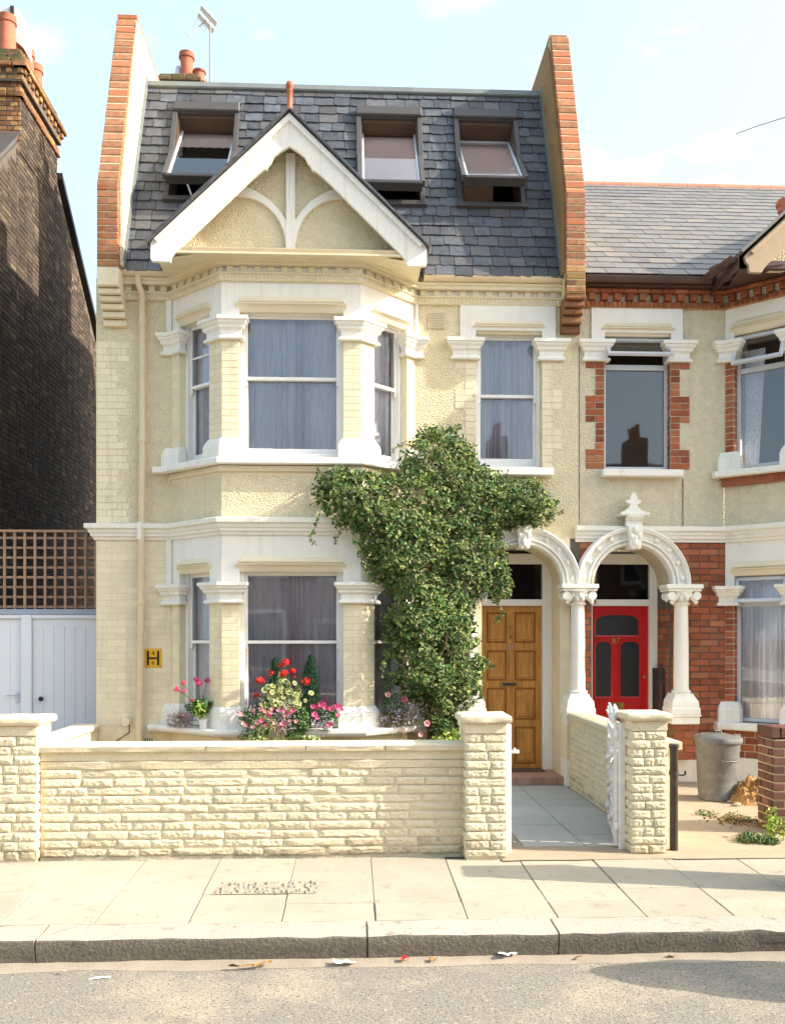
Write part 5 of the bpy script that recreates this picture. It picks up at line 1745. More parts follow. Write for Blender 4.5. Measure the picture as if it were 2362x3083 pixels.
def ring_course(z0, z1, o, m, name, gap=0.0, L=.225, off=0.0):
    for F, a, c in ((FCf, CX0 - o, CX1 + o), (FCr, CY0 - o, CY1 + o)):
        n = max(2, round((c - a) / L))
        for i in range(n):
            u0 = a + i * (c - a) / n; u1 = a + (i + 1) * (c - a) / n
            g_ = gap * (u1 - u0)
            build(MB().fbox(F, u0 + .005 + g_, u1 - .005 - g_, z0 + .004, z1 - .004, -.06, o + RND.uniform(-.006, .006), ch=.012), name, m, cst)


ring_course(9.790, 9.865, .045, 'old_brick', 'corbel_brick')
ring_course(9.865, 9.940, .03, 'old_brick', 'corbel_brick')
ring_course(10.030, 10.105, .06, 'old_brick', 'corbel_brick')
ring_course(10.110, 10.195, .10, 'old_brick', 'dentil_brick', gap=.22, L=.17)
ring_course(10.200, 10.275, .13, 'old_brick', 'corbel_brick')
build(MB().box(CX0 - .05, CX1 + .05, CY0 - .05, CY1 + .05, 10.010, 10.270), 'stack_core', 'dark_mortar', cst)
ring_course(10.280, 10.355, .09, 'moss', 'mossy_brick')
ring_course(10.360, 10.435, .05, 'moss', 'mossy_brick')
ring_course(10.440, 10.510, .0, 'moss', 'mossy_brick')
build(MB().box(CX0, CX1, CY0, CY1, 10.270, 10.520), 'flaunching', 'moss', cst)
for i in range(4):
    y = CY0 + .16 + i * .40
    r = .12
    hh = .60
    pot = MB().lathe((-5.24, y, 10.500), [(r * 1.08, 0), (r, .3), (r * .96, hh * .8), (r * 1.12, hh * .82), (r * 1.14, hh * .88), (r * 1.02, hh * .9), (r * 1.1, hh), (r * .85, hh), (r * .8, hh * .5)], 20, cap=False)
    build(pot, 'chimney_pot', 'terracotta', cst, smooth=40)
# square metal flue cowl on the second pot
cw = build(MB().box(-5.29, -5.235, 4.0, 4.38, 10.920, 11.440), 'flue_cowl', 'dark_metal', cst)
build(MB().box(-5.46, -5.291, 4.02, 4.36, 10.940, 11.430), 'cowl_box', 'alu', cw)
build(MB().poly(Fr((-5.234, 4.02, 0), (1, 0, 0)), [(0, 10.920), (.10, 10.840), (.15, 10.800), (.155, 11.260), (.09, 11.380), (0, 11.430)], -.34, 0), 'cowl_box', 'pot_white', cw)

# ================================================================== SIDE GATES AND TRELLIS
FS = Fr((0, .5, 0), (1, 0, 0))
sgate = thing('side_gate', (-3.3, .5, 0), 'white boarded side door with round black knob next to the cream house', 'gate')
b = MB()
b.fbox(FS, -3.86, -3.745, 0, 1.93, -.06, .05)
b.fbox(FS, -3.745, -2.84, 1.885, 1.93, -.06, .03); b.fbox(FS, -2.88, -2.84, 0, 1.885, -.06, .03)
build(b, 'door_frame', 'door_white', sgate, bevel=.005)
nb = 7
for i in range(nb):
    u0 = -3.742 + i * (.86 / nb)
    build(MB().fbox(FS, u0 + .001, u0 + .86 / nb - .001, .02, 1.883, -.05, .0, ch=.0035), 'board', 'door_white', sgate)
build(MB().fbox(FS, -3.742, -2.884, 1.79, 1.883, .0, .004), 'top_rail', 'door_white', sgate)
build(MB().lathe((-3.632, .5, .946), [(.012, 0), (.012, .03), (.026, .035), (.03, .05), (.022, .065), (.005, .07)], 14, (0, -1, 0)), 'door_knob', 'rust_post', sgate, smooth=40)
sg2 = thing('side_gate', (-4.4, .5, 0), 'white boarded door with chrome lever handle at the left edge of the picture', 'gate')
b = MB(); b.fbox(FS, -4.80, -3.865, 1.885, 1.93, -.06, .03); b.fbox(FS, -4.84, -4.80, 0, 1.93, -.06, .03)
build(b, 'door_frame', 'door_white', sg2, bevel=.005)
for i in range(7):
    u0 = -4.798 + i * (.93 / 7)
    build(MB().fbox(FS, u0 + .001, u0 + .93 / 7 - .001, .02, 1.883, -.05, .0, ch=.0035), 'board', 'door_white', sg2)
hd = build(MB().fbox(FS, -3.935, -3.895, .90, 1.03, .0, .012, ch=.004), 'handle_plate', 'alu', sg2)
build(MB().tube([FS.p(-3.915, .998, .01), FS.p(-3.915, .998, .05), FS.p(-3.96, .995, .055), FS.p(-4.03, .99, .05)], .010, 8), 'lever_handle', 'alu', sg2, smooth=50)
bm_ = build(MB().fbox(FS, -4.99, -2.85, 1.934, 1.995, -.05, .035), 'beam', 'blue_beam', None, label='long blue grey beam lying across the top of the white side doors', cat='beam')
tr = thing('trellis', (-3.9, .5, 2.0), 'weathered square brown wooden trellis above the white side doors', 'trellis')
for i in range(16):
    u = -2.885 - .012 - i * .1168
    a = MB().fbox(FS, u - .014, u + .014, 2.0, 2.90, -.01 + .0, .012)
    build(a, 'slat', 'trellis', tr)
for j in range(8):
    w = 2.025 + j * .1155
    build(MB().fbox(FS, -4.75, -2.87, w - .013, w + .013, -.034, -.0115), 'slat', 'trellis', tr)
build(MB().fbox(FS, -4.75, -2.86, 2.90, 2.925, -.05, .03), 'top_rail', 'trellis', tr)
build(MB().fbox(FS, -2.885, -2.86, 2.0, 2.90, -.04, .02), 'edge_post', 'trellis', tr)

# ================================================================== ROCK-FACED FRONT WALL, PIERS, SIDE WALLS
def stone_courses(P, parent, F, u0, u1, w0, w1, lens, h=.065, units=None, depth=.019, proud=.0135, odd=0, widths=None):
    n = round((w1 - w0) / h)
    hh = (w1 - w0) / n
    for j in range(n):
        if widths:
            cuts = widths[(j + odd) % len(widths)]
            xs = [u0 + (u1 - u0) * c for c in cuts]
        else:
            xs = [u0]
            x = u0 + (RND.uniform(.1, .3) if j % 2 else 0)
            if x > u0 + .06: xs.append(x)
            while True:
                x += RND.choice(lens)
                if x > u1 - .08: break
                xs.append(x)
            xs.append(u1)
        dw = 0
        for a, c in zip(xs, xs[1:]):
            P.put('stone', parent, RND.choice(units if units else (UR if (c - a) > .16 else URS)), 'stone_dirty' if j == 0 or (j == 1 and RND.random() < .35) else 'stone', F, a + .003, c - .003,
                  w0 + j * hh + .003 + RND.uniform(-.002, .002), w0 + (j + 1) * hh - .003 + RND.uniform(-.002, .002), depth, proud + RND.uniform(-.004, .005))


def coping(mb, F, u0, u1, w0, w1, d0, d1, seed=0, step=.06):
    """slab with a roughly broken front edge"""
    n = max(4, int((u1 - u0) / step))
    vs = []
    for i in range(n + 1):
        u = u0 + (u1 - u0) * i / n
        e = .012 * noise.noise(Vector((u * 5, seed, 0))) + .008 * noise.noise(Vector((u * 14, seed, 3)))
        e2 = .006 * noise.noise(Vector((u * 9, seed, 7)))
        if i in (0, n): e -= .004
        vs += [F.p(u, w1, d0), F.p(u, w1 + e2 * .4, d1 - .014 + e), F.p(u, w1 - .012 + e2, d1 + e), F.p(u, (w0 + w1) / 2, d1 + e - .004 + e2), F.p(u, w0 + .008, d1 + e - .006), F.p(u, w0, d1 - .02), F.p(u, w0, d0)]
    k = 7
    mb.add(vs, [(i * k + j, (i + 1) * k + j, (i + 1) * k + (j + 1) % k, i * k + (j + 1) % k) for i in range(n) for j in range(k)] + [tuple(range(k)), tuple(range((n + 1) * k - 1, n * k - 1, -1))])
    return mb


gw = thing('garden_wall', (-.75, -3.35, 0), 'long low cream wall of rock faced stone along the pavement', 'wall')
FW = Fr((0, -3.425, 0), (1, 0, 0))
core = build(MB().fbox(FW, -2.34, .87, -.05, .805, -.20, -.005), 'wall_core', 'stone', gw)
GP = Pieces(gw, 'stonework')
stone_courses(GP, core, FW, -2.335, .86, .015, .675, (.225, .235, .245, .23, .352, .47, .30))
GP.finish()
plain = MB()
coping(plain, FW, -2.335, .86, .672, .742, -.19, .012, 5, .09)
build(plain, 'plain_course', 'stone', gw, smooth=50)
for (w0, w1) in ((.742, .80),):
    pass
build(MB().fbox(FW, -2.335, .86, .742, .806, -.19, .008), 'plain_course', 'stone', gw)
cx_ = [-2.36, -1.10, -.35, .25, .88]
for a, c in zip(cx_, cx_[1:]):
    build(coping(MB(), FW, a + .002, c - .002, .806, .862, -.22, .045, RND.uniform(0, 50)), 'coping_stone', 'coping', gw, smooth=50)


def pier(x0, x1, y0, y1, zt, label, seed):
    t = thing('gate_pier', ((x0 + x1) / 2, (y0 + y1) / 2, 0), label, 'pier', 'cream stone piers of the front wall')
    c = build(MB().box(x0 + .01, x1 - .01, y0 + .01, y1 - .01, -.05, zt - .06), 'pier_core', 'stone', t)
    P = Pieces(t, 'stonework')
    pats = [[0, .36, .66, 1], [0, .55, 1], [0, .62, 1], [0, .33, .64, 1], [0, .5, 1], [0, 1], [0, .4, 1], [0, .6, 1]]
    RND.shuffle(pats)
    stone_courses(P, c, Fr((0, y0, 0), (1, 0, 0)), x0, x1, .01, zt - .14, None, h=.069, widths=pats, proud=.0105, depth=.017)
    stone_courses(P, c, Fr((x0, y1, 0), (0, -1, 0)), 0, y1 - y0, .01, zt - .14, None, h=.069, widths=pats, odd=1, proud=.010, depth=.017)
    stone_courses(P, c, Fr((x1, y0, 0), (0, 1, 0)), 0, y1 - y0, .01, zt - .14, None, h=.069, widths=pats, odd=1, proud=.010, depth=.017)
    P.finish()
    build(MB().box(x0 - .004, x1 + .004, y0 - .006, y1 + .004, zt - .138, zt - .062), 'plain_course', 'stone', t, bevel=.006)
    m = MB()
    o = .04
    n = 9
    ring = []
    for (ax, ay, bx, by) in ((x0 - o, y0 - o, x1 + o, y0 - o), (x1 + o, y0 - o, x1 + o, y1 + o), (x1 + o, y1 + o, x0 - o, y1 + o), (x0 - o, y1 + o, x0 - o, y0 - o)):
        for i in range(n):
            ring.append((ax + (bx - ax) * i / n, ay + (by - ay) * i / n))
    cx, cy = (x0 + x1) / 2, (y0 + y1) / 2
    lay = []
    for (z, ins) in ((zt - .06, .02), (zt - .05, .004), (zt - .03, 0), (zt - .01, .003), (zt, .02)):
        for (x, y) in ring:
            e = .012 * noise.noise(Vector((x * 16 + seed, y * 16, z * 14)))
            f = 1 - (ins + e) / (x1 - x0 + 2 * o) * 2
            lay.append((cx + (x - cx) * f, cy + (y - cy) * f, z + .004 * noise.noise(Vector((x * 9, y * 9, seed)))))
    k = len(ring)
    m.add(lay, [(r * k + i, r * k + (i + 1) % k, (r + 1) * k + (i + 1) % k, (r + 1) * k + i) for r in range(4) for i in range(k)] + [tuple(range(k - 1, -1, -1)), tuple(range(4 * k, 5 * k))])
    build(m, 'cap_stone', 'coping', t, smooth=45)
    return t


pier(.845, 1.155, -3.56, -3.24, 1.085, 'cream stone gate pier where the long front wall ends beside the open gateway', 3)
pier(2.135, 2.41, -3.47, -3.17, 1.09, 'slender cream stone gate pier standing alone right of the open white gate', 8)
pier(-2.72, -2.345, -3.49, -3.17, 1.075, 'broad cream stone pier at the left end of the front wall', 14)


def side_wall(x, y0, y1, zt, facing, label, stones=True):
    t = thing('garden_wall', (x, (y0 + y1) / 2, 0), label, 'wall')
    o = .095
    c = build(MB().box(x - o, x + o, y0, y1, -.05, zt - .06), 'wall_core', 'stone', t)
    P = Pieces(t, 'stonework')
    F = Fr((x + o, y0, 0), (0, 1, 0)) if facing > 0 else Fr((x - o, y1, 0), (0, -1, 0))
    if stones:
        stone_courses(P, c, F, 0, y1 - y0, .01, zt - .11, (.235, .352, .47), proud=.016, depth=.03)
    P.finish()
    build(coping(MB(), F, -.01, y1 - y0 + .02, zt - .06, zt, -2 * o - .03, .035, 3.3), 'coping_stone', 'coping', t, smooth=50)


side_wall(2.515, -3.15, -.29, .83, -1, 'low cream stone wall running from the gateway to the white porch column')
side_wall(-2.945, -3.15, -.03, .70, 1, 'low smooth cream wall running back to the left corner of the house', stones=False)

# neighbour's dark brick wall at the right edge
bw = thing('garden_wall', (4.4, -2.65, 0), 'dark brown brick wall end with pale joints at the right edge beside the weeds', 'wall')
bc = build(MB().box(3.563, 6.5, -2.79, -2.50, -.05, .80), 'wall_core', 'buff_mortar', bw)
BP = Pieces(bw, 'brickwork')
courses(BP, bc, 'brown_brick', Fr((0, -2.79, 0), (1, 0, 0)), 3.55, 5.6, .0, .80, depth=.04, proud=.012, joint=.013, jit=.002)
courses(BP, bc, 'brown_brick', Fr((3.563, -2.50, 0), (0, -1, 0)), .0, .29, .0, .80, depth=.04, proud=.012, joint=.013, jit=.002, L=.145)
for i in range(26):
    x0 = 3.551 + i * .0785
    BP.put('brick', bc, RND.choice(UB), 'brown_brick', Fr((0, -2.79, 0), (1, 0, 0)), x0, x0 + .068, .812, .905, .30, .012)
BP.put('brick', bc, UB[0], 'brown_brick', Fr((3.563, -2.50, 0), (0, -1, 0)), .0, .29, .812, .905, .04, .012)
BP.finish()

# ================================================================== GATES AND POSTS
gp = build(MB().box(1.172, 1.222, -3.40, -3.35, .0, 1.0), 'gate_post', 'iron_white', None, bevel=.004, label='white square gate post with small latch against the pier ending the long wall', cat='gate post')
lt = MB().box(1.222, 1.285, -3.385, -3.365, .775, .80)
lt.box(1.245, 1.258, -3.39, -3.36, .785, .815)
build(lt, 'latch', 'iron_white', gp)
build(MB().box(2.085, 2.132, -3.33, -3.285, .0, 1.0), 'gate_post', 'iron_white', None, bevel=.004, label='white square hinge post between the ornate gate and slender stone pier', cat='gate post')
gt = thing('garden_gate', (2.07, -3.29, 0), 'white wrought iron garden gate with scrolls swung open against the side wall', 'gate')
gdir = Vector((.20, .90, 0)).normalized()
FGt = Fr((2.065, -3.285, 0), gdir)
fr_ = MB()
fr_.fbox(FGt, 0, .028, .03, 1.0, -.014, .014); fr_.fbox(FGt, .86, .888, .03, .95, -.014, .014)
fr_.fbox(FGt, .028, .86, .08, .108, -.012, .012); fr_.fbox(FGt, .028, .86, .90, .928, -.012, .012); fr_.fbox(FGt, .028, .86, .50, .522, -.01, .01)
build(fr_, 'gate_frame', 'iron_white', gt)
for i in range(6):
    u = .15 + i * .118
    build(MB().tube([FGt.p(u, .10, 0), FGt.p(u, .91, 0)], .008, 6), 'bar', 'iron_white', gt, smooth=60)


def scroll(c, r, turns, flip, F, tilt=0):
    pts = []
    n = 22
    for i in range(n + 1):
        t = i / n
        a = tilt + flip * turns * 2 * math.pi * t
        rr = r * (1 - .8 * t)
        pts.append(F.p(c[0] + rr * math.cos(a), c[1] + rr * math.sin(a), .022 * math.sin(9 * t)))
    return MB().tube(pts, .010, 6)


for (c, r, f, tl) in (((.09, 1.0), .08, 1, 3.1), ((.26, 1.02), .10, -1, 0), ((.44, 1.05), .12, 1, 3.1), ((.62, 1.02), .10, -1, 0), ((.78, .99), .08, 1, 3.1),
                      ((.2, .72), .12, 1, 0), ((.45, .72), .13, -1, 2), ((.7, .72), .12, 1, 0), ((.2, .3), .12, -1, 0), ((.45, .3), .13, 1, 2), ((.7, .3), .12, -1, 0)):
    build(scroll(c, r, 1.4, f, FGt, tl), 'scroll', 'iron_white', gt, smooth=60)
lfm = MB()
for i in range(34):
    c = FGt.p(.03 + .8 * RND.random(), .12 + .85 * RND.random(), RND.uniform(-.03, .03))
    lfm.ball(c, .02, 6, 4, (1, 1, 1.5))
build(lfm, 'leaf_ornament', 'iron_white', gt, smooth=60)
fi = MB().lathe(FGt.p(.10, 1.0, 0), [(.012, 0), (.03, .02), (.035, .05), (.02, .08), (.026, .10), (.004, .14)], 8)
build(fi, 'gate_finial', 'iron_white', gt, smooth=40)
hg = MB()
for z in (.16, .88):
    hg.lathe((2.072, -3.30, z), [(.02, 0), (.024, .01), (.024, .05), (.02, .06)], 10)
build(hg, 'hinge', 'iron_white', gt, smooth=40)
dp_ = MB().lathe((2.50, -3.37, 0), [(.032, 0), (.032, .80), (.04, .81), (.04, .835), (.03, .84)], 14)
dpo = build(dp_, 'iron_post', 'rust_post', None, smooth=40, label='dark iron gate post standing at the forecourt opening beside the slender pier', cat='gate post')
build(MB().tube([(2.53, -3.37, .60), (2.575, -3.37, .595), (2.59, -3.37, .60), (2.59, -3.37, .63)], .008, 6).lathe((2.50, -3.37, .60), [(.038, 0), (.038, .03)], 12), 'hook', 'rust_post', dpo, smooth=50)

# ================================================================== DUSTBIN
bn = thing('dustbin', (3.745, -1.15, 0), 'battered grey galvanised metal dustbin with lid on the forecourt', 'dustbin')
bc_ = Vector((3.745, -1.15, .008))
b = MB().lathe(bc_, [(.180, 0), (.192, .0), (.196, .025), (.190, .035), (.205, .30), (.216, .56), (.222, .585), (.222, .60), (.20, .60), (.19, .3)], 40, cap=False)
b.lathe(bc_, [(.001, .01), (.185, .01)], 40, cap=False)
build(b, 'bin_body', 'galv', bn, smooth=40)
l_ = MB().lathe(bc_ + Vector((.004, 0, .592)), [(.225, 0), (.240, .0), (.243, .02), (.236, .048), (.225, .05), (.21, .06), (.17, .068), (.165, .064), (.09, .082), (.001, .086)], 40, axis=(.03, -.02, 1))
lid = build(l_, 'bin_lid', 'galv', bn, smooth=35)
build(MB().tube([bc_ + Vector((-.035, 0, .672)), bc_ + Vector((-.032, 0, .698)), bc_ + Vector((.032, 0, .70)), bc_ + Vector((.035, 0, .672))], .012, 8), 'lid_handle', 'galv', lid, smooth=50)
for (ang) in (-1.45, 1.7):
    ca, sa = math.cos(ang), math.sin(ang)
    e = Vector((ca, sa, 0)); tt = Vector((-sa, ca, 0))
    c0 = bc_ + e * .205 + Vector((0, 0, .42))
    build(MB().tube([c0 - tt * .07, c0 + e * .028 - tt * .072 - Vector((0, 0, .01)), c0 + e * .03 + tt * .072 - Vector((0, 0, .01)), c0 + tt * .07], .009, 8), 'side_handle', 'galv', bn, smooth=50)
lug = MB().fbox(Fr(bc_ + Vector((.205, .07, 0)), (1, .3, 0)), .0, .075, .47, .655, -.004, .004)
build(lug, 'lid_lug', 'galv', bn)

# ================================================================== CLIMBING PLANT
OUT = [(0.88, 3.96), (1.16, 4.01), (1.12, 3.91), (1.28, 3.81), (1.35, 3.72), (1.31, 3.63), (1.43, 3.54), (1.64, 3.47), (1.83, 3.44), (2.1, 3.37), (2.21, 3.22), (2.29, 3.09), (2.17, 3.02), (2.08, 2.92), (1.93, 2.94), (1.75, 2.94), (1.58, 2.84), (1.64, 2.71), (1.68, 2.58), (1.7, 2.45), (1.71, 2.34), (1.75, 2.19), (1.68, 2.12), (1.49, 2.19), (1.39, 2.21), (1.33, 1.98), (1.35, 1.71), (1.37, 1.52), (1.45, 1.39), (1.41, 1.26), (1.35, 1.06), (1.41, 0.97), (1.26, 0.86), (1.14, 0.79), (1.07, 0.6), (0.93, 0.6), (0.8, 0.84), (0.72, 0.98), (0.59, 1.1), (0.47, 1.21), (0.45, 1.44), (0.43, 1.62), (0.4, 1.79), (0.43, 2.06), (0.38, 2.27), (0.23, 2.27), (0.22, 2.41), (0.13, 2.55), (0.13, 2.76), (0.02, 2.86), (-0.2, 2.86), (-0.24, 3.0), (-0.34, 3.1), (-0.38, 3.37), (-0.2, 3.4), (0.06, 3.4), (0.32, 3.4), (0.58, 3.5), (0.61, 3.59), (0.59, 3.71), (0.72, 3.81), (0.8, 3.91)]


def inside(x, z):
    c = False
    j = len(OUT) - 1
    for i in range(len(OUT)):
        xi, zi = OUT[i]; xj, zj = OUT[j]
        if (zi > z) != (zj > z) and x < (xj - xi) * (z - zi) / (zj - zi) + xi: c = not c
        j = i
    return c


def edge_dist(x, z):
    d = 9
    j = len(OUT) - 1
    for i in range(len(OUT)):
        ax, az = OUT[j]; bx, bz = OUT[i]
        t = max(0, min(1, ((x - ax) * (bx - ax) + (z - az) * (bz - az)) / ((bx - ax) ** 2 + (bz - az) ** 2 + 1e-9)))
        d = min(d, math.hypot(x - ax - t * (bx - ax), z - az - t * (bz - az)))
        j = i
    return d


def lerp_tab(tab, x):
    for (a, b), (c, d) in zip(tab, tab[1:]):
        if x <= c: return b + (d - b) * max(0, min(1, (x - a) / (c - a)))
    return tab[-1][1]


def back_y(x): return lerp_tab([(-9, -.66), (.1, -.66), (.6, -.18), (.9, -.08), (3, -.05)], x)
def front_y(x): return lerp_tab([(-9, -.80), (.0, -.86), (.5, -.74), (1.1, -.52), (1.7, -.36), (3, -.26)], x)


cr_ = thing('climbing_plant', (1.0, -.3, 0), 'large dark green creeper climbing the wall between the bay and the orange door', 'climbing plant')
clumps = []
tries = 0
while len(clumps) < 760 and tries < 30000:
    tries += 1
    x, z = RND.uniform(-.45, 2.35), RND.uniform(.55, 4.05)
    if not inside(x, z): continue
    e = edge_dist(x, z)
    fy, by = front_y(x), back_y(x)
    k = min(1, .35 + e / .30)
    fold = noise.noise(Vector((x * 2.3, z * 2.3, 5))) * .10 + noise.noise(Vector((x * 5.5, z * 5.5, 9))) * .07
    y = by + (fy - by) * k + fold
    if RND.random() < .25: y += RND.uniform(0, .15)
    y = min(y, by - .03)
    clumps.append((Vector((x, y, z)), RND.uniform(.05, .115), e))
fol = MB()
for c, r, e in clumps:
    n = int(28 * (r / .08) ** 2)
    tip = (Vector((RND.uniform(-.5, .5), -1, RND.uniform(-.1, .9)))).normalized()
    for i in range(n):
        d = rnd_dir()
        d.y = -abs(d.y) if RND.random() < .8 else d.y
        p = c + Vector((d.x * 1.25, d.y, d.z * .85)) * r * RND.uniform(.45, 1.15)
        nn = (d * .75 + tip * .9 + rnd_dir() * .5)
        leaf_into(fol, p, nn, RND.uniform(.028, .074), RND.uniform(.45, .7))
# stray sprigs round the outline
for i in range(300):
    j = RND.randrange(len(OUT))
    (ax, az), (bx, bz) = OUT[j - 1], OUT[j]
    t = RND.random()
    x, z = ax + (bx - ax) * t, az + (bz - az) * t
    dx, dz = RND.uniform(-.07, .07), RND.uniform(-.07, .07)
    y = (front_y(x) + back_y(x)) / 2 + RND.uniform(-.1, .12)
    for q in range(5):
        leaf_into(fol, (x + dx * q / 3, y + RND.uniform(-.02, .02), z + dz * q / 3), rnd_dir() + Vector((0, -1, .4)), RND.uniform(.026, .048), .55)
TEND = [[(-0.328, -0.85, 2.999), (-0.38, -0.85, 2.824), (-0.45, -0.85, 2.684), (-0.38, -0.85, 2.632)],
        [(-0.118, -0.85, 2.83), (-0.136, -0.85, 2.755), (-0.188, -0.85, 2.668), (-0.153, -0.85, 2.633)],
        [(-0.013, -0.85, 2.80), (0.039, -0.85, 2.616), (0.092, -0.85, 2.494), (0.145, -0.83, 2.302)],
        [(1.50, -0.36, 2.19), (1.599, -0.35, 2.041), (1.676, -0.34, 1.929), (1.561, -0.35, 1.818)],
        [(1.33, -0.38, 1.50), (1.485, -0.36, 1.41), (1.561, -0.35, 1.335)],
        [(1.36, -0.38, 1.05), (1.44, -0.37, .99)],
        [(0.451, -0.72, 1.60), (0.341, -0.76, 1.439), (0.305, -0.77, 1.245)],
        [(2.05, -0.3, 3.02), (2.2, -.3, 3.03), (2.342, -0.3, 3.073)], [(0.62, -0.66, 3.73), (0.485, -0.7, 3.702), (0.413, -0.73, 3.624)],
        [(1.02, -0.46, 3.93), (1.202, -0.4, 4.011)], [(1.68, -.36, 2.5), (1.76, -.36, 2.25), (1.74, -.36, 2.1)]]
for t in TEND:
    build(MB().tube(t, .004, 5), 'tendril', 'stem', cr_)
    for a, b in zip(t, t[1:]):
        a, b = Vector(a), Vector(b)
        for i in range(int((b - a).length / .011)):
            p = a + (b - a) * RND.random()
            p += rnd_dir() * .022
            leaf_into(fol, p, rnd_dir() + Vector((0, -1.2, .3)), RND.uniform(.028, .05), .58)
build(fol, 'foliage', 'leaf', cr_, fix=False, kind='stuff')
inn = MB()
for i in range(4800):
    x, z = RND.uniform(-.4, 2.3), RND.uniform(.5, 4.0)
    if not inside(x, z) or edge_dist(x, z) < .05: continue
    y = back_y(x) - RND.uniform(.01, .45) * min(1, edge_dist(x, z) / .25) * (front_y(x) - back_y(x)) / -.45
    leaf_into(inn, (x, y, z), rnd_dir() + Vector((0, -.6, 0)), RND.uniform(.03, .055), .6)
build(inn, 'inner_foliage', 'leaf', cr_, fix=False, kind='stuff')
for i in range(9):
    x0 = .92 + RND.uniform(-.12, .12)
    pts = [(x0, -.42, -.02)]
    x, z = x0, 0
    for k in range(7):
        z += RND.uniform(.35, .55); x += RND.uniform(-.16, .18)
        pts.append((x, back_y(x) - RND.uniform(.05, .2), z))
        if not inside(x, z + .2) and z > 1: break
    build(MB().tube(pts, [.02 - .002 * k for k in range(len(pts))], 6), 'stem', 'stem', cr_, smooth=60)


for i in range(16):
    x, z = RND.uniform(.1, 1.6), RND.uniform(1.0, 3.3)
    pts = []
    for k in range(6):
        if not inside(x, z): break
        pts.append((x, back_y(x) + (front_y(x) - back_y(x)) * min(1, .35 + edge_dist(x, z) / .3) - RND.uniform(.02, .07), z))
        x += RND.uniform(-.09, .09); z += RND.uniform(.05, .13)
    if len(pts) > 2: build(MB().tube(pts, .005, 5), 'stem', 'stem', cr_, smooth=60)

# ================================================================== POTTED PLANTS ON THE LOWER BAY SILL
def blob(mb, c, rx, ry, rz, n, size, aspect=.75, up=.4, fill=.5):
    for i in range(int(n * 1.5)):
        d = rnd_dir()
        f = RND.uniform(fill, 1.05)
        p = Vector(c) + Vector((d.x * rx, d.y * ry, d.z * rz)) * f
        leaf_into(mb, p, d + Vector((0, -.35, up)) + rnd_dir() * .6, size * RND.uniform(.7, 1.25), aspect)
    return mb


def flower(parent, p, r, m, name='flower_head', n=40):
    mb = MB()
    for i in range(n):
        d = rnd_dir()
        q = Vector(p) + Vector((d.x, d.y, d.z * .8)) * r * RND.uniform(.7, .95)
        leaf_into(mb, q, d + rnd_dir() * .45, r * RND.uniform(.6, .9), .95, .2)
    return build(mb, name, m, parent, fix=False)


def trumpet(parent, p, r, m):
    mb = MB()
    k = 10
    c = Vector(p)
    ax = Vector((RND.uniform(-.3, .3), -1, RND.uniform(-.1, .4))).normalized()
    e1 = ax.orthogonal().normalized(); e2 = ax.cross(e1)
    vs = [c - ax * r * .5]
    for i in range(k):
        t = 2 * math.pi * i / k
        rr = 1.15 * r * (1 if i % 2 == 0 else .82)
        vs.append(c + (e1 * math.cos(t) + e2 * math.sin(t)) * rr + ax * RND.uniform(-.1, .15) * r)
    mb.add(vs, [(0, 1 + i, 1 + (i + 1) % k) for i in range(k)])
    return build(mb, 'flower', m, parent, fix=False)


def sprays(mb, c, r, h, n, size, spread=1.0):
    for i in range(int(n * 1.4)):
        a = RND.uniform(0, 2 * math.pi); s = RND.random() ** .6
        p = Vector(c) + Vector((math.cos(a) * r * s, math.sin(a) * r * s * .6, RND.uniform(0, h) * (1 - .3 * s)))
        leaf_into(mb, p, rnd_dir(), size * RND.uniform(.7, 1.4), .22, 0)
    return mb


def stalks(parent, base, tops, m='leaf_mid'):
    mb = MB()
    for t in tops:
        b0 = Vector(base) + Vector((RND.uniform(-.03, .03), RND.uniform(-.03, .03), 0))
        md = (b0 + Vector(t)) / 2 + Vector((RND.uniform(-.02, .02), -.02, .03))
        mb.tube([b0, md, Vector(t)], .0035, 5)
    return build(mb, 'flower_stalks', m, parent)


YS = -.50        # left and right sills, towards the corner; centre row stands at YC
YC = -.74
SZ = .694
# left: pink geranium in a white pot
pg = thing('geranium', (-1.59, -.56, SZ), 'pink flowered geranium with yellowing leaves at the left end of the bay sill', 'flower plant')
tops = [(-1.871, -.56, 1.116), (-1.80, -.54, 1.184), (-1.792, -.56, 1.093), (-1.672, -.52, 1.214), (-1.634, -.54, 1.176), (-1.56, -.50, 1.204), (-1.709, -.58, 1.002)]
stalks(pg, (-1.62, -.54, .85), tops)
for t, r in zip(tops, (.034, .03, .026, .033, .036, .03, .022)): flower(pg, t, r, 'f_pink')
mb = MB(); blob(mb, (-1.61, -.52, .93), .12, .08, .10, 90, .045, .9); blob(mb, (-1.72, -.48, .92), .08, .06, .08, 40, .04, .9)
build(mb, 'foliage', 'leaf_mid', pg, fix=False, kind='stuff')
mb = blob(MB(), (-1.63, -.58, .87), .07, .05, .12, 50, .04, .9); build(mb, 'yellow_leaves', 'leaf_lime', pg, fix=False, kind='stuff')
build(MB().lathe((-1.590, -.58, SZ), [(.032, 0), (.042, .085), (.047, .087), (.047, .10), (.04, .10), (.03, .02)], 20, cap=False), 'plant_pot', 'pot_white', None, smooth=40, label='small white plastic plant pot at the foot of the left bay pier', cat='plant pot')
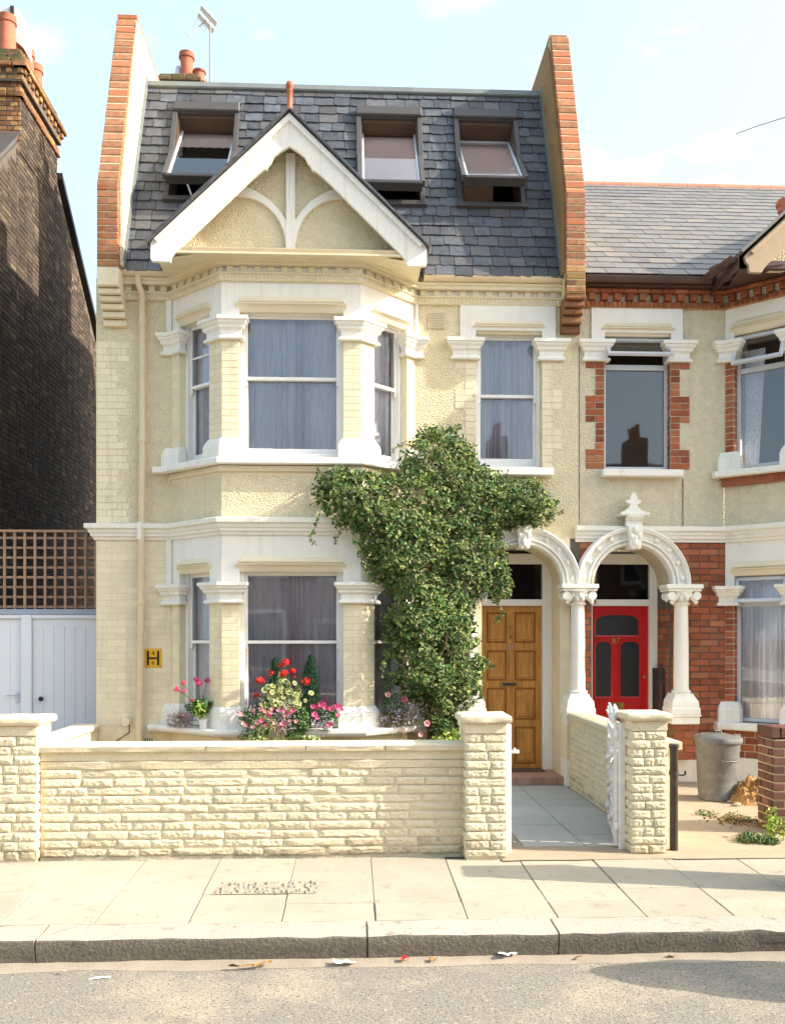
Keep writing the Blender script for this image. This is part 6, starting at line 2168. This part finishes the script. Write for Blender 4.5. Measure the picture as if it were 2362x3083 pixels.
# left: lobelia
lb_ = thing('lobelia', (-1.86, -.42, SZ), 'wispy lilac and brown trailing flowers beside the small white pot', 'flower plant')
build(sprays(blob(MB(), (-1.86, -.42, .79), .13, .09, .08, 60, .022, .4), (-1.86, -.42, .70), .15, .17, 480, .03), 'foliage', 'leaf_straw', lb_, fix=False, kind='stuff')
mb = MB()
for i in range(330):
    d = rnd_dir(); p = Vector((-1.88, -.43, .80)) + Vector((d.x * .17, d.y * .12, d.z * .12)) * RND.uniform(.6, 1.1)
    leaf_into(mb, p, rnd_dir() + Vector((0, -1, 0)), .014, .9)
build(mb, 'small_flowers', 'f_lilac', lb_, fix=False, kind='stuff')
flower(lb_, (-1.80, -.52, .835), .022, 'f_pale', n=14); flower(lb_, (-1.755, -.52, .83), .018, 'f_pale', n=14)


# two dwarf conifers
def conifer(x, h, r, label):
    t = thing('dwarf_conifer', (x, YC + .12, SZ), label, 'shrub', 'dwarf conifers on the bay sill')
    mb = MB()
    for i in range(1500):
        s = RND.random() ** .8
        rr = r * 1.15 * (1 - s) ** .62 * (.55 + .45 * min(1, s * 4 + .3)) * RND.uniform(.55, 1.25) * (1 + .18 * math.sin(9 * s + x * 40)) + .004
        a = RND.uniform(0, 2 * math.pi)
        p = Vector((x + rr * math.cos(a), YC + .12 + rr * .8 * math.sin(a), SZ + .05 + s * (h - .05)))
        leaf_into(mb, p, Vector((math.cos(a), math.sin(a), .1)) + rnd_dir() * .4, RND.uniform(.025, .045), .32, .1, up=(math.cos(a) * .35 + RND.uniform(-.15, .15), math.sin(a) * .35, 1))
    build(mb, 'foliage', 'leaf_conifer', t, fix=False, kind='stuff')
    build(MB().tube([(x, YC + .12, SZ), (x, YC + .12, SZ + h * .8)], [.012, .004], 6), 'stem', 'stem', t)


conifer(-.825, .76, .10, 'dark cone shaped dwarf conifer half hidden behind the red geranium')
conifer(-.445, .785, .115, 'tall dark cone shaped dwarf conifer right of the red geranium')
# red geranium with variegated leaves
rg = thing('geranium', (-.73, YC, SZ), 'red flowered geranium with cream edged leaves in the middle of the bay sill', 'flower plant')
tops = [(-.857, YC, 1.295), (-.965, YC - .02, 1.215), (-1.014, YC, 1.06), (-.753, YC, 1.373), (-.70, YC, 1.407), (-.72, YC - .05, 1.294), (-.632, YC, 1.317), (-.607, YC, 1.253), (-.483, YC - .04, 1.208)]
stalks(rg, (-.74, YC, .95), tops)
for t, r in zip(tops, (.034, .047, .033, .032, .042, .045, .036, .014, .046)): flower(rg, t, r, 'f_red', n=34)


def round_leaves(parent, spots, size):
    """round scalloped leaves with a pale rim: a green disc on a slightly larger cream disc"""
    a, g_ = MB(), MB()
    for (p, n) in spots:
        nn = Vector(n).normalized()
        e1 = nn.orthogonal().normalized(); e2 = nn.cross(e1)
        r = size * RND.uniform(.75, 1.2)
        for mb, k, off in ((a, 1.0, 0), (g_, .70, .002)):
            vs = [Vector(p) + nn * (off - .12 * r * k)]
            for i in range(10):
                t = 2 * math.pi * i / 10
                vs.append(Vector(p) + (e1 * math.cos(t) + e2 * math.sin(t)) * r * k * RND.uniform(.88, 1.05) + nn * off)
            mb.add(vs, [(0, 1 + i, 1 + (i + 1) % 10) for i in range(10)])
    build(a, 'leaf_rims', 'leaf_cream', parent, fix=False, kind='stuff')
    build(g_, 'leaf_centres', 'leaf_sage', parent, fix=False, kind='stuff')


M['leaf_cream'] = mat('cream_leaf_rim', (0.62, 0.58, 0.26), 0.6, 0.1, 20, 0, 10, 0.12, trans=0.2)
M['leaf_sage'] = mat('sage_leaf', (0.15, 0.22, 0.07), 0.6, 0.15, 20, 0, 10, 0.2, trans=0.2)
sp = []
for i in range(95):
    x = -.72 + RND.gauss(0, .115); z = 1.10 + RND.gauss(0, .075)
    sp.append(((x, YC - .03 + RND.uniform(-.06, .07), z), (RND.uniform(-.6, .7), -1, RND.uniform(0, 1.1))))
for i in range(26):
    sp.append(((-.66 + RND.uniform(-.1, .1), YC - .05 + RND.uniform(-.04, .05), .98 + RND.uniform(-.05, .05)), (RND.uniform(-.6, .7), -1, RND.uniform(0, 1.1))))
round_leaves(rg, sp, .029)
# variegated ivy spilling over the sill
iv = thing('ivy', (-.95, YC - .05, SZ), 'cream and green variegated ivy spilling over the left part of the bay sill', 'plant')
mb = MB()
for (c, r, n) in (((-.93, YC - .08, .90), (.06, .05, .12), 90), ((-.92, YC - .10, .76), (.13, .06, .12), 240), ((-1.0, YC - .12, .63), (.12, .05, .08), 180), ((-.80, YC - .13, .57), (.14, .05, .05), 140), ((-.82, YC - .08, .98), (.05, .04, .05), 40)):
    blob(mb, c, *r, n, .034, .75)
build(mb, 'foliage', 'leaf_var', iv, fix=False, kind='stuff')
iv2 = thing('ivy', (-.45, YC - .05, SZ), 'small trail of variegated ivy hanging at the lower right of the sill display', 'plant')
build(blob(MB(), (-.44, YC - .12, .585), .13, .05, .06, 190, .032, .75), 'foliage', 'leaf_var', iv2, fix=False, kind='stuff')
# dark green bushy plant
gb_ = thing('leafy_plant', (-.53, YC, SZ), 'bushy plain green plant hanging over the sill between ivy and pink petunias', 'plant')
build(blob(blob(MB(), (-.54, YC - .07, .80), .11, .07, .15, 300, .036, .75), (-.60, YC - .07, .62), .12, .06, .07, 120, .036, .75), 'foliage', 'leaf_mid', gb_, fix=False, kind='stuff')
# centre lobelia
lc = thing('lobelia', (-.74, YC - .05, SZ), 'wispy lilac flowers with straw coloured stems hanging in the middle of the sill display', 'flower plant')
mb = MB()
for i in range(520):
    t = RND.random()
    p = (-.735 + RND.gauss(0, .055 * (1.2 - t * .7)), YC - .12 + RND.uniform(-.04, .04), .95 - .36 * t + RND.uniform(-.03, .03))
    leaf_into(mb, p, rnd_dir(), RND.uniform(.02, .04), .2, 0, up=(RND.uniform(-.5, .5), -.2, -1))
build(mb, 'foliage', 'leaf_straw', lc, fix=False, kind='stuff')
mb = MB()
for i in range(170):
    leaf_into(mb, (-.70 + RND.gauss(0, .075), YC - .17, .83 + RND.gauss(0, .08)), rnd_dir() + Vector((0, -1.5, 0)), .014, .9)
for i in range(90):
    leaf_into(mb, (-1.06 + RND.gauss(0, .07), YC - .13, .85 + RND.gauss(0, .10)), rnd_dir() + Vector((0, -1.5, 0)), .014, .9)
for i in range(90):
    leaf_into(mb, (-.31 + RND.gauss(0, .07), YC - .13, .80 + RND.gauss(0, .06)), rnd_dir() + Vector((0, -1.5, 0)), .014, .9)
build(mb, 'small_flowers', 'f_lilac', lc, fix=False, kind='stuff')
# pale pink busy lizzies on the left, bright petunias on the right
bl = thing('busy_lizzie', (-1.06, YC, SZ), 'pale pink busy lizzie flowers above the variegated ivy', 'flower plant')
build(sprays(blob(MB(), (-1.07, YC - .05, .84), .11, .07, .10, 190, .032, .7), (-1.06, YC - .05, .74), .16, .22, 200, .03), 'foliage', 'leaf_mid', bl, fix=False, kind='stuff')
for p in ((-1.141, .875), (-1.193, .891), (-1.021, .912), (-.94, .927), (-.842, .895), (-.76, .914), (-.977, .792), (-.936, .807), (-.83, .93), (-.90, .905), (-.86, .87)):
    trumpet(bl, (p[0], YC - .17, p[1]), RND.uniform(.018, .027), 'f_pale' if RND.random() < .7 else 'f_pink')
build(blob(blob(blob(MB(), (-.98, YC - .02, .80), .20, .07, .14, 260, .032, .7), (-.72, YC - .02, .80), .20, .06, .13, 220, .032, .7), (-1.02, YC - .10, .66), .17, .05, .08, 150, .03, .7), 'lower_foliage', 'leaf_mid', bl, fix=False, kind='stuff')
for i in range(16):
    trumpet(bl, (-1.15 + .62 * RND.random(), YC - .19, .72 + .2 * RND.random()), RND.uniform(.014, .023), RND.choice(('f_pale', 'f_pink', 'f_pale')))
pt = thing('petunia', (-.26, YC, SZ), 'bright pink petunias in a pale pot at the right end of the front sill', 'flower plant')
build(sprays(blob(MB(), (-.27, YC - .03, .84), .14, .08, .10, 210, .032, .7), (-.28, YC - .05, .72), .14, .18, 160, .03), 'foliage', 'leaf_mid', pt, fix=False, kind='stuff')
for p in ((-.326, .97), (-.30, .965), (-.25, .925), (-.20, .94), (-.22, .92), (-.138, .934), (-.12, .92), (-.153, .857), (-.393, .865), (-.363, .835), (-.243, .759), (-.22, .765), (-.28, .93), (-.16, .955), (-.41, .95), (-.36, .94)):
    trumpet(pt, (p[0], YC - .11 + RND.uniform(-.02, .04), p[1]), RND.uniform(.022, .032), 'f_pink')
build(MB().lathe((-.262, YC - .02, SZ), [(.045, 0), (.06, .09), (.066, .09), (.066, .11), (.05, .11)], 18, cap=False), 'plant_pot', 'pot_white', None, smooth=40, label='pale plant pot under the bright pink petunias on the front sill', cat='plant pot')
# right sill
pr = thing('petunia', (.55, -.42, SZ), 'pale pink petunias with long stems on the sill in front of the creeper', 'flower plant')
tops = [(.584, -.62, 1.14), (.379, -.62, 1.056), (.553, -.62, 1.001), (.799, -.62, .747), (.727, -.66, .632), (.707, -.66, .564)]
stalks(pr, (.52, -.5, .75), tops[:4])
for t, r, m in zip(tops, (.037, .030, .030, .034, .028, .015), ('f_pale', 'f_pale', 'f_pink', 'f_pale', 'f_pale', 'f_pale')): trumpet(pr, t, r, m)
build(blob(blob(MB(), (.45, -.50, .92), .15, .08, .14, 170, .034, .7), (.40, -.50, 1.15), .08, .05, .2, 50, .034, .6), 'foliage', 'leaf_mid', pr, fix=False, kind='stuff')
lr = thing('lobelia', (.5, -.45, SZ), 'wispy straw coloured lobelia with tiny lilac flowers on the right bay sill', 'flower plant')
build(sprays(sprays(sprays(MB(), (.42, -.48, .70), .15, .20, 520, .034), (.60, -.42, .70), .14, .20, 300, .034), (.53, -.60, .56), .05, .14, 60, .034), 'foliage', 'leaf_straw', lr, fix=False, kind='stuff')
mb = MB()
for i in range(210):
    leaf_into(mb, (.50 + RND.gauss(0, .14), -.58 + RND.uniform(-.05, .05), .84 + RND.gauss(0, .09)), rnd_dir() + Vector((0, -1.5, 0)), .014, .9)
build(mb, 'small_flowers', 'f_lilac', lr, fix=False, kind='stuff')
lm = thing('low_shrub', (1.0, -1.0, 0), 'low lime green leafy plant behind the front wall beside the left gate pier', 'shrub')
mb = MB()
for (c, r, n) in (((.95, -1.05, .48), (.20, .15, .20), 420), ((1.10, -1.0, .55), (.14, .12, .18), 300), ((.80, -.95, .40), (.14, .1, .2), 160)):
    blob(mb, c, *r, n, .042, .8)
build(mb, 'foliage', 'leaf_lime', lm, fix=False, kind='stuff')
build(MB().tube([(1.0, -1, 0), (1.0, -1.0, .45)], .012, 6), 'stem', 'stem', lm)
trumpet(lm, (1.09, -1.15, .58), .034, 'leaf_lime')

# ================================================================== WEEDS, RUBBISH, LITTER
wd = thing('weed', (3.36, -3.05, 0), 'upright green weed growing at the foot of the dark brick wall', 'weed')
mb = MB()
for (x, y, h) in ((3.47, -3.0, .25), (3.42, -3.05, .17), (3.52, -3.05, .15), (3.45, -2.95, .20)):
    for i in range(40):
        s = RND.random()
        leaf_into(mb, (x + RND.gauss(0, .025), y + RND.gauss(0, .025), .03 + h * s), rnd_dir() + Vector((0, -.5, .6)), RND.uniform(.03, .055), .5)
    build(MB().tube([(x, y, 0), (x + .01, y, h)], .004, 5), 'stem', 'leaf_mid', wd)
build(mb, 'foliage', 'leaf_lime', wd, fix=False, kind='stuff')
wd2 = thing('weed', (3.25, -3.1, 0), 'low dark green sprawling weed on the edge of the forecourt', 'weed')
build(blob(blob(MB(), (3.24, -3.10, .04), .13, .10, .05, 150, .04, .5), (3.36, -3.15, .03), .10, .08, .04, 80, .04, .5), 'foliage', 'leaf', wd2, fix=False, kind='stuff')
wd3 = thing('weed', (3.45, -2.0, 0), 'straggly little weed patch between dustbin and dark wall', 'weed')
build(blob(blob(MB(), (3.30, -1.98, .02), .10, .10, .03, 70, .03, .5), (3.5, -2.2, .02), .16, .16, .03, 60, .03, .5), 'foliage', 'leaf_mid', wd3, fix=False, kind='stuff')
so = MB()
for i in range(240):
    p = (3.50 + RND.gauss(0, .12), -2.25 + RND.gauss(0, .14), .01)
    leaf_into(so, p, rnd_dir() + Vector((0, 0, 1)), RND.uniform(.02, .05), .6)
build(so, 'dead_leaf_litter', 'dead_leaf', None, fix=False, kind='stuff', label='scatter of brown dead leaves beside the dark brick wall', cat='leaf litter')
rub = thing('rubble_heap', (4.05, -1.35, 0), 'small heap of brown sacking and rubble beside the dustbin', 'rubble')
mb = MB()
n = 22
vs = []
for j in range(n + 1):
    for i in range(n + 1):
        a, b2 = i / n * 2 - 1, j / n * 2 - 1
        r = math.hypot(a, b2)
        z = max(0, (1 - r)) ** .6 * .27 * (.7 + 1.2 * abs(noise.noise(Vector((a * 3.5, b2 * 3.5, 1))))) + .10 * max(0, 1 - r) * noise.noise(Vector((a * 9, b2 * 9, 2)))
        vs.append((4.08 + a * .28 + .1 * b2, -1.3 + b2 * .25, max(-.01, z)))
mb.add(vs, [(j * (n + 1) + i, j * (n + 1) + i + 1, (j + 1) * (n + 1) + i + 1, (j + 1) * (n + 1) + i) for j in range(n) for i in range(n)])
build(mb, 'sacking', 'dead_leaf', rub, fix=False)
mb = MB()
for i in range(160):
    d = rnd_dir()
    leaf_into(mb, (4.06 + d.x * .26, -1.32 + d.y * .22, .02 + abs(d.z) * .20), rnd_dir(), RND.uniform(.03, .09), .6)
build(mb, 'dead_leaves', 'dead_leaf', rub, fix=False, kind='stuff')
for i in range(9):
    x, y = 3.86 + RND.uniform(-.1, .2), -1.5 + RND.uniform(-.1, .2)
    b = MB(); b.ball((x, y, .02), RND.uniform(.015, .035), 6, 4, (1.2, 1, .7))
    build(b, 'stone_chip', 'concrete', rub)
build(MB().add([(3.96, -1.45, .005), (4.02, -1.43, .005), (4.03, -1.40, .10), (3.97, -1.41, .12)], [(0, 1, 2, 3)]), 'paper_scrap', 'dead_leaf', rub, fix=False)


def scrap(x, y, z, w, d, m, label, cat='litter', name='paper_scrap', rot=0.0, h=.02):
    mb = MB()
    n = 5
    vs = []
    for j in range(n + 1):
        for i in range(n + 1):
            a, b2 = (i / n - .5) * w, (j / n - .5) * d
            k = h * (.5 + noise.noise(Vector((a * 30 + x, b2 * 40, x * 9))))
            e = 1 + .3 * noise.noise(Vector((a * 60, b2 * 60, y)))
            vs.append((x + a * e * math.cos(rot) - b2 * math.sin(rot), y + a * math.sin(rot) + b2 * e * math.cos(rot), z + max(.001, k)))
    mb.add(vs, [(j * (n + 1) + i, j * (n + 1) + i + 1, (j + 1) * (n + 1) + i + 1, (j + 1) * (n + 1) + i) for j in range(n) for i in range(n)])
    return build(mb, name, m, None, fix=False, label=label, cat=cat)


scrap(-.05, -5.19, -.182, .13, .045, 'litter', 'flat white paper scrap lying in the gutter left of centre')
scrap(.90, -5.125, -.178, .11, .05, 'litter', 'crumpled white paper scrap in the gutter right of centre', rot=.35, h=.035)
scrap(.30, -5.165, -.18, .045, .04, 'f_red', 'small crumpled red wrapper in the gutter', h=.03)
scrap(-.60, -5.22, -.184, .17, .022, 'dead_leaf', 'long brown twig of dead leaves in the gutter', 'dead leaf', 'dead_leaf', rot=.12, h=.025)
scrap(-.50, -5.20, -.182, .10, .03, 'dead_leaf', 'curled brown leaf beside the long twig in the gutter', 'dead leaf', 'dead_leaf', rot=.3, h=.03)
scrap(-1.60, -5.25, -.186, .03, .025, 'f_pale', 'tiny pale orange scrap in the gutter at the left', h=.02)
scrap(-1.38, -5.31, -.197, .11, .03, 'litter', 'torn white paper smear on the road at the left', rot=.2, h=.004)
scrap(.46, -5.17, -.181, .05, .03, 'dead_leaf', 'small brown leaf in the gutter between the red and white scraps', 'dead leaf', 'dead_leaf', h=.02)
scrap(1.85, -5.16, -.181, .06, .02, 'dead_leaf', 'small brown leaf in the shaded gutter at the right', 'dead leaf', 'dead_leaf', h=.02)
scrap(1.30, -5.17, -.181, .05, .02, 'dead_leaf', 'small brown leaf at the foot of the kerb joint', 'dead leaf', 'dead_leaf', h=.02)

# ================================================================== TELEVISION AERIALS
tv = thing('tv_aerial', (-2.225, 4.05, 8.5), 'television aerial on a tall thin mast beside the chimney', 'aerial')
build(MB().tube([(-2.235, 4.05, 8.5), (-2.225, 4.05, 11.40)], .014, 8), 'mast', 'aerial', tv)
p0, p1 = Vector((-2.24, 4.0, 11.30)), Vector((-2.50, 3.6, 10.95))
p0, p1 = Vector((-2.245, 4.0, 11.33)), Vector((-2.535, 3.85, 10.94))
build(MB().tube([p0, p1], .010, 8), 'boom', 'aerial', tv)
ax = (p1 - p0).normalized()
cross = Vector((.85, .35, -.40)); cross = (cross - ax * cross.dot(ax)).normalized()
for i in range(8):
    c = p0 + (p1 - p0) * (.22 + i * .11)
    build(MB().tube([c - cross * .115, c + cross * .115], .0035, 5), 'element', 'alu', tv)
rp = MB()
up = ax.cross(cross).normalized()
FR2 = Fr(p0 + ax * .03, cross, up)
rp.fbox(FR2, -.16, .16, .03, .14, -.004, .004); rp.fbox(FR2, -.16, .16, -.14, -.03, -.004, .004)
build(rp, 'reflector', 'pot_white', tv)
tv2 = thing('tv_aerial', (6.9, 4.0, 8.9), 'thin end of a second aerial rod poking in at the right edge of the sky', 'aerial')
build(MB().tube([(6.13, 4.0, 9.73), (6.50, 4.0, 9.87), (6.95, 4.0, 10.02)], .010, 6), 'boom', 'aerial', tv2)
build(MB().tube([(6.95, 4.0, 8.8), (6.95, 4.0, 10.3)], .016, 8), 'mast', 'aerial', tv2)

# ================================================================== OUT OF FRAME: STAND-IN SHADOW CASTERS, REFLECTED HOUSES
cab = thing('stand_in_cabinet', (3.42, -4.3, 0), 'green stand-in cabinet added beyond the right edge to cast the pavement shadow', 'cabinet')  # added unseen box, invented to throw the long pavement shadow
build(MB().box(3.05, 3.80, -4.44, -4.19, -.03, 1.38), 'case', 'cabinet', cab, bevel=.02)
build(MB().box(3.03, 3.82, -4.46, -4.17, 1.38, 1.43), 'cabinet_lid', 'cabinet', cab, bevel=.02)
for i in range(2):
    build(MB().box(3.07 + i * .36, 3.42 + i * .36, -4.455, -4.44, .06, 1.30), 'cabinet_door', 'cabinet', cab, bevel=.006)
mc = thing('stand_in_motorcycle', (4.2, -5.80, -.2), 'tarpaulin covered stand-in added beyond the right edge to cast the road shadow', 'motorcycle')  # added unseen shape, invented to throw the rounded shadow on the road
mb = MB()
n, m_ = 34, 16
vs = []
for i in range(n + 1):
    s = i / n
    x = 2.95 + 2.2 * s
    hgt = lerp_tab([(0, .55), (.12, 1.0), (.28, 1.42), (.42, 1.12), (.6, .95), (.85, .90), (1, .6)], s)
    wid = lerp_tab([(0, .12), (.15, .24), (.32, .34), (.6, .24), (1, .12)], s)
    for j in range(m_ + 1):
        t = math.pi * j / m_
        cz = abs(math.sin(t)) ** .55
        cx2 = math.cos(t)
        e = 1 + .07 * noise.noise(Vector((x * 3, j * .6, 2)))
        vs.append((x, -5.80 + wid * cx2 * e, -.2 + .10 + (hgt - .10) * cz * e))
mb.add(vs, [(i * (m_ + 1) + j, (i + 1) * (m_ + 1) + j, (i + 1) * (m_ + 1) + j + 1, i * (m_ + 1) + j + 1) for i in range(n) for j in range(m_)])
build(mb, 'tarpaulin', 'tarp', mc, smooth=50)
for x in (3.50, 4.90):
    wb = MB().lathe((x, -5.85, .12), [(.22, 0), (.31, 0), (.315, .05), (.31, .10), (.22, .10)], 24, (0, 1, 0), cap=False)
    build(wb, 'wheel', 'rubber', mc, smooth=40)

proto = thing('opposite_house', (-2.2, -20.0, 0), 'brick terraced house across the street behind the camera', 'house', 'terraced houses across the street')
Fo = Fr((0, -20.0, 0), (-1, 0, 0))       # faces +Y, towards the cream house
bx = -2.2
b = MB()
b.box(bx - 2.6, bx + 2.6, -27, -20, 0, 5.9)
b.box(bx - 2.1, bx + .6, -20, -19.3, 0, 5.6)
build(b, 'wall', 'opp_brick', proto)
b = MB()
b.poly(Fr((bx - 2.75, 0, 0), (0, 1, 0)), [(-27.3, 5.8), (-19.7, 5.8), (-23.5, 8.9)], -5.2, 0.15) if False else None
b.add([(bx - 2.6, -27.3, 5.8), (bx + 2.6, -27.3, 5.8), (bx + 2.6, -19.8, 5.8), (bx - 2.6, -19.8, 5.8), (bx - 2.6, -23.5, 8.2), (bx + 2.6, -23.5, 8.2)],
      [(0, 1, 2, 3), (3, 2, 5, 4), (1, 0, 4, 5), (0, 3, 4), (2, 1, 5)])
b.add([(bx - 2.2, -19.1, 5.6), (bx + .7, -19.1, 5.6), (bx - .75, -19.1, 7.1), (bx - 2.2, -22, 5.6), (bx + .7, -22, 5.6), (bx - .75, -22, 7.1)],
      [(0, 2, 1), (3, 4, 5), (0, 3, 5, 2), (1, 2, 5, 4), (0, 1, 4, 3)])
rf = build(b, 'roof', 'slate', proto)
build(MB().box(bx + 2.1, bx + 2.75, -24.2, -22.9, 6, 9.1), 'chimney', 'opp_brick', rf)
for i in range(3):
    build(MB().lathe((bx + 2.42, -23.95 + i * .4, 9.1), [(.13, 0), (.11, .45), (.13, .5)], 10), 'chimney_pot', 'terracotta', rf)
for (x0, x1, z0, z1) in ((bx - 1.5, bx + 0, 3.6, 5.1), (bx - 1.5, bx + 0, .7, 2.4), (bx + 1.2, bx + 2.0, 3.6, 5.1), (bx + 1.1, bx + 2.0, .1, 2.1)):
    y = -19.3 if x1 <= bx + .6 else -20
    f = build(MB().box(x0 - .12, x1 + .12, y - .02, y + .03, z0 - .12, z1 + .12), 'window', 'white', proto)
    build(MB().box(x0, x1, y + .03, y + .036, z0, z1), 'pane', 'opp_glass', f)
for i, off in enumerate((-10.4, -5.2, 5.2, 10.4, 15.6)):
    def cp_tree(o, par):
        c = o.copy()
        COL.objects.link(c)
        if par: c.parent = par
        for ch_ in list(o.children): cp_tree(ch_, c)
        return c
    c = cp_tree(proto, None)
    c.location.x = -2.2 + off
pv2 = MB(); pv2.box(-60, 60, -19.2, -13.0, -.25, -.06)
build(pv2, 'far_pavement', 'slab', kind='structure')
